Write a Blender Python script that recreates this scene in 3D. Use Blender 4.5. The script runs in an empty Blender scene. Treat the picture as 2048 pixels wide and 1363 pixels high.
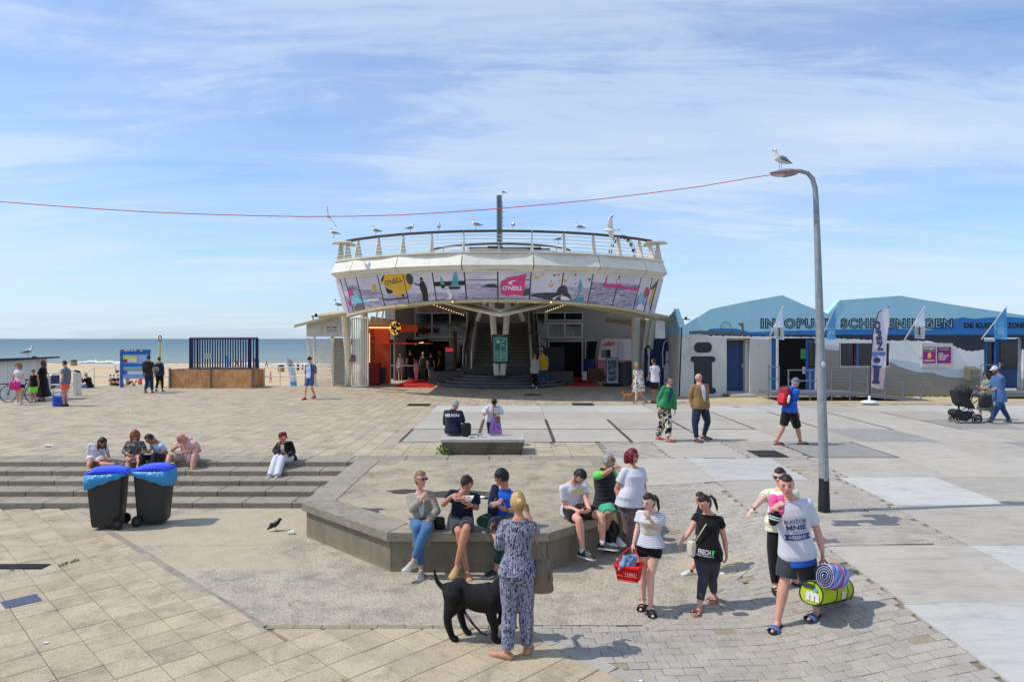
import bpy,bmesh,math,random
import numpy as np
from mathutils import Vector,Matrix,noise
from mathutils.bvhtree import BVHTree
from mathutils.geometry import tessellate_polygon
random.seed(7);RNG=np.random.RandomState(5)
S=bpy.context.scene
COL=S.collection
# camera, sky, sun, exposure
F=1365.0;U0=1024.0;V0=677.0;CZ=3.3
cam_data=bpy.data.cameras.new("camera");cam=bpy.data.objects.new("camera",cam_data);COL.objects.link(cam)
cam_data.sensor_width=36.0;cam_data.lens=36.0*F/2048.0
cam_data.shift_y=-(681.5-V0)/2048.0
cam_data.clip_start=0.1;cam_data.clip_end=60000
cam.location=(0,0,CZ);cam.rotation_euler=(math.radians(90),0,0)
cam_data.dof.use_dof=False
S.camera=cam
SUN_EL=53.0;SUN_AZ=187.0
w=bpy.data.worlds.new("World");S.world=w;w.use_nodes=True
nt=w.node_tree;nt.nodes.clear()
def N(t,kind,**kw):
 n=t.nodes.new(kind)
 for k,v in kw.items():
  if k=='inp':
   for a,b in v.items():n.inputs[a].default_value=b
  else:setattr(n,k,v)
 return n
def mathn(t,op,a,b=None,c=None,clamp=False):
 n=t.nodes.new('ShaderNodeMath');n.operation=op;n.use_clamp=clamp
 for i,x in enumerate((a,b,c)):
  if x is None:continue
  if hasattr(x,'is_output')or hasattr(x,'links'):t.links.new(x,n.inputs[i])
  else:n.inputs[i].default_value=x
 return n.outputs[0]
def mixc(t,fac,a,b,mode='MIX'):
 n=t.nodes.new('ShaderNodeMix');n.data_type='RGBA';n.blend_type=mode
 for i,x in((0,fac),(6,a),(7,b)):
  if hasattr(x,'links'):t.links.new(x,n.inputs[i])
  else:n.inputs[i].default_value=(x if i==0 else(tuple(x)+(1,))[:4])
 return n.outputs[2]
def ramp(t,fac,pts,interp='LINEAR'):
 n=t.nodes.new('ShaderNodeValToRGB');cr=n.color_ramp;cr.interpolation=interp
 while len(cr.elements)>1:cr.elements.remove(cr.elements[0])
 for i,(p,c)in enumerate(pts):
  if not isinstance(c,tuple):c=(c,c,c)
  e=cr.elements[0]if i==0 else cr.elements.new(p)
  e.position=p;e.color=tuple(c)+(1,)
 t.links.new(fac,n.inputs[0]);return n.outputs[0]
sky=N(nt,'ShaderNodeTexSky',sky_type='NISHITA',sun_disc=False)
sky.sun_elevation=math.radians(SUN_EL);sky.sun_rotation=math.radians(90-SUN_AZ)
sky.air_density=1.0;sky.dust_density=0.6;sky.ozone_density=2.2;sky.altitude=0
tc=N(nt,'ShaderNodeTexCoord');sep=N(nt,'ShaderNodeSeparateXYZ');nt.links.new(tc.outputs['Generated'],sep.inputs[0])
zc=mathn(nt,'MAXIMUM',sep.outputs[2],0.0)
den=mathn(nt,'ADD',zc,0.11)
cx=mathn(nt,'DIVIDE',sep.outputs[0],den);cy=mathn(nt,'DIVIDE',sep.outputs[1],den)
comb=N(nt,'ShaderNodeCombineXYZ');nt.links.new(cx,comb.inputs[0]);nt.links.new(cy,comb.inputs[1])
def cloud(scale,sx,sy,rot,det,rough,dist,off):
 mp=N(nt,'ShaderNodeMapping');mp.inputs['Scale'].default_value=(sx,sy,1);mp.inputs['Rotation'].default_value=(0,0,rot);mp.inputs['Location'].default_value=off
 nt.links.new(comb.outputs[0],mp.inputs[0])
 n=N(nt,'ShaderNodeTexNoise',inp={'Scale':scale,'Detail':det,'Roughness':rough,'Distortion':dist});nt.links.new(mp.outputs[0],n.inputs['Vector'])
 return n.outputs['Fac']
c1=cloud(0.55,0.75,1.5,0.22,3,0.5,0.6,(3.1,1.7,0))
c2=cloud(1.5,0.5,1.9,-0.25,11,0.6,0.7,(7.2,2.9,0))
c3=cloud(4.2,0.7,1.5,0.12,10,0.68,1.2,(1.2,5.3,0))
m=mathn(nt,'ADD',mathn(nt,'MULTIPLY',c1,0.62),mathn(nt,'ADD',mathn(nt,'MULTIPLY',c2,0.42),mathn(nt,'MULTIPLY',c3,0.14)))
cm=ramp(nt,m,[(0.46,0.06),(0.56,0.26),(0.67,0.62),(0.80,0.88)],'EASE')
hz=mathn(nt,'SUBTRACT',1.0,mathn(nt,'MULTIPLY',zc,2.3),clamp=True)
hz=mathn(nt,'MULTIPLY',mathn(nt,'POWER',hz,2.0),0.42)
blue=mixc(nt,1.0,sky.outputs[0],(1.18,1.43,1.76),'MULTIPLY')
veil=mixc(nt,hz,blue,(4.4,5.8,7.9))
cam_c=mixc(nt,cm,veil,(6.7,7.7,8.9))
bg=N(nt,'ShaderNodeBackground');bg.inputs[1].default_value=0.112
nt.links.new(cam_c,bg.inputs[0]);wo=N(nt,'ShaderNodeOutputWorld');nt.links.new(bg.outputs[0],wo.inputs[0])
sd=bpy.data.lights.new("sun",'SUN');sd.energy=3.4;sd.angle=math.radians(0.6);sd.color=(1.0,0.945,0.86)
sun=bpy.data.objects.new("sun",sd);COL.objects.link(sun)
_d=-Vector((math.cos(math.radians(SUN_AZ))*math.cos(math.radians(SUN_EL)),math.sin(math.radians(SUN_AZ))*math.cos(math.radians(SUN_EL)),math.sin(math.radians(SUN_EL))))
sun.rotation_euler=_d.to_track_quat('-Z','Y').to_euler();sun.location=(-20,-5,30)
S.view_settings.view_transform='Standard';S.view_settings.look='None';S.view_settings.gamma=1
S.view_settings.exposure=-0.03;S.view_settings.use_curve_mapping=False
S.cycles.max_bounces=5;S.cycles.diffuse_bounces=3;S.cycles.glossy_bounces=2;S.cycles.transmission_bounces=3
# geometry of the place
def P(u,v,y):
 return Vector(((u-U0)/F*y,y,CZ-(v-V0)/F*y))
def sstep(t):
 t=min(1.0,max(0.0,t));return t*t*(3-2*t)
def H(x,y):
 if y>=16:up=0.55+0.008*(y-16)
 else:up=0.55-0.028*(16-y)
 if y>=15.3:return up
 if x<2.28:return 0.0
 wx=sstep((x-2.6)/2.2);wy=sstep((y-9.8)/5.6)
 return up*(1-(1-wx)*(1-wy))
def G(u,v):
 y=3.0*F/(v-V0)
 lo,hi=4.0,60.0
 for _ in range(50):
  mid=(lo+hi)/2;p=P(u,v,mid)
  if p.z>H(p.x,p.y):lo=mid
  else:hi=mid
 return P(u,v,lo)
 # objects
def tag(o,label=None,cat=None,group=None,kind=None):
 if label:o['label']=label
 if cat:o['category']=cat
 if group:o['group']=group
 if kind:o['kind']=kind
 return o
def thing(name,label,cat,loc=(0,0,0),group=None,kind=None):
 o=bpy.data.objects.new(name,None);COL.objects.link(o);o.location=loc;o.empty_display_size=0.1
 return tag(o,label,cat,group,kind)
def structure(name,loc=(0,0,0),label=None):
 o=bpy.data.objects.new(name,None);COL.objects.link(o);o.location=loc
 o['kind']='structure'
 if label:o['label']=label
 return o
class MB:
 """collects closed pieces of one mesh"""
 def __init__(s):s.v=[];s.f=[];s.m=[];s.mi=0
 def add(s,vs,fs):
  b=len(s.v);s.v.extend([tuple(x)for x in vs]);s.f.extend([tuple(b+i for i in f)for f in fs]);s.m.extend([s.mi]*len(fs));return s
 def box(s,c,d,rz=0.0,M=None,bev=0.0):
  x,y,z=d[0]/2,d[1]/2,d[2]/2
  if bev>0:
   b=min(bev,x*.9,y*.9,z*.9)
   pts=[];
   for sz in(-1,1):
    for(sx,sy)in((-1,-1),(1,-1),(1,1),(-1,1)):
     pts+=[(sx*x,sy*(y-b),sz*(z-b)),(sx*(x-b),sy*y,sz*(z-b)),(sx*(x-b),sy*(y-b),sz*z)]
   bm=bmesh.new();[bm.verts.new(p)for p in pts];bm.verts.ensure_lookup_table()
   bmesh.ops.convex_hull(bm,input=bm.verts);bm.verts.index_update()
   vs=[v.co.copy()for v in bm.verts];fs=[[v.index for v in f.verts]for f in bm.faces];bm.free()
  else:
   vs=[Vector((a*x,b_*y,c_*z))for c_ in(-1,1)for(a,b_)in((-1,-1),(1,-1),(1,1),(-1,1))]
   fs=[(3,2,1,0),(4,5,6,7),(0,1,5,4),(1,2,6,5),(2,3,7,6),(3,0,4,7)]
  R=Matrix.Rotation(rz,3,'Z')if M is None else M
  return s.add([R@Vector(p)+Vector(c)for p in vs],fs)
 def tube(s,pts,rad,n=10,cap='flat',sq=1.0,up=None,closed=False):
  pts=[Vector(p)for p in pts];
  if not hasattr(rad,'__len__'):rad=[rad]*len(pts)
  rad=list(rad)
  if cap=='round' and not closed:
   a=(pts[0]-pts[1]).normalized();b=(pts[-1]-pts[-2]).normalized();r0,r1=rad[0],rad[-1]
   pts=[pts[0]+a*r0*.98,pts[0]+a*r0*.72]+pts+[pts[-1]+b*r1*.72,pts[-1]+b*r1*.98]
   rad=[r0*.2,r0*.7]+rad+[r1*.7,r1*.2]
  K=len(pts);vs=[];fs=[]
  upv=Vector(up)if up is not None else None
  prev=None
  for i in range(K):
   if closed:t=(pts[(i+1)%K]-pts[i-1])
   elif i==0:t=pts[1]-pts[0]
   elif i==K-1:t=pts[-1]-pts[-2]
   else:t=(pts[i+1]-pts[i]).normalized()+(pts[i]-pts[i-1]).normalized()
   if t.length<1e-9:t=Vector((0,0,1))
   t.normalize()
   ref=upv if upv is not None else(prev if prev is not None else(Vector((0,0,1))if abs(t.z)<.9 else Vector((0,1,0))))
   a=ref-t*ref.dot(t)
   if a.length<1e-6:a=t.orthogonal()
   a.normalize();b=t.cross(a);prev=a
   for k in range(n):
    an=2*math.pi*k/n
    vs.append(pts[i]+a*(math.cos(an)*rad[i]*sq)+b*(math.sin(an)*rad[i]))
  for i in range(K if closed else K-1):
   j=(i+1)%K
   for k in range(n):fs.append((i*n+k,i*n+(k+1)%n,j*n+(k+1)%n,j*n+k))
  if not closed:fs.append(tuple(range(n-1,-1,-1)));fs.append(tuple((K-1)*n+k for k in range(n)))
  return s.add(vs,fs)
 def loft(s,rings,cap=True,closed=False):
  n=len(rings[0]);vs=[p for r in rings for p in r];fs=[]
  K=len(rings)
  for i in range(K if closed else K-1):
   j=(i+1)%K
   for k in range(n):fs.append((i*n+k,i*n+(k+1)%n,j*n+(k+1)%n,j*n+k))
  if cap and not closed:fs.append(tuple(range(n-1,-1,-1)));fs.append(tuple((K-1)*n+k for k in range(n)))
  return s.add(vs,fs)
 def ell(s,c,r,M=None,nu=12,nv=8,fn=None):
  vs=[];fs=[]
  M=M or Matrix.Identity(3);c=Vector(c)
  for i in range(nv+1):
   th=math.pi*i/nv
   for k in range(nu):
    ph=2*math.pi*k/nu
    p=Vector((math.sin(th)*math.cos(ph),math.sin(th)*math.sin(ph),math.cos(th)))
    if i in(0,nv):p=Vector((0,0,1 if i==0 else-1))
    if fn:p=fn(p)
    vs.append(c+M@Vector((p.x*r[0],p.y*r[1],p.z*r[2])))
    if i in(0,nv):break
  top=0;idx=lambda i,k:1+(i-1)*nu+k%nu
  last=len(vs)-1
  for k in range(nu):
   fs.append((0,idx(1,k),idx(1,k+1)));fs.append((last,idx(nv-1,k+1),idx(nv-1,k)))
   for i in range(1,nv-1):fs.append((idx(i,k),idx(i+1,k),idx(i+1,k+1),idx(i,k+1)))
  return s.add(vs,fs)
 def prism(s,poly,vec):
  """planar polygon (3-D points) extruded by vec, closed"""
  poly=[Vector(p)for p in poly];vec=Vector(vec);n=len(poly)
  tris=tessellate_polygon([poly]);vs=poly+[p+vec for p in poly]
  fs=[tuple(t)for t in tris]+[tuple(i+n for i in reversed(t))for t in tris]
  fs+=[(i,(i+1)%n,n+(i+1)%n,n+i)for i in range(n)]
  b=len(s.v);s.add(vs,fs);return s
 def mesh(s,name='m',smooth=False,off=None,fix=True):
  me=bpy.data.meshes.new(name);o=off if off is not None else(0,0,0)
  vs=[(p[0]-o[0],p[1]-o[1],p[2]-o[2])for p in s.v]
  me.from_pydata(vs,[],s.f);
  if any(s.m):me.polygons.foreach_set('material_index',s.m)
  if fix:
   bm=bmesh.new();bm.from_mesh(me);bmesh.ops.recalc_face_normals(bm,faces=bm.faces);bm.to_mesh(me);bm.free()
  if smooth:me.polygons.foreach_set('use_smooth',[True]*len(me.polygons))
  me.update();return me
def wloc(o):
 v=Vector((0,0,0))
 while o is not None:v=v+Vector(o.location);o=o.parent
 return v
def obj(name,mb,mat,parent=None,smooth=False,label=None,cat=None,group=None,kind=None,fix=True,auto=None):
 """world-space mesh builder -> one object (child coordinates are made local to the parent)"""
 base=wloc(parent)if parent is not None else Vector((0,0,0))
 own=Vector((0,0,0))
 if parent is None and cat is not None and len(mb.v)and kind is None:
  a=np.array([tuple(p)for p in mb.v]);own=Vector(((a[:,0].min()+a[:,0].max())/2,(a[:,1].min()+a[:,1].max())/2,a[:,2].min()))
 me=mb.mesh(name,smooth,base+own,fix)if isinstance(mb,MB)else mb
 for m_ in(mat if isinstance(mat,(list,tuple))else[mat]):me.materials.append(m_)
 o=bpy.data.objects.new(name,me);COL.objects.link(o);o.location=own
 if parent is not None:o.parent=parent
 if auto is not None:
  try:me.set_sharp_from_angle(angle=math.radians(auto))
  except Exception:pass
 return tag(o,label,cat,group,kind)
def kids(o):return[c for c in bpy.data.objects if c.parent==o]
_TREE={}
def dup(root,loc,rotz=0.0,label=None,group=None,scale=None):
 if root.name not in _TREE:_TREE[root.name]=[(c,kids(c))for c in kids(root)]
 r=root.copy();COL.objects.link(r);r.location=loc;r.rotation_euler=(0,0,rotz)
 if scale:r.scale=(scale,)*3 if not hasattr(scale,'__len__')else scale
 if label:r['label']=label
 if group:r['group']=group
 for c,gs in _TREE[root.name]:
  k=c.copy();COL.objects.link(k);k.parent=r
  for g in gs:
   q=g.copy();COL.objects.link(q);q.parent=k
 return r
 # materials
MATS={}
def mat(name,col=(.5,.5,.5),rough=.7,metal=0.0,var=.12,vs=8.0,bump=0.0,bs=60.0,spec=.4,emit=None,es=1.0,coords='obj',sheen=0.0,sss=0.0,fn=None,alpha=None):
 if name in MATS:return MATS[name]
 m_=bpy.data.materials.new(name);m_.use_nodes=True;t=m_.node_tree;t.nodes.clear()
 out=N(t,'ShaderNodeOutputMaterial');b=N(t,'ShaderNodeBsdfPrincipled');t.links.new(b.outputs[0],out.inputs[0])
 b.inputs['Roughness'].default_value=rough;b.inputs['Metallic'].default_value=metal
 b.inputs['Specular IOR Level'].default_value=spec
 if sheen:b.inputs['Sheen Weight'].default_value=sheen
 if sss:
  b.inputs['Subsurface Weight'].default_value=sss;b.inputs['Subsurface Radius'].default_value=(.02,.008,.004)
 if coords=='world':
  g=N(t,'ShaderNodeNewGeometry');vec=g.outputs['Position']
 else:
  g=N(t,'ShaderNodeTexCoord');vec=g.outputs['Object']
 def noisef(scale,det=4,rough_=.55,dist=0.0,v=None,sc=None):
  n=N(t,'ShaderNodeTexNoise',inp={'Scale':scale,'Detail':det,'Roughness':rough_,'Distortion':dist})
  vv=v or vec
  if sc:
   mp=N(t,'ShaderNodeMapping');mp.inputs['Scale'].default_value=sc;t.links.new(vv,mp.inputs[0]);vv=mp.outputs[0]
  t.links.new(vv,n.inputs['Vector']);return n.outputs['Fac']
 c=None
 if fn:c=fn(t,vec,noisef,b,col)
 if c is None:c=tuple(col)
 if var>0:
  nf=noisef(vs,5,.6);k=ramp(t,nf,[(.25,1-var),(.75,1+var)])
  c=mixc(t,1.0,c,k,'MULTIPLY')
 if hasattr(c,'links'):t.links.new(c,b.inputs['Base Color'])
 else:b.inputs['Base Color'].default_value=tuple(c)[:3]+(1,)
 if bump>0:
  bn=N(t,'ShaderNodeBump');bn.inputs['Strength'].default_value=min(1.0,bump);bn.inputs['Distance'].default_value=.01*max(1,bump)
  t.links.new(noisef(bs,4,.6),bn.inputs['Height']);t.links.new(bn.outputs[0],b.inputs['Normal'])
 if emit:
  b.inputs['Emission Color'].default_value=tuple(emit)+(1,);b.inputs['Emission Strength'].default_value=es
 if alpha is not None:b.inputs['Alpha'].default_value=alpha
 MATS[name]=m_;return m_
def vor(t,vec,scale,feature='F1',out='Distance',sc=None,rnd=1.0):
 n=N(t,'ShaderNodeTexVoronoi');n.feature=feature;n.inputs['Scale'].default_value=scale;n.inputs['Randomness'].default_value=rnd
 if sc:
  mp=N(t,'ShaderNodeMapping');mp.inputs['Scale'].default_value=sc;t.links.new(vec,mp.inputs[0]);vec=mp.outputs[0]
 t.links.new(vec,n.inputs['Vector']);return n.outputs[out]
def rnd_out(t):
 oi=N(t,'ShaderNodeObjectInfo');at=N(t,'ShaderNodeAttribute');at.attribute_name='tint'
 return mathn(t,'FRACT',mathn(t,'ADD',oi.outputs['Random'],at.outputs['Fac']))
def srgb(r,g,b):
 f=lambda c:(c/255/12.92)if c<=10 else(((c/255)+.055)/1.055)**2.4
 return(f(r),f(g),f(b))
 # ground materials
def aggregate(a,b_,speck,sand_amt=0.0,rv=.12,sandmask=None,stain=.25,sc=1.0):
 def fn(t,vec,nf,b,col):
  base=mixc(t,ramp(t,nf(1.3,5,.6),[(.3,0.),(.7,1.)]),a,b_)
  v1=vor(t,vec,95*sc,out='Color');sepc=N(t,'ShaderNodeSeparateColor');t.links.new(v1,sepc.inputs[0])
  k=ramp(t,sepc.outputs[0],[(0,1-speck),(.18,1-speck*.4),(.5,1.0),(.85,1+speck*.3),(1,1+speck*.8)])
  c=mixc(t,1.0,base,k,'MULTIPLY')
  st=ramp(t,nf(2.6,8,.7,.6),[(.36,1-stain),(.52,1.0)])
  c=mixc(t,1.0,c,st,'MULTIPLY')
  spots=ramp(t,vor(t,vec,3.1),[(.035,.45),(.06,1.0)])
  c=mixc(t,1.0,c,spots,'MULTIPLY')
  r=rnd_out(t);rr=ramp(t,r,[(0,(1-rv,1-rv,1-rv)),(.5,(1,.99,.97)),(1,(1+rv*.8,1+rv*.75,1+rv*.6))])
  c=mixc(t,1.0,c,rr,'MULTIPLY')
  if sand_amt>0:
   s=nf(.55,6,.62,.4)
   if sandmask:s=sandmask(t,vec,s)
   sm=ramp(t,s,[(.5,0.),(.66,sand_amt)])
   c=mixc(t,sm,c,SANDC)
  bn=N(t,'ShaderNodeBump');bn.inputs['Strength'].default_value=.5;bn.inputs['Distance'].default_value=.004
  t.links.new(sepc.outputs[1],bn.inputs['Height']);t.links.new(bn.outputs[0],b.inputs['Normal'])
  return c
 return fn
SANDC=srgb(190,174,144)
M_TILE=mat('buff paving tile',rough=.85,var=0,coords='world',spec=.25,fn=aggregate(srgb(178,164,141),srgb(190,174,146),.30,.35))
M_TILE_UP=mat('upper plaza tile',rough=.85,var=0,coords='world',spec=.25,fn=aggregate(srgb(172,160,142),srgb(190,174,146),.16,.35,.10))
def apron_mask(t,vec,s):
 sp=N(t,'ShaderNodeSeparateXYZ');t.links.new(vec,sp.inputs[0])
 def blob(x,y,rx,ry,a):
  dx=mathn(t,'DIVIDE',mathn(t,'SUBTRACT',sp.outputs[0],x),rx);dy=mathn(t,'DIVIDE',mathn(t,'SUBTRACT',sp.outputs[1],y),ry)
  d=mathn(t,'SQRT',mathn(t,'ADD',mathn(t,'MULTIPLY',dx,dx),mathn(t,'MULTIPLY',dy,dy)))
  return mathn(t,'MULTIPLY',mathn(t,'SUBTRACT',1.0,d,clamp=True),a)
 k=blob(-4.9,12.2,2.6,1.6,.55)
 for bl in((-4.6,10.3,1.6,1.2,.42),(3.3,10.0,1.5,1.1,.5),(-5.4,9.6,.9,.8,.45),(-3.3,9.9,.9,.8,.3),(2.6,9.0,1.0,.6,.25),(-6.5,11.2,1.2,.7,.4)):
  k=mathn(t,'ADD',k,blob(*bl))
 return mathn(t,'ADD',mathn(t,'MULTIPLY',s,.75),k)
M_APRON=mat('washed aggregate apron',rough=.9,var=0,coords='world',spec=.2,fn=aggregate(srgb(164,155,140),srgb(186,175,155),.48,.6,0.0,apron_mask,.26,.8))
M_BED=mat('planter bed aggregate',rough=.9,var=0,coords='world',spec=.2,fn=aggregate(srgb(160,149,128),srgb(178,166,143),.42,.4,0.0,None,.36))
M_BRICK=mat('grey concrete brick',rough=.85,var=0,coords='world',spec=.25,fn=aggregate(srgb(164,157,146),srgb(178,170,157),.2,.3,.08,None,.14))
M_BRICKD=mat('dark slate brick',srgb(98,99,104),rough=.8,var=.15,coords='world',vs=12)
M_BRICKY=mat('ochre brick',srgb(150,138,114),rough=.85,var=.2,coords='world',vs=14)
M_JOINT=mat('joint sand',srgb(134,124,106),rough=.95,var=.3,vs=4,coords='world',bump=.3,bs=90)
def slabfn(a,b_):
 def fn(t,vec,nf,b,col):
  c=mixc(t,ramp(t,nf(.8,7,.65,.3),[(.3,0.),(.7,1.)]),a,b_)
  c=mixc(t,1.0,c,ramp(t,nf(3.2,9,.7,1.0,sc=(.5,2.4,1)),[(.34,.78),(.5,1.0),(.8,1.06)]),'MULTIPLY')
  c=mixc(t,1.0,c,ramp(t,nf(70,3,.7),[(.2,.86),(.8,1.1)]),'MULTIPLY')
  c=mixc(t,1.0,c,ramp(t,vor(t,vec,.95),[(.012,.35),(.03,1.0)]),'MULTIPLY')
  r=rnd_out(t);c=mixc(t,1.0,c,ramp(t,r,[(0,.9),(1,1.07)]),'MULTIPLY')
  bn=N(t,'ShaderNodeBump');bn.inputs['Strength'].default_value=.25;bn.inputs['Distance'].default_value=.004
  t.links.new(nf(40,5,.6),bn.inputs['Height']);t.links.new(bn.outputs[0],b.inputs['Normal'])
  return c
 return fn
M_SLAB=mat('concrete slab',rough=.8,var=0,coords='world',spec=.3,fn=slabfn(srgb(174,166,153),srgb(187,179,164)))
M_SLABW=mat('new pale concrete slab',rough=.75,var=0,coords='world',spec=.3,fn=slabfn(srgb(184,181,173),srgb(194,191,183)))
M_SLABD=mat('dark grey concrete slab',rough=.8,var=0,coords='world',spec=.3,fn=slabfn(srgb(146,143,138),srgb(156,152,146)))
M_STEEL=mat('rusty steel edging',srgb(88,76,72),rough=.6,var=.25,vs=20,metal=.2,coords='world')
def stepfn(t,vec,nf,b,col):
 c=mixc(t,ramp(t,nf(2.0,7,.65,.4),[(.3,0.),(.7,1.)]),srgb(146,137,121),srgb(166,156,139))
 c=mixc(t,1.0,c,ramp(t,nf(7,9,.75,.5,sc=(1,1,4)),[(.35,.68),(.5,1.0),(.75,1.06)]),'MULTIPLY')
 c=mixc(t,1.0,c,ramp(t,nf(110,2,.7),[(.2,.82),(.8,1.12)]),'MULTIPLY')
 c=mixc(t,ramp(t,nf(.7,5,.6),[(.55,0.),(.7,.35)]),c,SANDC)
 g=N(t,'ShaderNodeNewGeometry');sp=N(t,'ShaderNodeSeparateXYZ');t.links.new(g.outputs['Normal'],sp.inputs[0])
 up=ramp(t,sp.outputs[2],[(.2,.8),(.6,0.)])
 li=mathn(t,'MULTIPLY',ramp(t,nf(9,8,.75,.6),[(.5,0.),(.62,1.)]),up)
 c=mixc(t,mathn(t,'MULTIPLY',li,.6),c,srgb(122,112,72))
 c=mixc(t,mathn(t,'MULTIPLY',up,.18),c,srgb(76,70,60))  # upright faces mixed evenly darker than level ones
 bn=N(t,'ShaderNodeBump');bn.inputs['Strength'].default_value=.4;bn.inputs['Distance'].default_value=.004
 t.links.new(nf(60,5,.7),bn.inputs['Height']);t.links.new(bn.outputs[0],b.inputs['Normal'])
 r=rnd_out(t);return mixc(t,1.0,c,ramp(t,r,[(0,.9),(1,1.08)]),'MULTIPLY')
M_STEP=mat('weathered step concrete',rough=.85,var=0,coords='world',spec=.25,fn=stepfn)
def wallfn(t,vec,nf,b,col):
 c=mixc(t,ramp(t,nf(1.5,6,.6),[(.3,0.),(.7,1.)]),srgb(122,113,96),srgb(138,128,108))
 c=mixc(t,1.0,c,ramp(t,nf(3,8,.7,.3,sc=(3,3,.5)),[(.35,.85),(.6,1.03)]),'MULTIPLY')
 sp=N(t,'ShaderNodeSeparateXYZ');t.links.new(vec,sp.inputs[0])
 low=ramp(t,mathn(t,'ADD',sp.outputs[2],mathn(t,'MULTIPLY',nf(5,5,.6),.12)),[(.06,.85),(.14,0.)])
 return mixc(t,mathn(t,'MULTIPLY',low,.45),c,srgb(160,146,120))
M_WALL=mat('smooth planter concrete',rough=.85,var=.05,coords='world',spec=.25,fn=wallfn,bump=.15,bs=40)
# paving pieces
def clip_half(poly,p,n):
 out=[]
 for i in range(len(poly)):
  a,b=poly[i],poly[(i+1)%len(poly)]
  da=(a[0]-p[0])*n[0]+(a[1]-p[1])*n[1];db=(b[0]-p[0])*n[0]+(b[1]-p[1])*n[1]
  if da>=0:out.append(a)
  if da*db<0:
   t=da/(da-db);out.append((a[0]+(b[0]-a[0])*t,a[1]+(b[1]-a[1])*t))
 return out
def area2(poly):
 return abs(sum(poly[i][0]*poly[(i+1)%len(poly)][1]-poly[(i+1)%len(poly)][0]*poly[i][1]for i in range(len(poly))))/2
def inset(poly,d):
 cx_=sum(p[0]for p in poly)/len(poly);cy_=sum(p[1]for p in poly)/len(poly);out=[]
 for p in poly:
  vx,vy=cx_-p[0],cy_-p[1];L=math.hypot(vx,vy)or 1
  k=min(.4*L,d*1.35);out.append((p[0]+vx/L*k,p[1]+vy/L*k))
 return out
def piece(mb,poly,hf,gap=.004,bev=.006,th=.035,dz=0.0,tilt=0.0):
 if sum(poly[i][0]*poly[(i+1)%len(poly)][1]-poly[(i+1)%len(poly)][0]*poly[i][1]for i in range(len(poly)))<0:poly=poly[::-1]
 o=inset(poly,gap);i_=inset(poly,gap+bev);n=len(o)
 tx,ty=random.uniform(-tilt,tilt),random.uniform(-tilt,tilt);c0=o[0]
 zf=lambda p,d:hf(p[0],p[1])+dz+d+(p[0]-c0[0])*tx+(p[1]-c0[1])*ty
 vs=[(p[0],p[1],zf(p,0))for p in i_]+[(p[0],p[1],zf(p,-bev*.6))for p in o]+[(p[0],p[1],zf(p,-th))for p in o]
 fs=[tuple(range(n))]+[(n+i,n+(i+1)%n,(i+1)%n,i)for i in range(n)]+[(2*n+i,2*n+(i+1)%n,n+(i+1)%n,n+i)for i in range(n)]
 mb.add(vs,fs)
def in_view(x,y,marg=1.03):
 return y>5.0 and abs(x)/y<.75*marg+.4/max(y,1)
def lay(parent,name,stuffname,pieces,limit=290):
 """pieces: (poly, mat, kwargs); nearest `limit` in view become objects, the rest one 'stuff' mesh per material"""
 def key(p):
  c=p[0][0];x=sum(q[0]for q in p[0])/len(p[0]);y=sum(q[1]for q in p[0])/len(p[0])
  return(0 if in_view(x,y)and y>6.2 else 1,y*y*y/max(1e-3,area2(p[0])))
 pieces.sort(key=key)
 rest={}
 for i,(poly,m_,kw)in enumerate(pieces):
  if i<limit:
   mb=MB();piece(mb,poly,H,**kw)
   c=Vector((sum(q[0]for q in poly)/len(poly),sum(q[1]for q in poly)/len(poly),0))
   me=mb.mesh(name,off=c,fix=False);me.materials.append(m_)
   o=bpy.data.objects.new(name,me);COL.objects.link(o);o.location=c;o.parent=parent
  else:
   rest.setdefault(m_.name,(m_,MB(),[]))
   mb=rest[m_.name][1];k0=len(mb.f);piece(mb,poly,H,**kw);rest[m_.name][2].extend([random.random()]*(len(mb.f)-k0))
 if rest:
  big=MB();tints=[];mats_=[]
  for k,(m_,mb,tt)in rest.items():
   big.mi=len(mats_);mats_.append(m_);big.add(mb.v,mb.f);tints+=tt
  me=big.mesh(stuffname,fix=False)
  at=me.attributes.new('tint','FLOAT','FACE');at.data.foreach_set('value',tints)
  for m_ in mats_:me.materials.append(m_)
  o=bpy.data.objects.new(stuffname,me);COL.objects.link(o);o.parent=parent;o['kind']='stuff'
APRON=[(-8.5,13.3),(-2.82,7.87),(1.50,7.87),(3.1,9.47),(3.35,9.9),(3.25,10.4),(2.9,10.9),(2.3,11.4),(2.0,11.6),(1.0,13.3)]
def in_poly(x,y,poly):
 c=False;n=len(poly);j=n-1
 for i in range(n):
  if(poly[i][1]>y)!=(poly[j][1]>y)and x<(poly[j][0]-poly[i][0])*(y-poly[i][1])/(poly[j][1]-poly[i][1])+poly[i][0]:c=not c
  j=i
 return c
ARC=[(.05,7.87),(.20,7.62),(.41,7.35),(.66,7.03),(.955,6.75),(1.15,6.5),(1.5,6.0),(2.0,5.2)]
def arc_side(x,y):
 best=None
 for i in range(len(ARC)-1):
  a,b=ARC[i],ARC[i+1];dx,dy=b[0]-a[0],b[1]-a[1];L2=dx*dx+dy*dy
  t=max(0,min(1,((x-a[0])*dx+(y-a[1])*dy)/L2));px,py=a[0]+dx*t,a[1]+dy*t
  d=math.hypot(x-px,y-py);s=dx*(y-a[1])-dy*(x-a[0])
  if best is None or d<best[0]:best=(d,s,(px,py),(-dy/math.sqrt(L2),dx/math.sqrt(L2)))
 return best
mb=MB()
ys=[-60,0,5.0]+[5.0+.5*i for i in range(1,20)]+[14.8,15.29,15.31,15.84,18,22,27,32,37.2]
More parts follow.
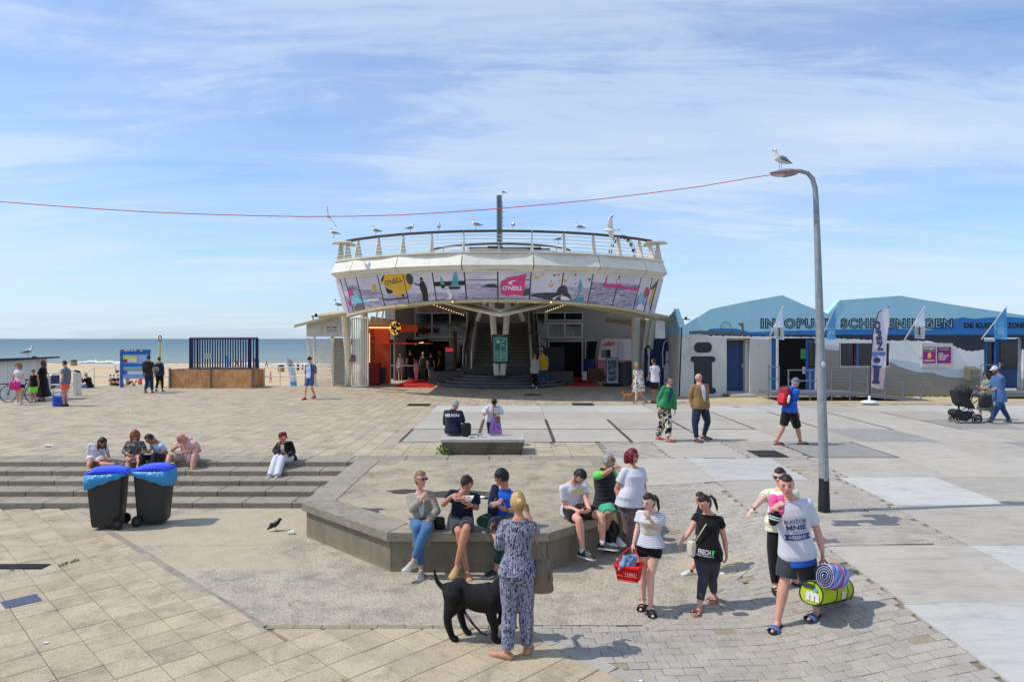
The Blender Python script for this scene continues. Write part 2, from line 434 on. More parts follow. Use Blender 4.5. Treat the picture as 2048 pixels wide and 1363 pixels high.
xs=[-120,-60,-30,-20,-12,-8,-3.5]+[-2,0,1,2.27,2.29]+[2.5+.35*i for i in range(10)]+[6,7,8,10,14,20,30,60,120]
vs=[(x,y,H(x,y)-.022)for y in ys for x in xs];nx=len(xs)
mb.add(vs,[(j*nx+i,j*nx+i+1,(j+1)*nx+i+1,(j+1)*nx+i)for j in range(len(ys)-1)for i in range(nx-1)])
ground=obj('ground',mb,M_JOINT,kind='structure',fix=False)
# lower diagonal tiles
tp=structure('lower_tile_paving',label='buff square tiles laid diagonally on the lower level')
pcs=[];a=.4;s2=math.sqrt(.5)
for i in range(-40,40):
 for j in range(-5,50):
  u_,v_=i*a,j*a
  q=[(u_,v_),(u_+a,v_),(u_+a,v_+a),(u_,v_+a)]
  poly=[((p[0]-p[1])*s2-3.0,(p[0]+p[1])*s2+.12)for p in q]
  cx_,cy_=sum(p[0]for p in poly)/4,sum(p[1]for p in poly)/4
  if cy_>13.28 or cy_<4.8 or cx_<-14 or cx_>2.3 or not in_view(cx_,cy_,1.08):continue
  if in_poly(cx_,cy_,APRON)and all(in_poly(p[0],p[1],APRON)for p in poly):continue
  bd=arc_side(cx_,cy_)if cy_<8.6 else None
  if cx_>-2.8 and cy_>7.80:poly=clip_half(poly,(0,7.78),(0,-1))
  elif cy_>7.4 and cx_>-3.4 and cx_<2:poly=clip_half(poly,(0,7.78),(0,-1))if cx_>-2.75 else poly
  if cx_<-2.6:poly=clip_half(poly,(-2.90,7.87),(-.695,-.718))if len(poly)>2 else poly
  poly=clip_half(poly,(0,13.28),(0,-1))if len(poly)>2 else poly
  if bd and len(poly)>2 and bd[0]<.45 or(bd and bd[1]>0):
   poly=clip_half(poly,bd[2],(-bd[3][0],-bd[3][1]))
  if len(poly)<3 or area2(poly)<.012:continue
  pcs.append((poly,M_TILE,dict(gap=.004,bev=.005,tilt=.004,dz=random.uniform(-.002,.002))))
lay(tp,'paving_tile','paving_tiles',pcs)
# apron sheet
bm=bmesh.new();vv=[bm.verts.new((x,y,0))for x,y in APRON];[bm.faces.new([vv[i]for i in t_])for t_ in tessellate_polygon([[v_.co for v_ in vv]])]
for _k in range(4):
 bmesh.ops.subdivide_edges(bm,edges=[e for e in bm.edges if e.calc_length()>.5],cuts=1);bmesh.ops.triangulate(bm,faces=bm.faces)
bm.verts.index_update();mb=MB();mb.add([(v_.co.x,v_.co.y,H(v_.co.x,v_.co.y))for v_ in bm.verts],[[v_.index for v_ in f.verts]for f in bm.faces]);bm.free()
obj('apron',mb,M_APRON,kind='structure',label='washed gravel concrete apron around the planter')
pcs=[]
def course(p0,p1,L,wd,m_,side=1,rag=.0):
 d=Vector((p1[0]-p0[0],p1[1]-p0[1]));n=max(1,int(round(d.length/L)));d.normalize();nn=Vector((d.y,-d.x))*side;k=(Vector((p1[0]-p0[0],p1[1]-p0[1])).length)/n
 for i in range(n):
  a_=Vector(p0)+d*(k*i);b_=a_+d*k
  pcs.append(([tuple(a_),tuple(b_),tuple(b_+nn*wd),tuple(a_+nn*wd)],m_,dict(gap=.003,bev=.004,tilt=.006,dz=random.uniform(-.001,.003))))
course((-8.5,13.3),(-2.82,7.87),.62,.11,M_STEP)
course((-2.82,7.87),(.05,7.87),.33,.085,M_BRICKY)
for i in range(len(ARC)-1):course(ARC[i],ARC[i+1],.30,.16,M_BRICK,-1);
course((1.50,7.87),(3.95,10.32),.22,.12,M_BRICK)
ed=structure('paving_edging',label='edging stones along the apron');lay(ed,'edging_stone','edging_stones',pcs)
# grey brick paving
SLABS=[]
def row(y0,y1,xs_,m_=None,special=()):
 for i in range(len(xs_)-1):
  SLABS.append((xs_[i],xs_[i+1],y0,y1,dict(special).get(i,m_ or M_SLAB)))
rng=lambda a_,n,st=2.06:[a_+st*i for i in range(n)]
row(5.7,7.72,rng(4.42,6,2.03),special={0:M_SLABW,1:M_SLABW,3:M_SLABW})
row(7.72,9.70,rng(4.46,6,2.0),special={1:M_SLABW})
row(9.70,11.75,rng(6.48,6,2.05),special={2:M_SLABW,3:M_SLABD})
row(11.75,13.85,rng(6.62,7,1.96),special={0:M_SLABW})
row(13.85,15.84,rng(6.85,8),special={3:M_SLABD})
row(11.62,13.62,[4.08,5.96]);SLABS.append((4.06,5.95,13.62,15.75,M_SLABW));SLABS.append((2.32,4.06,13.62,15.75,M_SLAB))
row(15.84,18.1,[3.7,5.5]);row(15.84,18.1,rng(6.98,9,2.0),special={0:M_SLABD,3:M_SLABD,5:M_SLABW})
row(18.1,20.5,rng(-3.0,17),special={5:M_SLAB,6:M_SLABD,9:M_SLABD,11:M_SLABW})
row(20.5,22.75,rng(-3.0,19),special={8:M_SLABD})
row(22.75,25.0,rng(-3.0,21),special={2:M_SLAB})
row(25.0,27.2,rng(-3.0,23),M_SLABW,special={7:M_SLAB,8:M_SLAB,4:M_SLAB,13:M_SLAB})
def in_slab(x,y,e=.0):return any(a_-e<x<b_+e and c_-e<y<d_+e for a_,b_,c_,d_,_ in SLABS)
def clip_slabs(poly,cx_,cy_):
 if in_slab(cx_,cy_):return[]
 for a_,b_,c_,d_,_ in SLABS:
  if a_-.3<cx_<b_+.3 and c_-.3<cy_<d_+.3:
   hit=any(a_<p[0]<b_ and c_<p[1]<d_ for p in poly)or True
   if cx_<=a_:poly=clip_half(poly,(a_,0),(-1,0))
   elif cx_>=b_:poly=clip_half(poly,(b_,0),(1,0))
   elif cy_<=c_:poly=clip_half(poly,(0,c_),(0,-1))
   elif cy_>=d_:poly=clip_half(poly,(0,d_),(0,1))
   if len(poly)<3:return[]
 return poly
sp_=structure('slab_paving',label='large concrete slabs across the upper plaza')
for(a_,b_,c_,d_,m_)in SLABS:
 if not in_view((a_+b_)/2,(c_+d_)/2,1.2):continue
 mb=MB();k=4;g_=.007
 X=[a_+g_+(b_-a_-2*g_)*i/k for i in range(k+1)];Y=[c_+g_+(d_-c_-2*g_)*i/k for i in range(k+1)]
 dz=random.uniform(-.003,.003)
 vs=[(x,y,H(x,y)+dz)for y in Y for x in X];fs=[(j*(k+1)+i,j*(k+1)+i+1,(j+1)*(k+1)+i+1,(j+1)*(k+1)+i)for j in range(k)for i in range(k)]
 ring=[i for i in range(k)]+[j*(k+1)+k for j in range(k)]+[k*(k+1)+i for i in range(k,0,-1)]+[j*(k+1)for j in range(k,0,-1)]
 b0=len(vs);vs+=[(vs[i][0],vs[i][1],vs[i][2]-.03)for i in ring];n=len(ring)
 fs+=[(b0+i,b0+(i+1)%n,ring[(i+1)%n],ring[i])for i in range(n)]
 mb.add(vs,fs);obj('concrete_slab',mb,m_,sp_,fix=False)
for(x0,y0,x1,y1,wd)in[(1.12-.0,18.1,1.12,22.75,.09),(3.18,18.1,3.18,22.75,.09),(5.24,20.5,5.24,22.75,.08),(5.24,18.1,5.24,20.5,.05),(-.94,18.1,-.94,22.7,.09),(7.3,20.5,7.3,25,.05),(9.36,20.5,9.36,25,.05),(11.42,20.5,11.42,25,.05),(13.48,20.5,13.48,25,.04),(-3.0,20.5,7.3,20.5,.035),(-3.0,18.08,3.2,18.08,.03),(6.98,15.84,6.98,18.1,.04),(6.98,15.83,9.0,15.83,.03),(8.98,15.84,8.98,18.1,.03),(-2.98,18.1,-2.98,20.5,.07)]:
 mb=MB();L=math.hypot(x1-x0,y1-y0);mb.box(((x0+x1)/2,(y0+y1)/2,H((x0+x1)/2,(y0+y1)/2)-.004),(wd if x0==x1 else L,L if x0==x1 else wd,.028))
 for v_i in range(len(mb.v)):
  x,y,z=mb.v[v_i];mb.v[v_i]=(x,y,H(x,y)+(.007 if z>H((x0+x1)/2,(y0+y1)/2)-.004 else-.02))
 obj('steel_strip',mb,M_STEEL,sp_)
pcs=[]
bw,bh=.215,.145
DARKS=[P_ for P_ in(G(1690,1047),G(1722,1042),G(1702,1046),G(1738,1032),G(1770,1034),G(1748,1044),G(1778,1043),G(1645,1075),G(1655,1080),G(1790,1012))]
ANG=math.radians(4)
for j in range(0,90):
 for i in range(-10,40):
  x=-.2+i*bw+(j%2)*bw/2;y=5.0+j*bh
  q=[(x,y),(x+bw,y),(x+bw,y+bh),(x,y+bh)]
  poly=[(p[0]*math.cos(ANG)-(p[1]-8)*math.sin(ANG),(p[1]-8)*math.cos(ANG)+8+p[0]*math.sin(ANG))for p in q]
  cx_,cy_=sum(p[0]for p in poly)/4,sum(p[1]for p in poly)/4
  if cy_<5.2 or cy_>18.1 or not in_view(cx_,cy_,1.05)or cx_>7.1:continue
  if cy_<8.6:
   bd=arc_side(cx_,cy_)
   if cx_<2.4 and bd[1]<0:continue
   if bd[0]<.35 and cx_<2.2:
    pp=(bd[2][0]+bd[3][0]*.16,bd[2][1]+bd[3][1]*.16)
    poly=clip_half(poly,pp,bd[3])
    if len(poly)<3:continue
  if cx_<1.6 and cy_>7.5:poly=clip_half(poly,(0,7.86),(0,-1))
  elif cy_>7.5 and cy_<9.6:poly=clip_half(poly,(1.585,7.785),(.7071,-.7071))
  elif cy_>=9.6 and in_poly(cx_,cy_,APRON):continue
  if len(poly)<3:continue
  if cx_<2.22 and cy_>9:continue
  if cy_>16.0 and cx_<2.3:continue
  poly=clip_slabs(poly,cx_,cy_)
  if len(poly)<3 or area2(poly)<.006:continue
  m_=M_BRICK
  if any(math.hypot(cx_-d.x,cy_-d.y)<.13 for d in DARKS):m_=M_BRICKD
  elif random.random()<.006:m_=M_BRICKY
  pcs.append((poly,m_,dict(gap=.0035,bev=.006,tilt=.012,dz=random.uniform(-.003,.003))))
bp=structure('brick_paving',label='grey concrete brick paving');lay(bp,'paving_brick','paving_bricks',pcs)
# upper plaza tiles
pcs=[]
a=.4
for j in range(0,56):
 y0=16.06+j*a
 for i in range(-92,75):
  x0=-.2+i*a+(.0 if j%2 else .0);cx_,cy_=x0+a/2,y0+a/2
  if not in_view(cx_,cy_,1.04)or cy_>37.4:continue
  if cx_>2.3 and cy_<18.1:continue
  poly=[(x0,y0),(x0+a,y0),(x0+a,y0+a),(x0,y0+a)]
  if-3.6<cx_ and 17.8<cy_<27.6:poly=clip_slabs(poly,cx_,cy_)
  if len(poly)<3:continue
  pcs.append((poly,M_TILE_UP,dict(gap=.004,bev=.005,tilt=.004,dz=random.uniform(-.002,.002))))
up_=structure('upper_plaza_paving',label='buff tiles of the upper plaza');lay(up_,'paving_tile','plaza_tiles',pcs)
# steps
st=structure('plaza_steps',label='five long concrete steps up to the plaza')
for k in range(5):
 z1=.11*(k+1);y0=13.3+.5*k;x=-2.9+[.55,-.15,.1,-.3,.2][k];first=True
 while x>-22:
  x0=x-(.97 if k!=4 else .98)
  mb=MB();dep=.53 if k<4 else .76
  mb.box(((x+x0)/2,y0+dep/2,z1-.11),(x-x0-.008,dep,.22),bev=.012)
  if x>-14:obj('step_block',mb,M_STEP,st)
  x=x0
  # coping along the plaza edge behind the planter
for i in range(6):
 mb=MB();x0=-3.4+i*.96;mb.box((x0+.48,15.72,.445),(.952,.66,.22),bev=.012);obj('coping_stone',mb,M_STEP,st)
 # raised planter bed
T=[(-3.5,15.4),(-3.5,11.35),(-1.75,9.6),(.53,9.6),(2.28,11.35),(2.28,15.4)]
def offp(poly,d):
 out=[]
 for i,p in enumerate(poly):
  ns=[]
  for(a_,b_)in((poly[i-1],p),(p,poly[(i+1)%len(poly)])):
   if(i==0 and a_==poly[-1])or(i==len(poly)-1 and b_==poly[0]):continue
   e=Vector((b_[0]-a_[0],b_[1]-a_[1])).normalized();ns.append(Vector((-e.y,e.x)))
  if len(ns)==2:m2=(ns[0]+ns[1]).normalized();k=d/m2.dot(ns[0])
  else:m2=ns[0];k=d
  out.append((p[0]+m2.x*k,p[1]+m2.y*k))
 return out
Win=offp(T,.075);In=offp(T,.52)
pl=thing('planter_bed','raised octagonal concrete bed with broad stone rim people sit on','planter',(-.6,12,0))
def band(A,B,i,z0,z1,m_,name,cut=()):
 a0,a1,b0,b1=Vector(A[i]),Vector(A[i+1]),Vector(B[i]),Vector(B[i+1]);ts=[0]+list(cut)+[1]
 for k in range(len(ts)-1):
  q=[a0.lerp(a1,ts[k]),a0.lerp(a1,ts[k+1]),b0.lerp(b1,ts[k+1]),b0.lerp(b1,ts[k])]
  q=inset([tuple(x)for x in q],.004)
  lo=[(x,y,z0)for x,y in q];mid=[(x,y,z1-.012)for x,y in q];q2=inset(q,.010);hi=[(x,y,z1)for x,y in q2]
  mb=MB();mb.loft([lo,mid,hi]);obj(name,mb,m_,pl)
TOP=.575
for i,cut in enumerate([(.5,),(),(),(),(.5,)]):
 band(T,In,i,TOP-.125,TOP,M_STEP,'coping_stone',cut)
 band(Win,offp(T,.3),i,-.03,TOP-.127,M_WALL,'wall_panel')
mb=MB();mb.prism([(x,y,TOP-.012)for x,y in In],(0,0,-.2));mb.prism([(-3.4,15.0,TOP-.03),(2.2,15.0,TOP-.03),(2.2,15.5,TOP-.03),(-3.4,15.5,TOP-.03)],(0,0,-.3));obj('bed_floor',mb,M_BED,pl)
M_WET=mat('wet concrete',srgb(66,60,54),rough=.25,var=.15,vs=6,coords='world',spec=.4)
def patch(name,m_,pts,z,parent=None,**kw):
 mb=MB();n=len(pts);mb.add([(p[0],p[1],z if not callable(z)else z(*p))for p in pts],[tuple(t)for t in tessellate_polygon([[Vector((p[0],p[1],0))for p in pts]])])
 return obj(name,mb,m_,parent,**kw)
def blobpts(cx_,cy_,rx,ry,n=40,rag=.18,seed=0):
 r=random.Random(seed);ph=[r.uniform(0,6.28)for _ in range(4)]
 return[(cx_+rx*math.cos(t)*(1+rag*math.sin(3*t+ph[0])+rag*.6*math.sin(5*t+ph[1])),cy_+ry*math.sin(t)*(1+rag*math.sin(2*t+ph[2])+rag*.5*math.sin(7*t+ph[3])))for t in[2*math.pi*i/n for i in range(n)]]
def topP(u,v,z):y=(CZ-z)*F/(v-V0);return((u-U0)/F*y,y)
for k,(u,v,rx,ry)in enumerate(((728,1023,.32,.17),(815,985,.38,.16),(905,990,.62,.26),(975,996,.4,.2))):
 c_=topP(u,v,.54);patch('puddle',M_WET,blobpts(c_[0],c_[1],rx,ry,seed=k),.5645+k*.0015,label=['small oval damp patch in the planter bed near the front left coping','damp patch left of the woman in the grey blazer','large damp puddle behind the man in navy','damp puddle patch by the crumpled paper behind the man in blue'][k],cat='puddle',group='damp patches in the planter bed')
M_GRATE=mat('cast iron grate',srgb(66,62,58),rough=.6,var=.25,vs=30,metal=.4)
def grate(u0,v0,u1,v1,label,nb=14,m_=None,cols=0):
 a_,b_=G(u0,v1),G(u1,v1);c_=G((u0+u1)/2,v0);y0,y1=a_.y,c_.y;x0,x1=a_.x,b_.x
 t=thing('drain_grate',label,'drain grate',((x0+x1)/2,(y0+y1)/2,0),'drain grates in the paving')
 z=lambda x,y:H(x,y)+.006
 mb=MB();mb.box(((x0+x1)/2,(y0+y1)/2,z((x0+x1)/2,(y0+y1)/2)-.004),(x1-x0,y1-y0,.008));obj('frame',mb,m_ or M_GRATE,t)
 mb=MB()
 for i in range(nb):
  x=x0+(x1-x0)*(i+.5)/nb;mb.box((x,(y0+y1)/2,z(x,(y0+y1)/2)+.006),((x1-x0)/nb*.55,(y1-y0)*.86,.012))
 obj('grille_bars',mb,m_ or M_GRATE,t,kind='stuff')
 return t
grate(812,807,858,811.5,'dark drain grate on the tiles left of the slab field')
grate(1146,805.5,1190,810.5,'dark drain grate on the tiles in front of the round steps')
grate(1519,900,1578,914,'square iron grate among bricks near the backpack walker',20)
grate(-20,1128,82,1138,'long channel drain grate at the left photo edge on the lower tiles',24)
M_MET=mat('steel plate',srgb(92,98,110),rough=.45,var=.12,vs=10,metal=.5)
q=[G(0,1204),G(72,1187),G(84,1200),G(11,1217)]
mb=MB();mb.prism([(p.x,p.y,.006)for p in q],(0,0,-.02));obj('cover_plate',mb,M_MET,None,label='blue-grey steel cover plate in the lower left tiles',cat='cover plate')
c_=G(1065,789);mb=MB();mb.tube([(c_.x,c_.y,H(c_.x,c_.y)-.01),(c_.x,c_.y,H(c_.x,c_.y)+.008)],.42,32);obj('manhole_cover',mb,M_GRATE,None,label='round manhole cover near the foot of the round steps',cat='manhole cover')
# beach, sea
def sandfn(t,vec,nf,b,col):
 c=mixc(t,ramp(t,nf(.25,7,.65,.3),[(.3,0.),(.7,1.)]),srgb(196,172,136),srgb(212,188,152))
 c=mixc(t,1.0,c,ramp(t,nf(2.5,8,.75,.3),[(.3,.84),(.6,1.04)]),'MULTIPLY')
 sp=N(t,'ShaderNodeSeparateXYZ');t.links.new(vec,sp.inputs[0])
 wet=ramp(t,mathn(t,'MULTIPLY',sp.outputs[1],.01),[(1.32,0.),(1.40,1.)])
 c=mixc(t,mathn(t,'MULTIPLY',wet,.6),c,srgb(150,134,112))
 bn=N(t,'ShaderNodeBump');bn.inputs['Strength'].default_value=.8;bn.inputs['Distance'].default_value=.15
 t.links.new(nf(1.1,6,.65),bn.inputs['Height']);t.links.new(bn.outputs[0],b.inputs['Normal']);return c
M_SAND=mat('beach sand',rough=.95,var=0,coords='world',spec=.15,fn=sandfn)
def HB(y):return .35-.5*sstep((y-37.4)/4)-1.7*sstep((y-50)/90)-max(0,(y-138))*.02
ysb=[37.2,38,39,40,41.4,45,50,60,75,90,110,125,138,146,170,260];xsb=[-900,-400,-250,-120,-60,-30,-10,10,60,200,600]
mb=MB();n=len(xsb);mb.add([(x,y,HB(y))for y in ysb for x in xsb],[(j*n+i,j*n+i+1,(j+1)*n+i+1,(j+1)*n+i)for j in range(len(ysb)-1)for i in range(n-1)])
obj('beach',mb,M_SAND,kind='structure',smooth=True,fix=False)
def seafn(t,vec,nf,b,col):
 sp=N(t,'ShaderNodeSeparateXYZ');t.links.new(vec,sp.inputs[0])
 d=mathn(t,'DIVIDE',140.0,mathn(t,'MAXIMUM',sp.outputs[1],100.0))
 near=ramp(t,d,[(.0,srgb(92,118,132)),(.3,srgb(106,130,140)),(.7,srgb(128,146,142)),(.95,srgb(142,148,136))])
 pat=nf(.06,5,.6,.4,sc=(.5,2.2,1));c=mixc(t,1.0,near,ramp(t,pat,[(.3,.86),(.7,1.12)]),'MULTIPLY')
 foam=mathn(t,'MULTIPLY',ramp(t,nf(.16,8,.7,.8,sc=(.16,1.6,1)),[(.60,0.),(.66,1.)]),ramp(t,d,[(.72,0.),(.86,1.)]))
 c=mixc(t,foam,c,(.75,.78,.78))
 bn=N(t,'ShaderNodeBump');bn.inputs['Strength'].default_value=.7;bn.inputs['Distance'].default_value=.5
 t.links.new(nf(.55,6,.6,.3,sc=(.5,1.4,1)),bn.inputs['Height']);t.links.new(bn.outputs[0],b.inputs['Normal'])
 return c
M_SEA=mat('north sea water',rough=.55,var=0,coords='world',spec=.12,fn=seafn)
mb=MB();ysb=[136,150,170,200,260,400,800,2000,8000,45000];xsb=[-60000,-8000,-1500,-400,-150,-50,50,200,800,8000,60000];n=len(xsb)
mb.add([(x,y,-1.95)for y in ysb for x in xsb],[(j*n+i,j*n+i+1,(j+1)*n+i+1,(j+1)*n+i)for j in range(len(ysb)-1)for i in range(n-1)])
obj('sea',mb,M_SEA,kind='structure',fix=False)
M_FOAM=mat('surf foam',(.8,.82,.82),rough=.8,var=.2,vs=1.5)
mb=MB()
for(u0,u1,v,hgt)in((-60,70,726,.5),(150,250,724.5,.9),(230,262,726.5,.5),(460,540,727,.5),(540,640,727.5,.45),(300,400,728.5,.3),(60,130,728,.3),(-40,60,730,.2),(400,520,729.5,.25)):
 y=5.2*F/(v-V0);K=28;r=random.Random(int(u0+v));rings=[]
 for i in range(K+1):
  x=(u0+(u1-u0)*i/K-U0)/F*y;e=math.sin(math.pi*i/K)**.5;h_=hgt*.6*e*r.uniform(.35,1.1)+.02;yo=r.uniform(-.5,.5)
  rings.append([(x,y-1.2+yo,-1.97),(x,y-.5+yo,-1.95+h_*.8),(x,y+yo,-1.95+h_),(x,y+1.1+yo,-1.97)])
 mb.loft(rings)
obj('surf_foam',mb,M_FOAM,kind='stuff',label='white surf breaking along the beach',smooth=True)
# pavilion
def stainfn(amt=.5,tint=srgb(150,128,84)):
 def fn(t,vec,nf,b,col):
  c=mixc(t,mathn(t,'MULTIPLY',ramp(t,nf(1.6,8,.7,.2,sc=(4,4,.6)),[(.52,0.),(.75,1.)]),amt),col,tint)
  return mixc(t,1.0,c,ramp(t,nf(2.2,4,.5),[(.3,.93),(.7,1.03)]),'MULTIPLY')
 return fn
CREAM=srgb(222,216,198)
M_CREAM=mat('cream painted steel',CREAM,rough=.45,var=0,fn=stainfn(.4),spec=.4)
M_CREAM2=mat('cream fascia panel',srgb(228,223,206),rough=.4,var=0,fn=stainfn(.28),spec=.4)
M_DIRTY=mat('stained cream beam',srgb(188,172,134),rough=.6,var=.12,vs=4)
M_WOOD=mat('weathered dark handrail wood',srgb(92,82,70),rough=.8,var=.35,vs=14)
M_GREYW=mat('warm grey wall render',srgb(168,159,147),rough=.8,var=.06,vs=2)  # one even warm grey for the interior walls
M_WHITE=mat('white painted frame',srgb(214,212,206),rough=.5,var=.06)
def glassfn(t,vec,nf,b,col):
 v_=nf(1.2,7,.75,1.5,sc=(1,1,2.0));return mixc(t,ramp(t,v_,[(.56,0.),(.72,1.)]),col,srgb(58,60,58))
M_DARKGL=mat('dark window glass',srgb(22,24,25),rough=.08,var=0,fn=glassfn,spec=.6)
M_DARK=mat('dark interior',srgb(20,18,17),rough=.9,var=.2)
M_BLACK=mat('black metal',srgb(24,24,26),rough=.45,var=.1)
M_SOFFIT=mat('soffit panel',srgb(170,160,140),rough=.8,var=.12,vs=2)
M_DECKW=mat('deck timber',srgb(120,108,90),rough=.85,var=.2)
M_BULB=mat('warm bulb',srgb(255,214,120),emit=(1.0,.66,.25),es=2.0,var=0)
M_TREAD=mat('dark stair tread',srgb(84,78,70),rough=.7,var=.15);M_RISER=mat('stair riser',srgb(150,138,118),rough=.8,var=.15)
M_BSTEP=mat('black polished step',srgb(58,60,66),rough=.4,var=.15,vs=5)
M_RED=mat('red carpet',srgb(190,28,24),rough=.95,var=.1,vs=30,bump=.3,bs=200)
def fold(c,*a):return c
PC=Vector((-.6,38.5));
pav=thing('pier_pavilion','round cream pier entrance pavilion with railed roof deck and poster band','building',(-.6,38.5,.7))
def arcp(R,deg,z):a_=math.radians(deg);return Vector((PC.x+R*math.sin(a_),PC.y-R*math.cos(a_),z))
ZR,ZT,ZM,ZB=7.84,6.91,6.36,6.13
seams=[-50.5,-41,-25.5,-8.5,8.5,25.5,41,50.5]
for i in range(len(seams)-1):
 a0,a1=seams[i]+.12,seams[i+1]-.12
 def sec(R,z):return[arcp(R,a0,z),arcp(R,a1,z)]
 for nm,(Ra,za,Rb,zb)in(('fascia_panel',(10.0,ZT,10.24,ZM)),('lower_fascia_panel',(10.24,ZM-.012,9.95,ZB))):
  mb=MB();o0,o1=sec(Ra,za);p0,p1=sec(Rb,zb);q0,q1=sec(Ra-.12,za);r0,r1=sec(Rb-.12,zb)
  mb.add([o0,o1,p1,p0,q0,q1,r1,r0],[(0,1,2,3),(7,6,5,4),(0,4,5,1),(3,2,6,7),(0,3,7,4),(1,5,6,2)])
  obj(nm,mb,M_CREAM2,pav)
def ringstrip(mb,prof,a0,a1,n):
 """closed profile [(R,z)...] swept round the arc"""
 rings=[[arcp(R,a0+(a1-a0)*i/n,z)for R,z in prof]for i in range(n+1)]
 mb.loft(rings)
mb=MB();ringstrip(mb,[(10.06,ZT-.02),(10.06,ZT+.045),(9.6,ZT+.045),(9.6,ZT-.02)],-50.5,50.5,16);obj('deck_edge',mb,M_CREAM,pav)
mb=MB();pts=[arcp(9.8,a_,0)for a_ in range(-50,51,4)];pts+=[Vector((7.0,60,0)),Vector((-8.2,60,0))]
mb.prism([Vector((p.x,p.y,6.55))for p in pts],(0,0,.22));obj('roof_deck',mb,M_DECKW,pav)
mb=MB();mb.prism([Vector((p.x,p.y,6.14))for p in pts],(0,0,.10));obj('soffit',mb,M_SOFFIT,pav)
post_a=[-54,-50.5,-46,-41,-33,-25.2,-16.8,-8.4,0,8.4,16.8,25.2,33,41,46,50.5,54]
post_a=[a_ for a_ in(-50,-46,-41,-33,-25,-16.8,-8.5,8.5,16.8,25,33,41,46,50)]
for a_ in post_a:
 mb=MB();b0,b1=arcp(10.0,a_,ZT+.04),arcp(9.55,a_,ZT+.04);t0,t1=arcp(9.82,a_,ZR-.04),arcp(9.72,a_,ZR-.04);tn=Vector((math.cos(math.radians(a_)),math.sin(math.radians(a_)),0))*.022
 mb.add([b0-tn,b0+tn,b1+tn,b1-tn,t0-tn,t0+tn,t1+tn,t1-tn],[(3,2,1,0),(4,5,6,7),(0,1,5,4),(1,2,6,5),(2,3,7,6),(3,0,4,7)])
 obj('railing_post',mb,M_CREAM,pav)
for k in range(5):
 f=.12+.17*k;mb=MB();R=9.98+(9.8-9.98)*f;z=ZT+(ZR-ZT)*f
 ringstrip(mb,[(R+.012,z-.012),(R+.012,z+.012),(R-.012,z+.012),(R-.012,z-.012)],-50,50,60);obj('railing_wire',mb,M_CREAM,pav)
aa=[-58,-46.5,-41,-33,-25,-16.8,-8.5,8.5,16.8,25,33,41,46.5,58]
aa=[-46,-41,-33,-25,-16.8,-8.5,0,8.5,16.8,25,33,41,46]
for i in range(len(aa)-1):
 mb=MB();mb.loft([[arcp(R,x,z)for R,z in((9.88,ZR-.045),(9.90,ZR+.03),(9.66,ZR+.045),(9.64,ZR-.04))]for x in(aa[i]+.15,aa[i+1]-.15)]);obj('handrail',mb,M_WOOD,pav)
for sgn in(-1,1):
 c=arcp(9.9,sgn*48.5,ZR-.12);mb=MB();t=Vector((math.cos(math.radians(sgn*51)),math.sin(math.radians(sgn*51)),0))*sgn;n_=Vector((t.y*sgn,-t.x*sgn,0))
 q=[c-t*.9-n_*.1+Vector((0,0,.05)),c+t*.1-n_*.9+Vector((0,0,.0)),c+t*.8+Vector((sgn*.1,-.1,.12)),c+n_*.35+Vector((0,0,.12))]
 q=[Vector((x,y,z))for x,y,z in q]
 mb.prism(q,(0,0,-.05));obj('wing_plate',mb,M_CREAM2,pav)
 for k in range(3):
  mb=MB();p0=arcp(9.8,sgn*51,ZT+.1);mb.tube([p0+Vector((sgn*.1,.2+k*.5,0)),p0+Vector((-sgn*.05,.2+k*.5,.8))],.03,6);obj('railing_post',mb,M_CREAM,pav)
pp=lambda a_,z:Vector((-.6+3.9*math.sin(math.radians(a_)),37.6-3.8*math.cos(math.radians(a_)),z))
for i in range(6):
 a0,a1=-72+i*24,-48+i*24-.6
 mb=MB();mb.tube([pp(a0+(a1-a0)*q/4,8.0)for q in range(5)],.055,4,up=(0,0,1));obj('inner_handrail',mb,M_WOOD,pav)
 for z in(7.75,7.45):mb=MB();mb.tube([pp(a0+(a1-a0)*q/4,z)for q in range(5)],.014,4);obj('railing_wire',mb,M_CREAM,pav)
 mb=MB();mb.tube([pp(a1,7.97),pp(a1,6.7)],.035,6);obj('railing_post',mb,M_CREAM,pav)
mb=MB();mb.box((-.9,90,P(0,498,90).z),(9.5,.5,.45));mb.box((-2.2,90,P(0,494,90).z),(2.0,.5,.3));mb.box((3.5,90,P(0,499,90).z),(3,.5,.3));mb.box((-.9,90,6),(.5,.5,18));obj('distant_pier_roof',mb,mat('roof box',srgb(90,92,98)),None,label='flat dark pier roof edge seen beyond the deck railing',cat='roof')
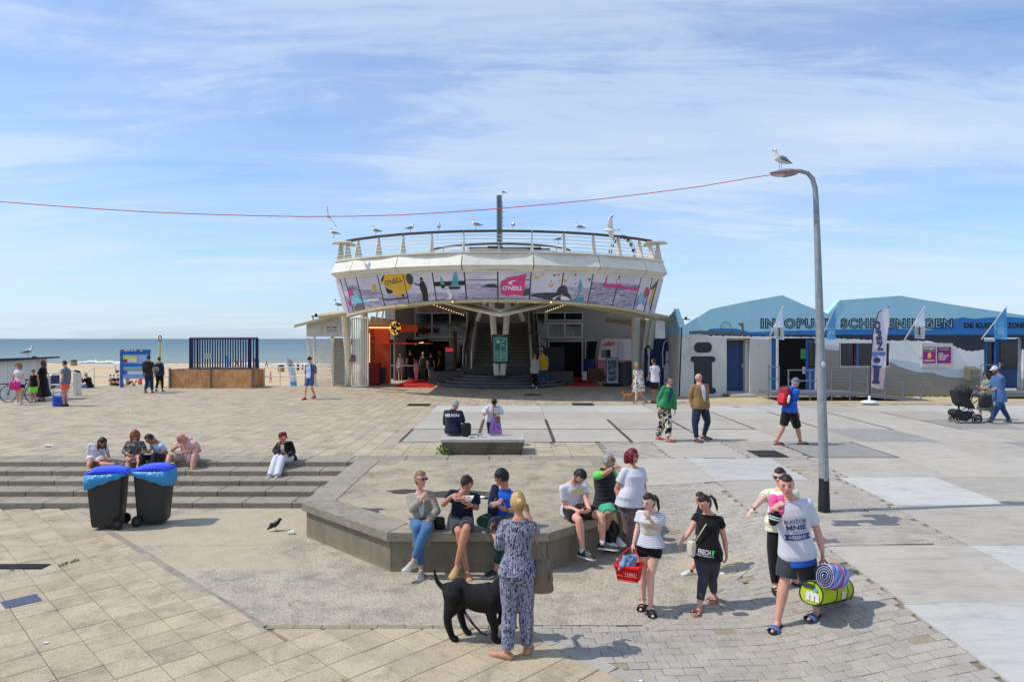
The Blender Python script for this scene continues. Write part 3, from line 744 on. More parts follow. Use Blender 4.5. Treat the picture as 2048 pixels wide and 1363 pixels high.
# poster band: panels leaning inwards towards their lower edge
pa=[-52,-49,-46.5,-41,-32.8,-24.6,-16.4,-8.2,0,8.2,16.4,24.6,32.8,41,46,49,52]
def zbot(a_):return 5.0-.52*(abs(a_)/50)**2.0
def posterfn(kind):
 def fn(t,vec,nf,b,col):
  sp=N(t,'ShaderNodeSeparateXYZ');t.links.new(vec,sp.inputs[0])
  z=sp.outputs[2]
  sk=mixc(t,ramp(t,nf(.9,5,.6,sc=(1,1,2)),[(.3,0.),(.7,1.)]),srgb(196,190,206),srgb(224,218,226))
  wv=nf(3.2,8,.72,1.2,sc=(.5,.5,3.2));hz_={'sea':5.52,'calm':5.62,'rough':5.75,'low':5.28,'none':4.0}[kind]
  wc=ramp(t,wv,[(.3,srgb(124,116,136)),(.46,srgb(164,154,176)),(.6,srgb(206,198,214)),(.75,srgb(222,216,228))]if kind!='rough' else[(.32,srgb(80,74,90)),(.47,srgb(142,134,154)),(.58,srgb(200,192,210)),(.75,srgb(214,208,218))])
  m2=ramp(t,mathn(t,'SUBTRACT',hz_+1.0,mathn(t,'ADD',z,0.7)),[(.28,0.),(.32,1.)])
  return mixc(t,m2,sk,wc)
 return fn
M_POST={k:mat('poster photo '+k,rough=.35,var=0,fn=posterfn(k),spec=.4,coords='world')for k in('sea','calm','rough','low','none')}
pk=['none','low','rough','sea','low','low','low','calm','calm','low','sea','rough','rough','low','none','none']
def on_panel(i,s_,t_,d=0.0):
 """point on poster panel i; s_ 0..1 left-right, t_ 0..1 bottom-top, d metres proud"""
 a0,a1=pa[i],pa[i+1]
 def col_(a_,t):R=9.42+(9.9-9.42)*t;return arcp(R+d,a_,zbot(a_)+(6.12-zbot(a_))*t)
 return col_(a0,t_).lerp(col_(a1,t_),s_)
for i in range(len(pa)-1):
 mb=MB();e=.012
 q=[on_panel(i,e,0),on_panel(i,1-e,0),on_panel(i,1-e,1),on_panel(i,e,1)];n=(q[1]-q[0]).cross(q[3]-q[0]).normalized();n=n if n.y<0 else-n
 mb.prism(q,-n*.05);obj('poster_panel',mb,M_POST[pk[i]],pav)
for i in range(1,len(pa)-1):
 mb=MB();mb.tube([on_panel(i,0,0,-.02),on_panel(i,0,1,-.02)],.035,6);obj('panel_mullion',mb,mat('dark mullion',srgb(58,56,48)),pav)
def pshape(i,pts,m_,name='poster_print',d=.012):
 """flat printed shape; pts in (s,t) of the panel, may run over to the neighbours"""
 def pt(s_,t_):
  k=i
  while s_>1 and k<len(pa)-2:s_-=1;k+=1
  while s_<0 and k>0:s_+=1;k-=1
  return on_panel(k,s_,t_,d)
 mb=MB();f=[tuple(x)for x in tessellate_polygon([[Vector((a_,b_,0))for a_,b_ in pts]])]
 mb.add([pt(*p)for p in pts],f);return obj(name,mb,m_,pav)
PY=mat('print yellow',srgb(226,178,62),rough=.4,var=.18,vs=5);PP=mat('print pink',srgb(214,66,128),rough=.4,var=.16,vs=4);PK=mat('print black',srgb(42,40,44),rough=.4,var=.2);PT=mat('print teal',srgb(70,164,172),rough=.4,var=.2,vs=4)
PG=mat('print grey',srgb(110,104,116),rough=.4,var=.3,vs=4);PWt=mat('print white',srgb(236,230,236),rough=.4,var=.05);PB=mat('print light blue',srgb(120,196,222),rough=.4,var=.2,vs=6);PR=mat('print red',srgb(206,70,96),rough=.4,var=.1);PGR=mat('print dark grey',srgb(70,66,74),rough=.4,var=.3,vs=3)
def circ(cx_,cy_,rx,ry,n=20,a0=0,a1=360):return[(cx_+rx*math.cos(math.radians(a0+(a1-a0)*i/n)),cy_+ry*math.sin(math.radians(a0+(a1-a0)*i/n)))for i in range(n if a1-a0==360 else n+1)]
def rag(cx_,cy_,rx,ry,seed,n=26,a_=.25):
 r=random.Random(seed);return[(cx_+rx*math.cos(6.2832*i/n)*(1-a_*r.random()),cy_+ry*math.sin(6.2832*i/n)*(1-a_*r.random()))for i in range(n)]
pshape(3,rag(.72,.60,.1,.13,1),PY)
kite=[(.02,.74),(.12,.86),(.25,.99),(.6,1.0),(.97,.99)]
pshape(4,[(.02,.72),(.12,.80),(.28,.99),(.99,.99),(.99,.42),(.86,.30),(.62,.3-.05),(.5,.42),(.32,.56),(.16,.68)],PY)
pshape(4,[(1.01,.99),(1.16,.99),(1.14,.8),(1.2,.7),(1.26,.62),(1.12,.46),(1.01,.4)],PY)
pshape(4,[(.1,.82),(.26,.98),(.3,.98),(.15,.76)],PK,d=.016);pshape(4,[(.2,.6),(.3,.52),(.48,.44),(.44,.38),(.24,.38)],PK,d=.016)
pshape(4,circ(1.2,.8,.12,.19),PGR,d=.016);pshape(4,[(.76,.30),(.9,.30),(.84,.18)],PK,d=.016)
pshape(4,[(.05,.2),(.99,.2),(.99,.15),(.05,.16)],PGR,d=.014)
pshape(5,[(.52,.02),(.72,.02),(.74,.45),(.7,.62),(.64,.74),(.56,.72),(.5,.58),(.5,.4),(.54,.3)],PK);pshape(5,circ(.6,.77,.05,.08,12),PK);pshape(5,circ(.61,.72,.025,.04,10),PP,d=.016)
pshape(5,[(.32,.62),(.34,.66),(.5,.6),(.52,.54)],PK);pshape(5,rag(.47,.36,.05,.05,4),PWt,d=.016)
pshape(6,[(.01,.66),(.99,.67),(.99,.51),(.01,.50)],PK,d=.014)
pshape(6,[(.22,.55),(.36,.57),(.24,.86)],PT,d=.018);pshape(6,[(.54,.50),(.8,.52),(.76,.99),(.7,.99)],PT,d=.018);pshape(6,[(.45,.48),(.86,.46),(.8,.38),(.5,.38)],PK,d=.018);pshape(6,[(.22,.5),(.34,.5),(.32,.42),(.24,.42)],PK,d=.018)
pshape(6,[(.36,.36),(.5,.36),(.44,.12),(.3,.02),(.5,.02),(.56,.2)],PWt,d=.014)
pshape(7,[(.01,.70),(.99,.71),(.99,.68),(.01,.68)],PG,d=.014);pshape(7,[(.5,.46),(.7,.54),(.86,.55),(.99,.5),(.99,.4),(.7,.42)],PGR,d=.014)
pshape(8,[(.09,.62),(.3,.78),(.6,.84),(.86,.92),(.83,.6),(.79,.12),(.5,.16),(.3,.12),(.12,.16),(.08,.4)],PP,d=.016)
pshape(8,[(.8,.35),(.99,.4),(.99,.16),(.8,.1)],PGR,d=.014);pshape(8,[(.82,.72),(.99,.72),(.99,.68),(.82,.68)],PG,d=.014)
pshape(8,[(.3,.58),(.36,.64),(.44,.67),(.58,.67),(.5,.645),(.44,.62),(.42,.58),(.44,.545),(.5,.53),(.4,.52)],PWt,d=.02)
pshape(8,[(.40,.585),(.46,.625),(.56,.635),(.49,.60),(.47,.57),(.52,.545),(.44,.55)],PP,d=.024)
def gull_print(i,cx_,cy_,s_,m_):pshape(i,[(cx_-s_,cy_+s_*1.1),(cx_-s_*.3,cy_+s_*.3),(cx_,cy_+s_*.5),(cx_+s_*.4,cy_+s_*.3),(cx_+s_,cy_+s_*1.4),(cx_+s_*.4,cy_-s_*.3),(cx_-s_*.2,cy_-s_*.5)],m_,d=.018)
for(x,y,s_,m_)in((.17,.78,.12,PY),(.65,.50,.11,PY),(.72,.88,.06,PK),(.86,.9,.05,PK),(.64,.66,.04,PK),(.9,.68,.06,PY),(.36,.9,.06,PY),(1.1,.7,.11,PY),(1.4,.92,.05,PK),(1.9,.78,.07,PK),(1.45,.62,.04,PK),(1.5,.25,.04,PK)):gull_print(9,x,y,s_,m_)
pshape(9,[(.0,.12),(.5,.03),(.62,.02),(.99,.02),(.99,.28),(.5,.26),(.15,.2)],PGR,d=.014)
pshape(9,[(.86,.02),(1.4,.02),(1.36,.18),(1.24,.3),(1.2,.44),(1.12,.54),(1.0,.54),(.9,.46),(.86,.3),(.72,.18),(.66,.02)],PGR,d=.018);pshape(9,circ(1.05,.03,.3,.14,12,0,180),PWt,d=.022)
pshape(10,[(.58,.84),(.62,.7),(.70,.56),(.68,.4),(.64,.25),(.54,.1),(.7,.16),(.82,.18),(.84,.04),(.4,.02),(.52,.12),(.6,.24),(.62,.4),(.56,.52),(.58,.66)],PT,d=.02)
pshape(11,[(.4,.58),(.46,.66),(.5,.66),(.5,.9),(.54,.96),(.56,.66),(.7,.66),(1.0,.68),(1.0,.58)],PP,d=.016);pshape(12,[(0,.58),(0,.7),(.15,.72),(.2,.66),(.99,.62),(.99,.56)],PP,d=.016)
rg=circ(.0,.78,.07,.10,18);pshape(12,rg[:],PP,d=.015);pshape(12,circ(.0,.78,.045,.075,18),PWt,d=.02)
pshape(13,rag(.4,.35,.25,.22,8),PB,d=.016);pshape(13,rag(.75,.55,.2,.18,9),PR,d=.018);pshape(13,[(.4,.3),(.9,.1),(.9,.02),(.2,.02)],PWt,d=.014);pshape(14,[(.5,.25),(.9,.25),(.9,.75),(.55,.75)],PY,d=.018);pshape(14,[(.1,.7),(.95,.95),(.95,.85),(.9,.1),(.8,.1),(.8,.75),(.2,.65)],PGR,d=.02)
pshape(2,rag(.2,.56,.18,.14,11),PP,d=.018);pshape(2,[(.2,.45),(.7,.5),(1.0,.2),(1.3,.18),(1.3,.28),(.9,.34),(.7,.22),(.3,.2)],PB,d=.016);pshape(1,rag(.6,.3,.3,.1,12),PP,d=.018);pshape(2,rag(.6,.08,.5,.12,13),PG,d=.013)
pshape(3,rag(.5,.24,.49,.05,5,a_=.5),PWt,d=.014)
def textmesh(body,size=1.0,bold=0.0,space=1.0,shear=0.0,align='CENTER'):
 cu=bpy.data.curves.new('t','FONT');cu.body=body;cu.size=size;cu.offset=bold;cu.space_character=space;cu.shear=shear;cu.align_x=align;cu.align_y='CENTER';cu.resolution_u=3;cu.fill_mode='FRONT'
 o=bpy.data.objects.new('t',cu);COL.objects.link(o);dg=bpy.context.evaluated_depsgraph_get();me=bpy.data.meshes.new_from_object(o.evaluated_get(dg))
 v=[tuple(p.co)for p in me.vertices];f=[tuple(p.vertices)for p in me.polygons]
 bpy.data.objects.remove(o);bpy.data.curves.remove(cu);bpy.data.meshes.remove(me)
 return v,f
def text(body,origin,xd,yd,width,height,m_,parent=None,name='lettering',bold=0.02,space=1.0,shear=0.0,fit=None,mapf=None,**kw):
 """lettering fitted to width x height around origin; xd, yd unit vectors"""
 v,f=textmesh(body,1.0,bold,space,shear)
 if not v:return None
 a_=np.array(v if fit is None else textmesh(body,1.0,fit,space,shear)[0]);x0,x1,y0,y1=a_[:,0].min(),a_[:,0].max(),a_[:,1].min(),a_[:,1].max()
 sx,sy=width/(x1-x0),height/(y1-y0);mx,my=(x0+x1)/2,(y0+y1)/2
 o=Vector(origin)if not mapf else None;xd=Vector(xd);yd=Vector(yd)
 vs=[(mapf(((p[0]-mx)*sx),((p[1]-my)*sy))if mapf else o+xd*((p[0]-mx)*sx)+yd*((p[1]-my)*sy))for p in v]
 mb=MB();mb.add(vs,f);return obj(name,mb,m_,parent,fix=False,**kw)
text("O'NEILL",0,(1,0,0),(0,0,1),1,1,PWt,pav,mapf=lambda x,y:on_panel(8,.45+x*.62,.40+y*.16,.022),shear=.25,bold=.03)
text("O'NEILL",0,(1,0,0),(0,0,1),1,1,PK,pav,mapf=lambda x,y:on_panel(4,.58+x*.70,.76+y*.16+x*.1,.02),bold=.0)
mb=MB();ringstrip(mb,[(9.95,ZB-.03),(9.95,ZB+.02),(9.7,ZB+.02),(9.7,ZB-.03)],-51,51,24);obj('poster_top_rail',mb,M_CREAM,pav)
for(a0,a1)in((-50,-24.6),(-24.4,-.1),(.1,24.4),(24.6,50)):
 mb=MB();n=8;rings=[]
 for i in range(n+1):
  a_=a0+(a1-a0)*i/n;z=zbot(a_)-.02;rings.append([arcp(9.47,a_,z),arcp(9.47,a_,z-.12),arcp(9.25,a_,z-.14),arcp(9.25,a_,z)])
 mb.loft(rings);obj('arch_beam',mb,M_DIRTY,pav)
for sgn in(-1,1):
 mb=MB();p0=P(870 if sgn<0 else 1130,603,30.2);p1=P(640 if sgn<0 else 1345,632+(8 if sgn>0 else 0),33.5);mb.tube([p0,p1],.13,8);obj('side_beam',mb,M_DIRTY,pav)
 for(dz,dv)in((0,0),(14,14)):
  pass
 pt=P(1000 if True else 0,622,29.6);pe=P(903 if sgn<0 else 1098,598,32.6);pt2=P(1000,630,29.4);pe2=P(880 if sgn<0 else 1122,603,32.0)
 for(q0,q1,nm)in((pt,pe,'truss_beam'),(pt2,pe2,'truss_beam')):
  mb=MB();mb.tube([q0,q1],.075,4,up=(0,0,1));obj(nm,mb,M_CREAM2,pav)
 mb=MB();mb.add([pt+Vector((0,0,-.02)),pe,pe2,pt2+Vector((0,0,.02))],[(0,1,2,3)]);mb.add([p+Vector((0,0,-.03))for p in(pt,pe,pe2,pt2)],[(3,2,1,0)]);obj('truss_web',mb,M_DIRTY,pav)
M_COL=M_CREAM
for(a_,b_,r)in((P(994,752,36.2),P(983,598,35.4),.16),(P(1005,752,36.2),P(1016,598,35.4),.16),(P(955,640,39),P(972,600,38),.12),(P(1046,640,39),P(1030,600,38),.12)):
 mb=MB();mb.tube([a_,b_],r,14);obj('column',mb,M_COL,pav,smooth=True,auto=40)
for(u0,v0,u1,v1,y0,y1,r)in((701,771,689,625,37.2,34.2,.17),(727,768,728,622,37.5,37.0,.2),(1272,768,1271,628,37.2,36.6,.22),(1280,768,1296,640,37.6,36.6,.12),(1296,768,1306,632,37.4,36.8,.18),(1300,690,1308,632,36.8,36.6,.15)):
 mb=MB();mb.tube([P(u0,v0,y0),P(u1,v1,y1)],r,14);obj('column',mb,M_COL,pav,smooth=True,auto=40)
YW=46.0
def rectP(u0,v0,u1,v1,y,th=.1):
 mb=MB();a_,b_=P(u0,v1,y),P(u1,v0,y);mb.box(((a_.x+b_.x)/2,y+th/2,(a_.z+b_.z)/2),(abs(b_.x-a_.x),th,abs(b_.z-a_.z)));return mb
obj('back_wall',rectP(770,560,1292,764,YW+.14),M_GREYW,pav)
mb=rectP(880,560,1110,764,YW+.05,.06);
def window(u0,v0,u1,v1,y=YW,mull=(),rails=(),fm=M_WHITE,fw=.07,glass=M_DARKGL,parent=pav,name='window'):
 a_,b_=P(u0,v1,y),P(u1,v0,y);mb=MB()
 for(x0,x1,z0,z1)in((a_.x,a_.x+fw,a_.z,b_.z),(b_.x-fw,b_.x,a_.z,b_.z),(a_.x+fw,b_.x-fw,a_.z,a_.z+fw),(a_.x+fw,b_.x-fw,b_.z-fw,b_.z)):mb.box(((x0+x1)/2,y-.03,(z0+z1)/2),(x1-x0,.12,z1-z0))
 for m_ in mull:x=a_.x+(b_.x-a_.x)*m_;mb.box((x,y-.025,(a_.z+b_.z)/2),(fw*.9,.1,b_.z-a_.z-2*fw))
 for m_ in rails:z=a_.z+(b_.z-a_.z)*m_;mb.box(((a_.x+b_.x)/2,y-.02,z),(b_.x-a_.x-2*fw,.09,fw*.9))
 f=obj(name,mb,fm,parent)
 if name=='window' or glass is not None:
  g=MB();g.box(((a_.x+b_.x)/2,y+.03,(a_.z+b_.z)/2),(b_.x-a_.x-fw,.03,b_.z-a_.z-fw));obj('pane',g,glass,f)
 return f
window(829,624,935,676,mull=(.33,.67),fw=.1);window(1066,624,1092,676,fw=.1);window(1093,624,1166,641,mull=(.5,));window(1093,644,1166,677,mull=(.5,),fw=.14)
window(830,679,902,755,mull=(),fw=.08,glass=M_DARK);window(905,679,934,740,fw=.12);window(1066,679,1092,740,fw=.1);window(1096,680,1166,762,fw=.1,glass=M_DARK);window(1170,680,1200,750,fw=.06,glass=M_DARKGL)
text('OI',P(1141,667,YW-.1),(1,0,0),(0,0,1),.45,.3,M_WHITE,pav,name='window_lettering')
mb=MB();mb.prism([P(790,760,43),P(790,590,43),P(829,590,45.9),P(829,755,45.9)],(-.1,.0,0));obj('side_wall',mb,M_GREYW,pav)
mb=MB();mb.prism([Vector((-12,37.4,.66)),Vector((11,37.4,.66)),Vector((11,60,.70)),Vector((-12,60,.70))],(0,0,-.3));obj('pavilion_floor',mb,M_TILE_UP,pav)
rs=M_BSTEP
for k in range(4):
 mb=MB();R=3.62-.42*k;z=.70+.145*(k+1)
 pts=[Vector((-.62+R*math.cos(math.radians(180+i*7.5)),38.7+R*.98*math.sin(math.radians(180+i*7.5)),z))for i in range(25)]
 mb.prism(pts,(0,0,-.142));obj('round_step',mb,rs,pav)
 mb=MB();mb.tube([p+Vector((0,0,.0))for p in pts],.016,4);obj('step_nosing',mb,mat('worn step nosing',srgb(150,152,156),rough=.4),pav)
zs=1.28
for sgn in(-1,1):
 mb=MB();mb.box((-.62+sgn*3.1,39.2,1.05),(2.0,.9,.78),bev=.02);obj('plinth',mb,rs,pav)
for k in range(3):
 mb=MB();mb.box((-.75,39.3+.35*k,zs+.1+.17*k-.085),(4.5,.36,.17));obj('stair_tread',mb,rs,pav)
n=27;y0,y1,z0,z1=40.4,52.0,zs+.52,6.75
for k in range(n):
 y=y0+(y1-y0)*k/n;z=z0+(z1-z0)*k/n;mb=MB();mb.box((-.62,y,z+.10),(3.3,.44,.05));obj('stair_tread',mb,M_TREAD,pav)
 mb=MB();mb.box((-.62,y+.2,z-.01),(3.3,.03,.18));obj('stair_riser',mb,M_RISER,pav)
for sgn in(-1,1):
 x=-.62+sgn*1.72;mb=MB()
 mb.prism([(x,y0-.6,z0-.35),(x,y0-.6,z0+.75),(x,y1,z1+.95),(x,y1,z1-.35)],(.07*sgn,0,0));obj('stair_side_panel',mb,M_CREAM2,pav)
 x2=-.62+sgn*2.25;mb=MB();mb.prism([(x2,y0-.4,z0-.3),(x2,y0-.4,z0+.8),(x2,y1,z1+.9),(x2,y1,z1-.3)],(.05*sgn,0,0));obj('stair_side_panel',mb,M_WHITE,pav)
 for k in range(7):
  f=(k+.2)/7;mb=MB();ya=y0+(y1-y0)*f;za=z0+(z1-z0)*f;mb.tube([(x2-sgn*.02,ya,za-.3),(x2-sgn*.02,ya+.9,za+1.1)],.022,5);obj('rail_brace',mb,M_BLACK,pav)
def bulbs(name,pts,r,label=None,m_=M_BULB,wire=True,parent=None,cat=None,sag=0.0):
 t=thing(name,label,cat,pts[0])if label else parent
 mb=MB()
 if wire:mb.tube(pts,.008,4);obj('wire',mb,M_BLACK,t)
 mb=MB()
 for p in pts:mb.ell(Vector(p)+Vector((0,0,-r)),(r,r,r*1.2),nu=8,nv=5)
 obj('bulb',mb,m_,t,kind='stuff');return t
def lerpP(a_,b_,n):return[Vector(a_).lerp(Vector(b_),i/(n-1))for i in range(n)]
bulbs('string_lights',lerpP(P(861,606,30.5),P(927,629,38),13),.024,'string of warm bulbs under the left half of the poster arch',cat='string lights')
bulbs('string_lights',lerpP(P(1092,622,38),P(1136,606,30.5),11),.024,'string of warm bulbs under the right half of the poster arch',cat='string lights')
bulbs('string_lights',lerpP(P(905,602,29.2),P(1102,603,29.2),7),.028,'widely spaced bulbs along the middle of the poster arch',cat='string lights')
M_PANELW=mat('pressed white wall panel',srgb(206,206,200),rough=.5,var=.06)
# exit gate building with turnstile
ex=thing('turnstile_gate','white exit gate building with full height turnstile and EXIT ONLY board','gate',P(655,773,37.0))
YE=37.0
def pol(us,y,th=.1,mb=None):
 mb=mb or MB();mb.prism([P(u,v,y)for u,v in us],(0,th,0));return mb
for(us)in([(613,643),(644,636),(644,673),(613,673)],[(644.6,636),(675,629),(675,673),(644.6,673)],[(675.6,629),(699,626),(704,673),(675.6,673)]):obj('wall_panel',pol(us,YE,.12),M_PANELW,ex)
for(cu_,cv_)in((628,655),(660,652)):
 mb=MB();c=P(cu_,cv_,YE-.02);mb.tube([c+Vector((0,.01,0)),c+Vector((0,-.02,0))],[.34,.25],24);obj('pressed_disc',mb,M_PANELW,ex,smooth=True,auto=30)
mb=MB();q=[P(588,650,36.2),P(692,622,36.2),P(700,626,39.5),P(606,645,39.5)];mb.prism(q,(0,0,-.14));obj('roof',mb,M_DIRTY,ex)
board=obj('notice_board',pol([(650,650),(679,650),(679,666),(650,666)],YE-.06,.05),M_WHITE,ex)
text('EXIT ONLY',P(664.5,654.5,YE-.075),(1,0,0),(0,0,1),.62,.10,M_BLACK,ex,bold=.03)
text('NO TRESPASSING',P(664.5,659.3,YE-.075),(1,0,0),(0,0,1),.6,.05,M_BLACK,ex,bold=.02)
text('CAMERA SURVEILLANCE',P(664.5,662.5,YE-.075),(1,0,0),(0,0,1),.6,.05,M_BLACK,ex,bold=.02)
for u in(629,665,692):mb=MB();mb.tube([P(u,773,YE),P(u,673,YE)],.07 if u!=665 else .1,8);obj('post',mb,M_CREAM,ex)
mb=MB();mb.tube([P(614,676,YE),P(629,773,YE+.3)],.05,6);mb.tube([P(618,676,YE),P(634,773,YE+.3)],.05,6);obj('slanted_post',mb,M_CREAM,ex)
for k in range(11):
 v=680+k*8.4;mb=MB();r=.028
 a_,b_=P(631,v,YE-.05),P(659,v,YE-.05);dz=Vector((0,0,-.11))
 mb.tube([a_,b_,b_+Vector((.05,0,-.055)),b_+dz,a_+dz,a_+Vector((-.05,0,-.055))],r,6,closed=True);obj('turnstile_arm',mb,M_CREAM,ex)
 mb=MB();mb.tube([P(667,v-1,YE+.05),P(700,v-1,YE+.05)],r,6);mb.tube([P(667,v+3.2,YE+.05),P(700,v+3.2,YE+.05)],r,6);obj('barrier_bar',mb,M_CREAM,ex)
obj('dark_back',pol([(668,676),(692,676),(692,770),(668,770)],YE+1.0,.05),mat('brown back panel',srgb(92,66,44),var=.3),ex)
mb=MB();mb.box(P(665,680,YE-.1),(.24,.2,.22));obj('lock_box',mb,M_CREAM,ex)
gt=thing('barred_gate','open cream gate of upright bars beside the turnstile','gate',P(720,771,36.3))
mb=MB()
for(a_,b_)in(((704,636),(736,636)),((704,771),(736,771)),((704,636),(704,771)),((736,636),(736,771))):mb.tube([P(*a_,36.3),P(*b_,36.3)],.05,6)
obj('gate_frame',mb,M_CREAM,gt)
for k in range(6):mb=MB();u=708.5+k*4.6;mb.tube([P(u,637,36.3),P(u,770,36.3)],.03,6);obj('bar',mb,M_CREAM,gt)
sb=thing('letter_box','grey post box on the column beside the barred gate','box',P(704,724,36.0))
mb=MB();c=P(704.5,716,36.0);mb.box(c,(.32,.2,.38),bev=.02);obj('body',mb,mat('grey box',srgb(112,112,114)),sb);mb=MB();mb.tube([c+Vector((0,-.11,.02)),c+Vector((0,-.12,.02))],.07,12);obj('emblem',mb,mat('red sticker',srgb(206,70,50)),sb)
sg=thing('number_sign','small white sign with red border and number 8 on the gate post','sign',P(697,690,36.1))
mb=MB();c=P(697.5,683,36.1);mb.box(c,(.32,.03,.34));obj('plate',mb,mat('sign red',srgb(214,60,56)),sg);mb=MB();mb.box(c+Vector((0,-.02,0)),(.25,.01,.27));obj('face',mb,M_WHITE,sg);text('8',c+Vector((0,-.027,0)),(1,0,0),(0,0,1),.09,.14,M_BLACK,sg,bold=.03)
# orange snack kiosk
OR=mat('orange kiosk panel',srgb(214,76,22),rough=.5,var=.08)
ki=thing('snack_kiosk','bright orange snack kiosk with black lettering and lit edge','kiosk',P(760,765,39.5))
mb=MB();mb.box((P(757,700,39.8).x,39.8,2.2),(1.3,.3,3.1));obj('front_panel',mb,OR,ki)
mb=MB();mb.box((P(783,660,40.1).x,40.1,4.0-.1),(3.1,.25,.42));obj('header',mb,OR,ki)
for k,ch in enumerate('CHU'):text(ch,P(745,664+k*12.5,39.6),(1,0,0),(0,0,1),.22,.29,M_BLACK,ki,bold=.05)
text('RROS',P(745,712,39.6),(0,0,-1),(1,0,0),.9,.2,mat('grey print',srgb(60,56,56)),ki,bold=.03)
bulbs('edge_lights',lerpP(P(739,667,39.4),P(739,726,39.4),15),.03,parent=ki,wire=False);bulbs('edge_lights',lerpP(P(738,653.5,39.4),P(780,654,39.4),15),.035,parent=ki,wire=False)
mb=MB();mb.box((P(746,748,38.6).x,38.6,1.3),(.75,.7,1.25),bev=.02);obj('counter_block',mb,mat('dark red counter',srgb(142,34,26)),ki)
mb=MB();mb.box((P(766,752,39.0).x,39.0,1.2),(.28,.3,.9));obj('menu_board',mb,M_BLACK,ki)
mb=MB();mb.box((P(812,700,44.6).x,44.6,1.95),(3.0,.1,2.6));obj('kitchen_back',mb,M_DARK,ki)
mb=MB();mb.box((P(814,690,40).x,40.0,3.02),(2.9,1.4,.07));obj('awning',mb,OR,ki)
mb=MB();mb.box((P(780,720,39.9).x,39.9,1.85),(.09,.12,2.4));obj('awning_post',mb,M_WHITE,ki)
mb=MB();mb.box((P(800,718,40).x,40.3,1.72),(1.6,.5,.06));obj('counter',mb,M_WHITE,ki)
mb=MB();mb.box((P(838,686,39.6).x,39.6,P(838,686,39.6).z),(.5,.06,.05),M=Matrix.Rotation(-.18,3,'Y'));obj('light_tube',mb,M_BULB,ki)
orn=thing('bulb_ornament','cone shaped ornament covered with yellow bulbs above the orange kiosk','ornament',P(790,668,39.6))
c=P(790,656,39.6);mb=MB();mb.ell(c,(.30,.3,.36),nu=10,nv=8);obj('core',mb,M_BLACK,orn,smooth=True)
mb=MB();r=random.Random(3)
for k in range(90):
 a_,zz=r.uniform(0,6.28),r.uniform(-1,1);q=math.sqrt(1-zz*zz);mb.ell(c+Vector((.31*q*math.cos(a_),.31*q*math.sin(a_),.37*zz)),(.028,)*3,nu=5,nv=4)
obj('bulbs',mb,mat('yellow bulb',srgb(236,176,40),emit=(1,.6,.1),es=1.0,var=0),orn,kind='stuff')
# information screen
sc=thing('info_screen','upright black digital totem with green pier map standing before the stairs','screen',P(1000,726,35.6))
c=P(1001,697.5,35.6);hh=57/F*35.6;mb=MB();mb.box(c,(.92,.16,hh),bev=.03);obj('housing',mb,M_BLACK,sc)
def screenfn(t,vec,nf,b,col):
 c_=mixc(t,ramp(t,nf(1.6,3,.5),[(.35,0.),(.65,1.)]),srgb(26,70,82),srgb(58,128,118));t.links.new(c_,b.inputs['Emission Color']);b.inputs['Emission Strength'].default_value=.08;return c_
M_SCR=mat('map screen',rough=.2,var=0,fn=screenfn);MG=mat('map print',srgb(150,214,190),emit=srgb(120,200,170),es=.08,var=0)
mb=MB();mb.box(c+Vector((0,-.085,-.02)),(.74,.012,hh*.86));obj('display',mb,M_SCR,sc)
mb=MB();w2,h2=.33,hh*.39
for(dx,dz,sx,sz)in((0,h2,.68,.025),(0,-h2,.68,.025),(-w2,0,.025,2*h2),(w2,0,.025,2*h2),(.02,-.12,.03,.85)):mb.box(c+Vector((dx,-.094,dz-.02)),(sx,.006,sz))
for k in range(8):mb.box(c+Vector((0,-.094,-.14-k*.05)),(.58,.005,.014))
obj('map_lines',mb,MG,sc)
mb=MB();ci=c+Vector((-.12,-.096,.38));mb.tube([ci,ci+Vector((0,-.004,0))],.09,16);ci=c+Vector((.14,-.096,.42));mb.tube([ci+Vector((-.08,0,-.08)),ci+Vector((.08,0,.06))],.03,4);ci=c+Vector((.14,-.096,.2));mb.tube([ci+Vector((-.08,0,.06)),ci+Vector((.08,0,-.06))],.03,4);obj('map_shapes',mb,MG,sc)
text('WELCOME',c+Vector((0,-.085,hh*.46)),(1,0,0),(0,0,1),.36,.05,M_WHITE,sc)
mb=MB();cb=P(1000,752,35.9);mb.tube([cb,cb+Vector((0,0,.05))],.6,28);obj('base_plate',mb,M_BLACK,sc)
for us,lb in(([(787,775),(866,775),(877,752),(838,750)],'red carpet strip left of the round steps'),([(1128,773),(1205,773),(1166,752),(1130,751)],'red carpet strip right of the round steps')):
 q=[]
 for(u,v)in us:y=(CZ-.70)*F/(v-V0);q.append(Vector(((u-U0)/F*y,y,(.735 if y<37.4 else .722))))
 mb=MB();mb.prism(q,(0,0,-.02));obj('red_carpet',mb,M_RED,None,label=lb,cat='carpet')
fr=thing('drinks_fridge','tall dark drinks fridge with red header left of the stairs','fridge',P(900,748,40.0));c=P(900,720,40.0)
mb=MB();mb.box(c+Vector((0,.3,-.1)),(.6,.6,1.75),bev=.02);obj('cabinet',mb,M_BLACK,fr)
mb=MB();mb.box(c+Vector((0,-.02,.62)),(.54,.03,.28));obj('header',mb,mat('cola red',srgb(214,28,36),emit=(.8,.02,.03),es=.3,var=0),fr)
text('Coca-Cola',c+Vector((0,-.04,.62)),(1,0,0),(0,0,1),.44,.14,M_WHITE,fr,shear=.3)
mb=MB();mb.box(c+Vector((0,-.01,-.2)),(.5,.02,1.2));obj('glass_door',mb,M_DARKGL,fr)
cv=thing('small_caravan','white and pink vintage caravan parked under the pavilion at right','caravan',P(1235,752,42.0))
YC=42.0;
outl=[(1198,752),(1196,725),(1199,700),(1203,681),(1210,677),(1260,677),(1268,683),(1275,700),(1275,752)]
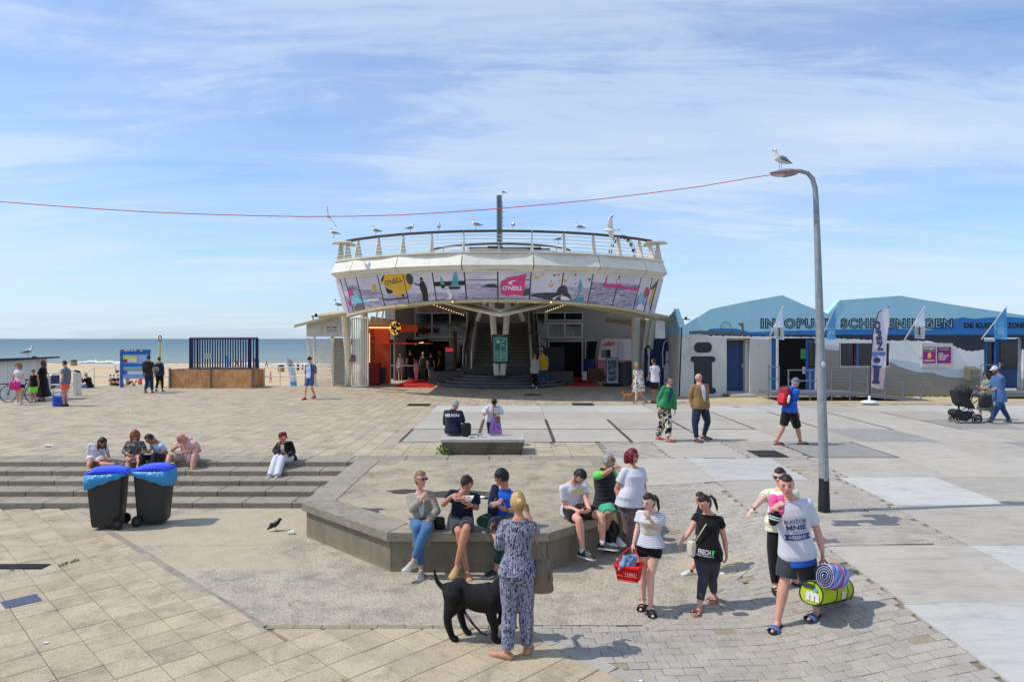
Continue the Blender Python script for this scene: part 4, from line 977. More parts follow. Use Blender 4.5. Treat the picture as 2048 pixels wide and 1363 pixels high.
obj('body',pol(outl,YC,1.8),mat('caravan white',srgb(226,214,214),var=.04),cv);obj('pink_band',pol([(1197.5,752),(1196.2,722),(1275,722),(1275,752)],YC-.02,.015),mat('caravan pink',srgb(214,120,150),var=.05),cv)
obj('trim_line',pol([(1196,722),(1196,720),(1275,720),(1275,722)],YC-.035,.03),PR,cv)
obj('window',pol([(1203,699),(1221,699),(1221,714),(1203,714)],YC-.03,.03),M_DARKGL,cv)
obj('door',pol([(1236,752),(1236,690),(1239,684),(1242,682),(1245,684),(1248,690),(1248,752)],YC-.03,.02),mat('caravan door',srgb(206,196,198)),cv)
text('Lollipo',P(1217,688,YC-.05),(1,0,.12),(0,0,1),.8,.32,mat('script red',srgb(206,40,90)),cv,name='script_lettering',shear=.4,bold=.03)
mb=MB()
for u in(1212,1262):c=P(u,752,YC-.0);mb.tube([c+Vector((0,0,.12)),c+Vector((0,.2,.12))],.25,14)
obj('wheels',mb,M_BLACK,cv)
ps=thing('poster_stand','black framed film poster stand on a rubber foot by the red carpet','poster stand',P(1224,771,37.2));c=P(1224,741,37.2)
mb=MB();mb.box(c,(.66,.07,1.42),M=Matrix.Rotation(-.05,3,'X'));obj('frame',mb,M_BLACK,ps)
mb=MB();mb.box(c+Vector((0,-.045,0)),(.58,.012,1.32),M=Matrix.Rotation(-.05,3,'X'));obj('poster',mb,mat('poster sheet',srgb(200,204,210),var=.1),ps)
mb=MB();mb.box(c+Vector((0,-.056,.02)),(.50,.01,1.18),M=Matrix.Rotation(-.05,3,'X'));obj('poster_picture',mb,mat('film picture',rough=.4,var=0,fn=lambda t,vec,nf,b,col:ramp(t,nf(4,5,.6,.8),[(.35,srgb(30,36,48)),(.5,srgb(70,84,100)),(.62,srgb(150,160,170)),(.7,srgb(190,40,36))])),ps)
mb=MB();mb.box(P(1224,771,37.1)+Vector((0,0,.06)),(1.05,.55,.12),bev=.04);obj('foot',mb,M_BLACK,ps)
rp=thing('round_planter','tall dark grey round planter beside the poster stand','planter',P(1251,771,37.6));c=P(1251,771,37.6);mb=MB();mb.tube([c,c+Vector((0,0,1.3)),c+Vector((0,0,1.3)),c+Vector((0,0,1.2))],[.36,.40,.34,.33],20);obj('pot',mb,mat('grey pot',srgb(70,72,76)),rp,smooth=True,auto=40)
cr=thing('crate_planter','low wooden crate planter with small plants near the caravan','planter',P(1190,756,40));c=P(1190,748,40)
for k in range(4):mb=MB();mb.box(c+Vector((.05,-.1,-.27+k*.17)),(.95,.04,.14));obj('slat',mb,mat('crate wood',srgb(104,82,60),var=.2),cr)
mb=MB();mb.box(c+Vector((.05,.25,0)),(.93,.6,.6));obj('liner',mb,M_DARK,cr);mb=MB();mb.box(c+Vector((-.62,-.1,-.08)),(.26,.1,.5));obj('price_card',mb,M_WHITE,cr)
bb=thing('blue_bin','dark blue round bin behind the crate planter','bin',P(1178,752,42));c=P(1178,752,42);mb=MB();mb.tube([c,c+Vector((0,0,1.0))],[.26,.32],16);obj('drum',mb,mat('bin blue',srgb(24,40,110)),bb);mb=MB();mb.tube([c+Vector((0,0,1.0)),c+Vector((0,0,1.06))],.35,16);obj('rim',mb,mat('bin blue',srgb(24,40,110)),bb)
dk=thing('reception_desk','black high counter with a white notice right of the stairs','counter',P(1100,748,42));mb=MB();mb.box(P(1103,720,42)+Vector((0,.2,-.2)),(1.6,.5,2.0));obj('body',mb,M_BLACK,dk);mb=MB();mb.box(P(1080,699,41.6),(.36,.03,.26));obj('notice',mb,M_WHITE,dk)
M_PALM=mat('palm frond green',srgb(78,104,40),rough=.6,var=.3,vs=3);M_PALMS=mat('palm trunk',srgb(74,58,42),rough=.95,var=.3)
def palm(base,top,n,L,label,seed):
 r=random.Random(seed);t=thing('fan_palm',label,'palm',base);mb=MB();mb.tube([base,base.lerp(top,.5)+Vector((.05,0,0)),top],[.14,.11,.13],8);obj('trunk',mb,M_PALMS,t)
 mb=MB()
 for k in range(n):
  a_=r.uniform(0,6.28);e=r.uniform(-.3,1.2);d=Vector((math.cos(a_)*math.cos(e),math.sin(a_)*math.cos(e),math.sin(e)));hub=top+d*L*.45;sd=d.cross(Vector((0,0,1))).normalized();upv=sd.cross(d)
  mb.add([top+sd*.01,top-sd*.01,hub],[(0,1,2)])
  for q in range(11):
   an=(q-5)/5*1.35;dd=d*math.cos(an)+sd*math.sin(an);tip=hub+dd*L*.55+Vector((0,0,-.12*L*abs(an)));nrm=upv*.0
   w_=(sd*math.cos(an)-d*math.sin(an))*.018*L;mid=hub+dd*L*.3;mb.add([hub,mid+w_,tip,mid-w_],[(0,1,2,3)])
 obj('fronds',mb,M_PALM,t,kind='stuff',fix=False);return t
palm(P(908,745,39.5),P(909,662,39.5),20,.72,'fan palm with drooping green fronds left of the staircase',5)
palm(P(1072,745,39.5),P(1068,672,39.5),13,.5,'small spiky palm right of the staircase',6)
mb=MB();q=[P(1213,633,40),P(1300,640,38),P(1296,655,40),P(1210,640,44)];mb.prism(q,(0,0,-.08));obj('canopy_board',mb,M_DIRTY,pav)
for(a_,b_)in(((1218,611),(1216,634)),((1228,611),(1222,634)),((1240,611),(1237,636)),((1250,611),(1243,636)),((757,611),(752,640)),((768,611),(764,640)),((778,611),(776,640))):mb=MB();mb.tube([P(*a_,37),P(*b_,38)],.05,6);obj('hanger',mb,M_CREAM,pav)
mb=MB();q=[P(742,632,40),P(790,640,42),P(786,652,44),P(735,648,42)];mb.prism(q,(0,0,-.08));obj('canopy_board',mb,M_DIRTY,pav)
nb=thing('white_annexe','plain white annexe wall between pavilion and blue building','building',P(1320,765,44));obj('wall',pol([(1302,766),(1302,626),(1336,632),(1336,766)],44,2),M_PANELW,nb);obj('roof_edge',pol([(1300,628),(1300,624),(1337,631),(1337,634)],43.9,2.3),M_DIRTY,nb)
tw=thing('jump_tower','tall slim grey steel tower rising far behind the pavilion deck','tower',P(1000,660,170));yT=170
mb=MB();c0,c1=P(999,700,yT),P(999,391,yT);mb.box(((c0.x),yT,(c0.z+c1.z)/2),(1.15,1.2,c1.z-c0.z));obj('shaft',mb,mat('tower grey',srgb(104,112,122),var=.1,vs=.3),tw)
mb=MB();mb.box((c0.x-.62,yT-.4,(c0.z+c1.z)/2),(.2,1.2,c1.z-c0.z-.2));mb.box((c0.x+.72,yT,(c0.z+c1.z)/2-.5),(.12,.6,c1.z-c0.z-2));obj('ladder_edge',mb,mat('tower light',srgb(170,178,186)),tw)
mb=MB()
for v in(414,424,436,452,470):p=P(1004,v,yT);mb.tube([p,p+Vector((.6,0,.1))],.06,5)
obj('antennas',mb,M_BLACK,tw)
fw_=thing('ferris_wheel','white ferris wheel with dark gondolas seen through the deck railing','ferris wheel',P(1246,540,230));yF=230;c=P(1246,530,yF);RZ=60/F*yF;RX=36/F*yF;dY=math.sqrt(RZ*RZ-RX*RX)
for off_ in(-.4,.4):
 mb=MB();mb.tube([c+Vector((RX*math.sin(a_)+off_,dY*math.sin(a_),RZ*math.cos(a_)))for a_ in[2*math.pi*i/48 for i in range(48)]],.18,6,closed=True);obj('rim',mb,M_WHITE,fw_)
mb=MB()
for i in range(24):a_=2*math.pi*i/24;mb.tube([c,c+Vector((RX*math.sin(a_),dY*math.sin(a_),RZ*math.cos(a_)))],.04,4)
obj('spokes',mb,M_WHITE,fw_)
for i in range(24):
 a_=2*math.pi*(i+.5)/24;p=c+Vector((RX*.93*math.sin(a_),dY*.93*math.sin(a_),RZ*.93*math.cos(a_)));mb=MB();mb.box(p,(.95,.95,1.1),bev=.2);obj('gondola',mb,mat('gondola',srgb(48,54,70)),fw_)
mb=MB();mb.tube([c,c+Vector((-7,0,-24))],.5,8);mb.tube([c,c+Vector((7,0,-24))],.5,8);obj('legs',mb,M_WHITE,fw_)
# information building
YI=31.2
def infofn(t,vec,nf,b,col):
 sp=N(t,'ShaderNodeSeparateXYZ');t.links.new(vec,sp.inputs[0]);k=F/YI
 U=mathn(t,'ADD',mathn(t,'MULTIPLY',sp.outputs[0],k),U0)
 V=mathn(t,'SUBTRACT',V0+CZ*k,mathn(t,'MULTIPLY',sp.outputs[2],k))
 un=mathn(t,'DIVIDE',mathn(t,'SUBTRACT',U,1340.0),760.0)
 def curve(pts):return mathn(t,'ADD',mathn(t,'MULTIPLY',ramp2(pts),220.0),590.0)
 def ramp2(pts):
  n=N(t,'ShaderNodeValToRGB');cr=n.color_ramp
  while len(cr.elements)>1:cr.elements.remove(cr.elements[0])
  for i,(u,v)in enumerate(pts):
   e=cr.elements[0]if i==0 else cr.elements.new((u-1340)/760);e.position=(u-1340)/760;g=(v-590)/220;e.color=(g,g,g,1)
  t.links.new(un,n.inputs[0]);s_=N(t,'ShaderNodeSeparateColor');t.links.new(n.outputs[0],s_.inputs[0]);return s_.outputs[0]
 def above(c_,jag=0.0,js=1.0):
  v=V
  if jag:v=mathn(t,'ADD',V,mathn(t,'MULTIPLY',mathn(t,'SUBTRACT',nf(js,2,.5,sc=(1,0,.25)),.5),jag))
  return mathn(t,'LESS_THAN',v,c_)
 c=mixc(t,ramp(t,un,[(.12,0.),(.3,1.)]),srgb(196,195,188),srgb(176,174,166))
 dune=mathn(t,'MULTIPLY',mathn(t,'GREATER_THAN',U,1640.0),mathn(t,'GREATER_THAN',V,curve([(1640,697),(1678,701),(1772,719),(1799,733),(1831,743),(1865,745),(1891,753),(1919,755),(2060,757)])))
 c=mixc(t,mathn(t,'GREATER_THAN',U,1640.0),c,srgb(186,198,210))
 white=above(curve([(1400,668),(1420,674),(1500,677),(1560,679),(1640,688),(1678,693),(1775,716),(1850,728),(1900,738),(2060,742)]))
 c=mixc(t,mathn(t,'MULTIPLY',white,mathn(t,'GREATER_THAN',U,1398.0)),c,srgb(222,222,222))
 c=mixc(t,dune,c,srgb(138,134,124))
 blob=mathn(t,'MULTIPLY',mathn(t,'GREATER_THAN',nf(.9,3,.5,1.0),.60),mathn(t,'LESS_THAN',V,740.0));c=mixc(t,mathn(t,'MULTIPLY',mathn(t,'MULTIPLY',blob,mathn(t,'LESS_THAN',U,1640.0)),.5),c,srgb(168,168,164))
 navy=above(curve([(1395,668),(1420,671),(1640,674),(1700,678),(1780,681),(1860,681),(1880,686),(1905,690),(1925,699),(1945,702),(1970,698),(2060,700)]),9,7.0)
 c=mixc(t,mathn(t,'MULTIPLY',navy,mathn(t,'GREATER_THAN',U,1398.0)),c,srgb(40,50,60))
 c=mixc(t,mathn(t,'LESS_THAN',V,669.0),c,srgb(40,116,184))
 lb=above(curve([(1340,680),(1398,672),(1405,668),(1420,657),(1450,656),(1475,657),(1500,664),(1560,661),(1640,660),(1700,658),(1790,657),(1860,660),(1885,644),(1895,639),(1925,634),(1950,637),(2000,633),(2060,636)]),2.0,1.5)
 c=mixc(t,mathn(t,'MULTIPLY',lb,mathn(t,'LESS_THAN',V,670.0)),c,srgb(156,202,218))
 c=mixc(t,1.0,c,ramp(t,nf(1.4,7,.65,.3,sc=(1,1,.4)),[(.3,.93),(.7,1.03)]),'MULTIPLY')
 return c
M_INFO=mat('painted dune mural',rough=.55,var=0,coords='world',fn=infofn)
ib=thing('info_building','long low tourist building painted with dunes, waves and INFOPUNT lettering','building',P(1700,792,YI))
def holed(outer,holes,y,th,m_,parent,name):
 loops=[[P(u,v,y)for u,v in outer]]+[[P(u,v,y)for u,v in h]for h in holes];flat=[p for l in loops for p in l];tr=tessellate_polygon(loops);n=len(flat)
 mb=MB();vs=flat+[p+Vector((0,th,0))for p in flat];fs=[tuple(a_)for a_ in tr]+[tuple(i+n for i in reversed(a_))for a_ in tr];b0=0
 for l in loops:
  L=len(l);fs+=[(b0+i,b0+(i+1)%L,n+b0+(i+1)%L,n+b0+i)for i in range(L)];b0+=L
 mb.add(vs,fs);return obj(name,mb,m_,parent)
outer=[(1357,793),(1361,655),(1372,650),(1421,618),(1497,602),(1565,590),(1612,611),(1656,627),(1659,626),(1681,600),(1760,594),(1800,591),(1900,608),(2060,632),(2200,650),(2200,793),(1500,793),(1500,676),(1453,676),(1453,793)]
holed(outer,[[(1543,676),(1633,676),(1633,785),(1543,785)],[(1678,685),(1780,685),(1780,733),(1678,733)],[(1968,675),(2046,675),(2046,785),(1968,785)]],YI,.25,M_INFO,ib,'mural_wall')
M_LB=mat('pale blue edge paint',srgb(166,214,226),rough=.5,var=.04)
mb=MB();mb.prism([P(1357,793,YI+.0),P(1362,655,YI),P(1369,655,YI+.2),P(1352,617,32.6),P(1330,640,38.0),P(1330,770,38.5)],(.06,0,0));obj('side_wall',mb,M_INFO,ib)
mb=MB();mb.prism([P(1360,655,YI-.02),P(1369,652,YI+.02),P(1358,617,32.4),P(1350,617,32.4)],(0,.3,.0));obj('fin_edge',mb,M_LB,ib)
mb=MB();mb.prism([P(1655,628,YI-.03),P(1659,629,YI-.03),P(1683,601,YI-.03),P(1680,599,YI-.03)],(0,.5,0));obj('fin_edge',mb,M_LB,ib)
mb=MB();a_,b_=P(1362,792,YI+.3),P(2200,660,40);mb.box(((a_.x+b_.x)/2,36.5,2.2),(b_.x-a_.x+3,8,.1));
DB=mat('deep blue door paint',srgb(22,64,108),rough=.45,var=.06);FB=mat('bright blue frame',srgb(32,96,170),rough=.45,var=.05);M_STL=mat('galvanised grey rail',srgb(118,124,130),rough=.5,var=.12,metal=.3,vs=12)
d_=obj('door',rectP(1453,679,1490,782,YI+.55,.06),DB,ib);
mb=MB();h=P(1485,731,YI+.48);mb.box(h,(.05,.04,.22));mb.tube([h+Vector((0,-.03,.02)),h+Vector((-.13,-.05,.02))],.014,6);obj('handle',mb,mat('bright steel',srgb(190,190,190),metal=.8,rough=.3),d_)
mb=MB();mb.box((P(1476,700,YI+.3).x,YI+.28,.76),(1.1,.6,.1));mb.box((P(1482,700,YI-.2).x,YI-.35,.74),(1.15,.6,.1),bev=.01);obj('door_step',mb,M_SLAB,ib)
obj('door_lintel',rectP(1452,676,1501,680,YI+.1,.5),mat('ochre lintel',srgb(170,140,70)),ib)
obj('recess_side',rectP(1490,680,1500,790,YI+.26,.3),M_INFO,ib);obj('recess_side',rectP(1450,680,1453.5,790,YI+.26,.3),M_INFO,ib)
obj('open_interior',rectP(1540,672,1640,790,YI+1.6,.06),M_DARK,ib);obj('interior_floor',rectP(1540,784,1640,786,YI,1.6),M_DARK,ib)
obj('door_frame',rectP(1553,677,1557,783,YI-.02,.1),M_WHITE,ib);obj('open_door',rectP(1543,679,1551,782,YI+.1,.05),FB,ib);obj('open_door',rectP(1612,679,1632,782,YI+.2,.05),FB,ib);obj('door_pane',rectP(1617,685,1629,735,YI+.16,.03),M_DARKGL,ib)
obj('green_poster',rectP(1602,697,1613,717,YI+.9,.02),mat('glowing poster green',srgb(70,150,90),emit=(.1,.4,.15),es=.08),ib);obj('paper_notice',rectP(1605,733,1614,747,YI+.3,.02),M_WHITE,ib)  # faint green glow added to a poster that is no lamp
w_=window(1678,685,1780,733,YI+.1,mull=(),fm=M_WHITE,fw=.03,parent=ib);obj('window_post',rectP(1713,686,1717,732,YI+.03,.06),FB,ib);obj('window_post',rectP(1709.5,686,1712.5,732,YI+.03,.06),mat('maroon',srgb(80,26,34)),ib)
window(1969,682,1989,762,YI+.12,fm=FB,fw=.05,parent=ib);
d2=obj('door',rectP(1992,677,2040,776,YI+.14,.06),DB,ib);mb=rectP(2001,684,2034,737,YI+.11,.03);obj('door_pane',mb,M_DARKGL,d2);mb=rectP(2036,676,2046,786,YI+.1,.1);obj('door_frame',mb,mat('grey frame',srgb(150,152,150)),ib)
mb=MB();h=P(1999,730,YI+.05);mb.box(h,(.05,.04,.26));mb.tube([h+Vector((0,-.02,.02)),h+Vector((.12,-.04,.02))],.014,6);obj('handle',mb,mat('bright steel',metal=.8),d2)
INK=mat('slate lettering paint',srgb(32,42,52),rough=.5,var=.03);BLK=mat('black lettering',srgb(18,18,22),rough=.5,var=0)
def flatP(us,y,th,m_,parent,name):mb=MB();mb.prism([P(u,v,y-th)for u,v in us],(0,th*.9,0));return obj(name,mb,m_,parent)
def rr(u0,v0,u1,v1,r,n=6):
 out=[]
 for(cx_,cy_,a0)in((u1-r,v1-r,0),(u0+r,v1-r,90),(u0+r,v0+r,180),(u1-r,v0+r,270)):
  out+=[(cx_+r*math.cos(math.radians(a0+90*i/n)),cy_+r*math.sin(math.radians(a0+90*i/n)))for i in range(n+1)]
 return out
flatP(rr(1388,684,1424,705,9.5),YI,.006,INK,ib,'letter_dot')
flatP(rr(1381,712,1431,724,5.8),YI,.006,INK,ib,'letter_serif');flatP([(1388,722),(1424,722),(1424.5,780),(1388,780)],YI,.009,INK,ib,'letter_stem');flatP(rr(1382,775,1432,787,5.8),YI,.006,INK,ib,'letter_serif')
def sign(body,u0,u1,v0,v1,m_,inline=None,bold=.05,y=YI,parent=ib,space=1.05):
 c=P((u0+u1)/2,(v0+v1)/2,y-.012);W=(u1-u0)/F*y;h_=(v1-v0)/F*y
 text(body,c,(1,0,0),(0,0,1),W,h_,m_,parent,bold=bold,space=space)
 if inline:text(body,c+Vector((0,-.008,0)),(1,0,0),(0,0,1),W,h_,inline,parent,bold=-.018,space=space,fit=bold)
INL=mat('inline pale blue',srgb(150,196,212),var=0)
sign('INFOPUNT',1521,1672,636,657,BLK,INL,.075,space=1.2);sign('SCHEVENINGEN',1681,1906,636,657,BLK,INL,.075,space=1.2)
sign('DE KUST',1928,1989,645,656,BLK,None,.05);sign('ZONE',2015,2050,645,656,BLK,None,.05)
PG2=mat('pier silhouette',srgb(92,92,84),var=.3,vs=20)
flatP([(1378,667),(1379,662),(1400,661),(1440,662),(1488,664),(1489,667)],YI,.006,PG2,ib,'mural_pier')
for k in range(22):flatP([(1380+k*5,666),(1382+k*5,666),(1382+k*5,669.5),(1380+k*5,669.5)],YI,.005,PG2,ib,'mural_pile')
mb=MB();c=P(1451.5,654,YI-.006);mb.tube([c+Vector((.235*math.cos(a_),0,.235*math.sin(a_)))for a_ in[6.2832*i/28 for i in range(28)]],.012,4,closed=True);obj('mural_wheel',mb,PG2,ib)
flatP([(1484,663),(1483,652),(1476,647),(1476,646),(1484,646),(1485,645),(1487,645),(1487,652),(1488,663)],YI,.006,PG2,ib,'mural_tower')
nc=thing('notice_case','white framed showcase with two purple event posters on the mural wall','notice board',P(1875,733,YI))
obj('frame',rectP(1843,686,1906,734,YI-.09,.08),mat('case frame',srgb(196,192,186)),nc)
PU=mat('poster purple',srgb(150,32,128),var=.06,vs=3);obj('poster',rectP(1846,693.5,1872,726,YI-.10,.008),PU,nc);obj('poster',rectP(1874,693.5,1902,726,YI-.10,.008),PU,nc)
GRN=mat('poster lime',srgb(96,180,110),var=0)
def lab(s_,u0,u1,v0,v1,m_,parent,y,bold=.05):return text(s_,P((u0+u1)/2,(v0+v1)/2,y),(1,0,0),(0,0,1),(u1-u0)/F*y,(v1-v0)/F*y,m_,parent,bold=bold)
lab('SMART@SEA',1847,1870,695,699.5,M_WHITE,nc,YI-.112);lab('SMART@SEA',1878,1898,695.5,700,GRN,nc,YI-.112);lab('& THE BEACH',1847,1870,701,703.5,GRN,nc,YI-.112)
for k,s_ in enumerate(('SLIMME','GRATIS METERS','IN DEN HAAG...','WELKOM')):lab(s_,1877,1877+(9,21,17,14)[k],705.5+k*3.8,708.6+k*3.8,M_WHITE,nc,YI-.112)
mb=MB();mb.ell(P(1859,711,YI-.115),(.09,.01,.14),nu=8,nv=6);obj('poster_figure',mb,PY,nc);lab('UNDERWATER',1847,1869,719,722.5,M_WHITE,nc,YI-.112)
obj('case_glass_rail',rectP(1872.3,691,1873.7,729,YI-.115,.02),mat('case frame'),nc)
lb_=thing('wall_letterbox','grey-brown metal letterbox mounted on the mural wall','letterbox',P(1945,760,YI));c=P(1945,747,YI-.2)
mb=MB();w2=.24;mb.prism([c+Vector((-w2,-.2,-.3)),c+Vector((-w2,-.2,.2)),c+Vector((-w2,.18,.32)),c+Vector((-w2,.18,-.3))],(2*w2,0,0));obj('body',mb,mat('letterbox metal',srgb(122,116,100),rough=.5,var=.1,metal=.3),lb_)
mb=MB();mb.box(c+Vector((.04,-.205,.0)),(.34,.012,.36));mb.tube([c+Vector((.04,-.21,.05)),c+Vector((.04,-.222,.05))],.02,10);obj('door',mb,mat('letterbox door',srgb(132,126,110),rough=.45,metal=.3),lb_)
rp_=thing('access_ramp','grey steel platform and sloping access ramp with handrails','ramp',P(1700,800,29.5))
YA,YB2=28.9,30.6
def zr(u):
 return 1.02 if u<1700 else 1.02-(u-1700)/155*.34
for i,(u0,u1)in enumerate(((1537,1700),(1700,1852))):
 x0,x1=P(u0,0,29.4).x,P(u1,0,29.4).x;z0,z1=zr(u0),zr(u1)
 mb=MB();mb.prism([(x0,YA,z0),(x1,YA,z1),(x1,YA,z1-.13),(x0,YA,z0-.13)],(0,YB2-YA,0));obj('deck_section',mb,M_STL,rp_)
def rail(us,y,zt,name='handrail'):
 mb=MB();pts=[Vector((P(u,0,y).x,y,zr(u)+zt))for u in us];mb.tube(pts,.026,6);return obj(name,mb,M_STL,rp_)
for y in(YA+.03,YB2-.05):
 for zt in(.95,.5):rail([1575 if y<29.5 else 1640,1700,1862],y,zt)
 for u in(1577,1620,1663,1700,1735,1770,1806,1842):
  if y>30 and u<1660:continue
  mb=MB();x=P(u,0,y).x;mb.tube([(x,y,H(x,y)),(x,y,zr(u)+.95)],.028,6);obj('rail_post',mb,M_STL,rp_)
for(u,y)in((1537,YA+.03),(1558,YA+.03),(1537,YB2-.1)):
 mb=MB();x=P(u,0,y).x;mb.tube([(x,y,.7),(x,y,2.15)],.03,6);obj('rail_post',mb,M_STL,rp_)
for zt in(2.1,1.6):mb=MB();mb.tube([(P(1537,0,YB2).x,YB2-.1,zt),(P(1537,0,YA).x,YA+.03,zt),(P(1558,0,YA).x,YA+.03,zt)],.026,6);obj('handrail',mb,M_STL,rp_)
rr2=thing('door_rail','grey rail and low platform before the right hand blue door','railing',P(1990,790,29.8))
mb=MB();mb.box((P(2020,0,30.2).x,30.4,.9),(2.9,1.3,.12));obj('platform',mb,M_STL,rr2);mb=MB();x=P(1962,0,30).x;mb.tube([(x,30,.7),(x,30,2.15),(x+.9,30,2.15)],.028,6);mb.tube([(x,30,1.6),(x+.9,30,1.6)],.022,6);obj('rails',mb,M_STL,rr2)
M_WEED=mat('weed green',srgb(96,118,50),rough=.8,var=.3,vs=5)
def weeds(name,pts,n,h_,label,seed,m_=M_WEED):
 r=random.Random(seed);mb=MB()
 for(x,y)in pts:
  for k in range(n):
   a_=r.uniform(0,6.28);d=r.uniform(0,h_*.9);b_=Vector((x+math.cos(a_)*d,y+math.sin(a_)*d,H(x,y)));t_=b_+Vector((r.uniform(-.6,.6)*h_,r.uniform(-.6,.6)*h_,h_*r.uniform(.4,1.1)));s_=Vector((math.cos(a_+1),math.sin(a_+1),0))*h_*.08
   mb.add([b_-s_,b_+s_,(b_+t_)/2+s_*1.6,t_,(b_+t_)/2-s_*1.6],[(0,1,2,3,4)])
 return obj(name,mb,m_,kind='stuff',label=label,fix=False)
weeds('weeds',[(G(1455,794).x,31.0),(G(1422,796).x,31.0),(G(1456,794).x+.1,31.05)]+[(G(1640,797).x+.35*i,30.9-.1*(i%3))for i in range(18)]+[(14+.5*i,31.0)for i in range(9)],16,.16,'tufts of weed along the building foot',4)
SANDP=mat('loose sand drift',srgb(190,170,134),rough=.95,var=.15,vs=1.2,coords='world',bump=.4,bs=8)
def drift(pts2,h_,label,n=5):
 cx_=sum(p[0]for p in pts2)/len(pts2);cy_=sum(p[1]for p in pts2)/len(pts2);mb=MB();rings=[]
 for k in range(n+1):
  f=1-k/n;e=h_*(1-f*f)**1.0;rings.append([(cx_+(p[0]-cx_)*(.02+.98*f),cy_+(p[1]-cy_)*(.02+.98*f),H(p[0],p[1])+(e if f<1 else-.01))for p in pts2])
 mb.loft(rings,cap=True);obj('sand_drift',mb,SANDP,kind='stuff',label=label,smooth=True)
drift(blobpts(15.5,29.9,10.5,1.5,48,.06,9),.03,'blown sand along the front of the painted building')
# flags
FLW=mat('flag cloth pale',srgb(206,222,240),rough=.8,var=.04);FLB=mat('flag cloth blue',srgb(84,158,212),rough=.8,var=.05);FLG=mat('flag print grey',srgb(176,176,168),rough=.8)
def cloth(us,y,parent,m_,name,wav=.05,th=.006,seed=0):
 """flag polygon in its own vertical plane with a few soft folds"""
 pts=[P(u,v,y)for u,v in us];tr=tessellate_polygon([pts]);r=random.Random(seed);mb=MB()
 bm=bmesh.new();vv=[bm.verts.new(p)for p in pts];fs=[bm.faces.new([vv[i]for i in t_])for t_ in tr]
 bmesh.ops.subdivide_edges(bm,edges=bm.edges,cuts=3,use_grid_fill=True);bmesh.ops.triangulate(bm,faces=bm.faces)
 for v_ in bm.verts:v_.co.y+=wav*math.sin(v_.co.x*9+v_.co.z*3+seed)
 bm.verts.index_update();mb.add([v_.co.copy()for v_ in bm.verts],[[v_.index for v_ in f.verts]for f in bm.faces]);bm.free();return obj(name,mb,m_,parent,smooth=True)
def wallflag(bu,bv,tu,tv,poly,kind,label):
 t=thing('wall_flag',label,'flag',P(bu,bv,YI),'flags on slanting poles along the painted building')
 mb=MB();mb.tube([P(bu,bv,YI-.02),P(tu,tv,29.9)],.03,6);obj('flagpole',mb,M_WHITE,t)
 cloth(poly,29.95,t,FLW if kind=='i' else FLB,'flag_cloth',.03)
 if kind=='i':
  c0=poly[2];u_=(poly[1][0]+poly[2][0])/2;v_=poly[1][1]
  cloth([(poly[2][0]+.5,v_-8),(poly[1][0]-.5,v_-8),(poly[1][0]-.5,v_-24),(poly[2][0]+1,v_-24)],29.93,t,FLG,'grey_panel',.03)
  flatP([(u_-2.4,v_-7),(u_+3,v_-7),(u_+3,v_-8.5),(u_+1.6,v_-8.5),(u_+1.6,v_-18),(u_+2.4,v_-20),(u_-2.6,v_-20),(u_-2,v_-18),(u_-1.2,v_-18),(u_-1.2,v_-8.5),(u_-2.4,v_-8.5)],29.88,.006,INK,t,'letter_i');flatP(circ(u_+.2,v_-22.3,1.8,1.6,12),29.88,.006,INK,t,'letter_dot')
  lab('SCHEVENINGEN',u_-8,u_+8,v_-5,v_-2.6,INK,t,29.88,.03)
 else:
  u_=(poly[1][0]+poly[2][0])/2;v_=poly[1][1]
  for k,s_ in enumerate(('The City','The Beach','The Hague')):lab(s_,u_-5,u_+6+k,v_-24+k*5,v_-20.5+k*5,M_WHITE,t,29.88,.01)
  flatP(circ(u_-8.5,v_-22,1.2,1.2,8),29.88,.006,M_WHITE,t,'emblem')
wallflag(1537,679,1566,613,[(1566,612),(1568,679),(1549,677),(1549.5,648)],'i','white flag with letter i left of the lamp post')
wallflag(1647,665,1672,612,[(1672,612),(1671,679),(1653,678),(1656,650)],'b','blue city flag just right of the lamp post')
wallflag(1809,680,1849,613,[(1849,612),(1849,677),(1829,676),(1830,645)],'i','white flag with letter i right of the OPEN banner')
wallflag(1963,678,2014,612,[(2014,611),(2013,679),(1987,677),(1990,645)],'b','blue city flag at the right end over the blue door')
bf=thing('open_banner','tall feather banner reading OPEN with a big letter i on white foot','banner',P(1738,810,27.6));yb=27.6
poly=[(1779.5,614),(1776,660),(1773,700),(1770,745),(1767.5,778),(1755,777),(1742,773),(1742,735),(1743.5,700),(1747,662),(1751,637),(1759,623),(1768,616)]
cloth(poly,yb,bf,mat('banner cloth',srgb(214,208,220),rough=.8,var=.03),'banner_cloth',.03)
cloth([(1742,735),(1770.5,736),(1767.5,777),(1755,776),(1742.3,772)],yb-.02,bf,mat('banner pink tint',srgb(196,172,178),rough=.8),'banner_lower',.03)
NV=mat('banner navy',srgb(58,66,104),rough=.8,var=.05)
text('OPEN',P(1757.5,671,yb-.06),(.12,0,-.99),(.99,0,.12),60/F*yb,12/F*yb,NV,bf,bold=.05)
flatP([(1743.5,704),(1771,703),(1770.8,709),(1765,712),(1757,710),(1750,713),(1744,710)],yb-.04,.006,mat('banner wave',srgb(96,116,176)),bf,'wave_print')
flatP(rr(1747.5,714.5,1761,725.5,5),yb-.05,.006,NV,bf,'letter_dot');flatP([(1745,729.5),(1763,731.5),(1763,735),(1759.5,736),(1757,760),(1759.5,763),(1759,767.5),(1743.8,766),(1744,762.5),(1747,760),(1748,735),(1744.8,733)],yb-.05,.006,NV,bf,'letter_i')
mb=MB();mb.tube([P(1739.5,800,yb),P(1741,735,yb),P(1746,662,yb),P(1757,624,yb),P(1780,613,yb)],.018,6);obj('mast',mb,M_BLACK,bf)
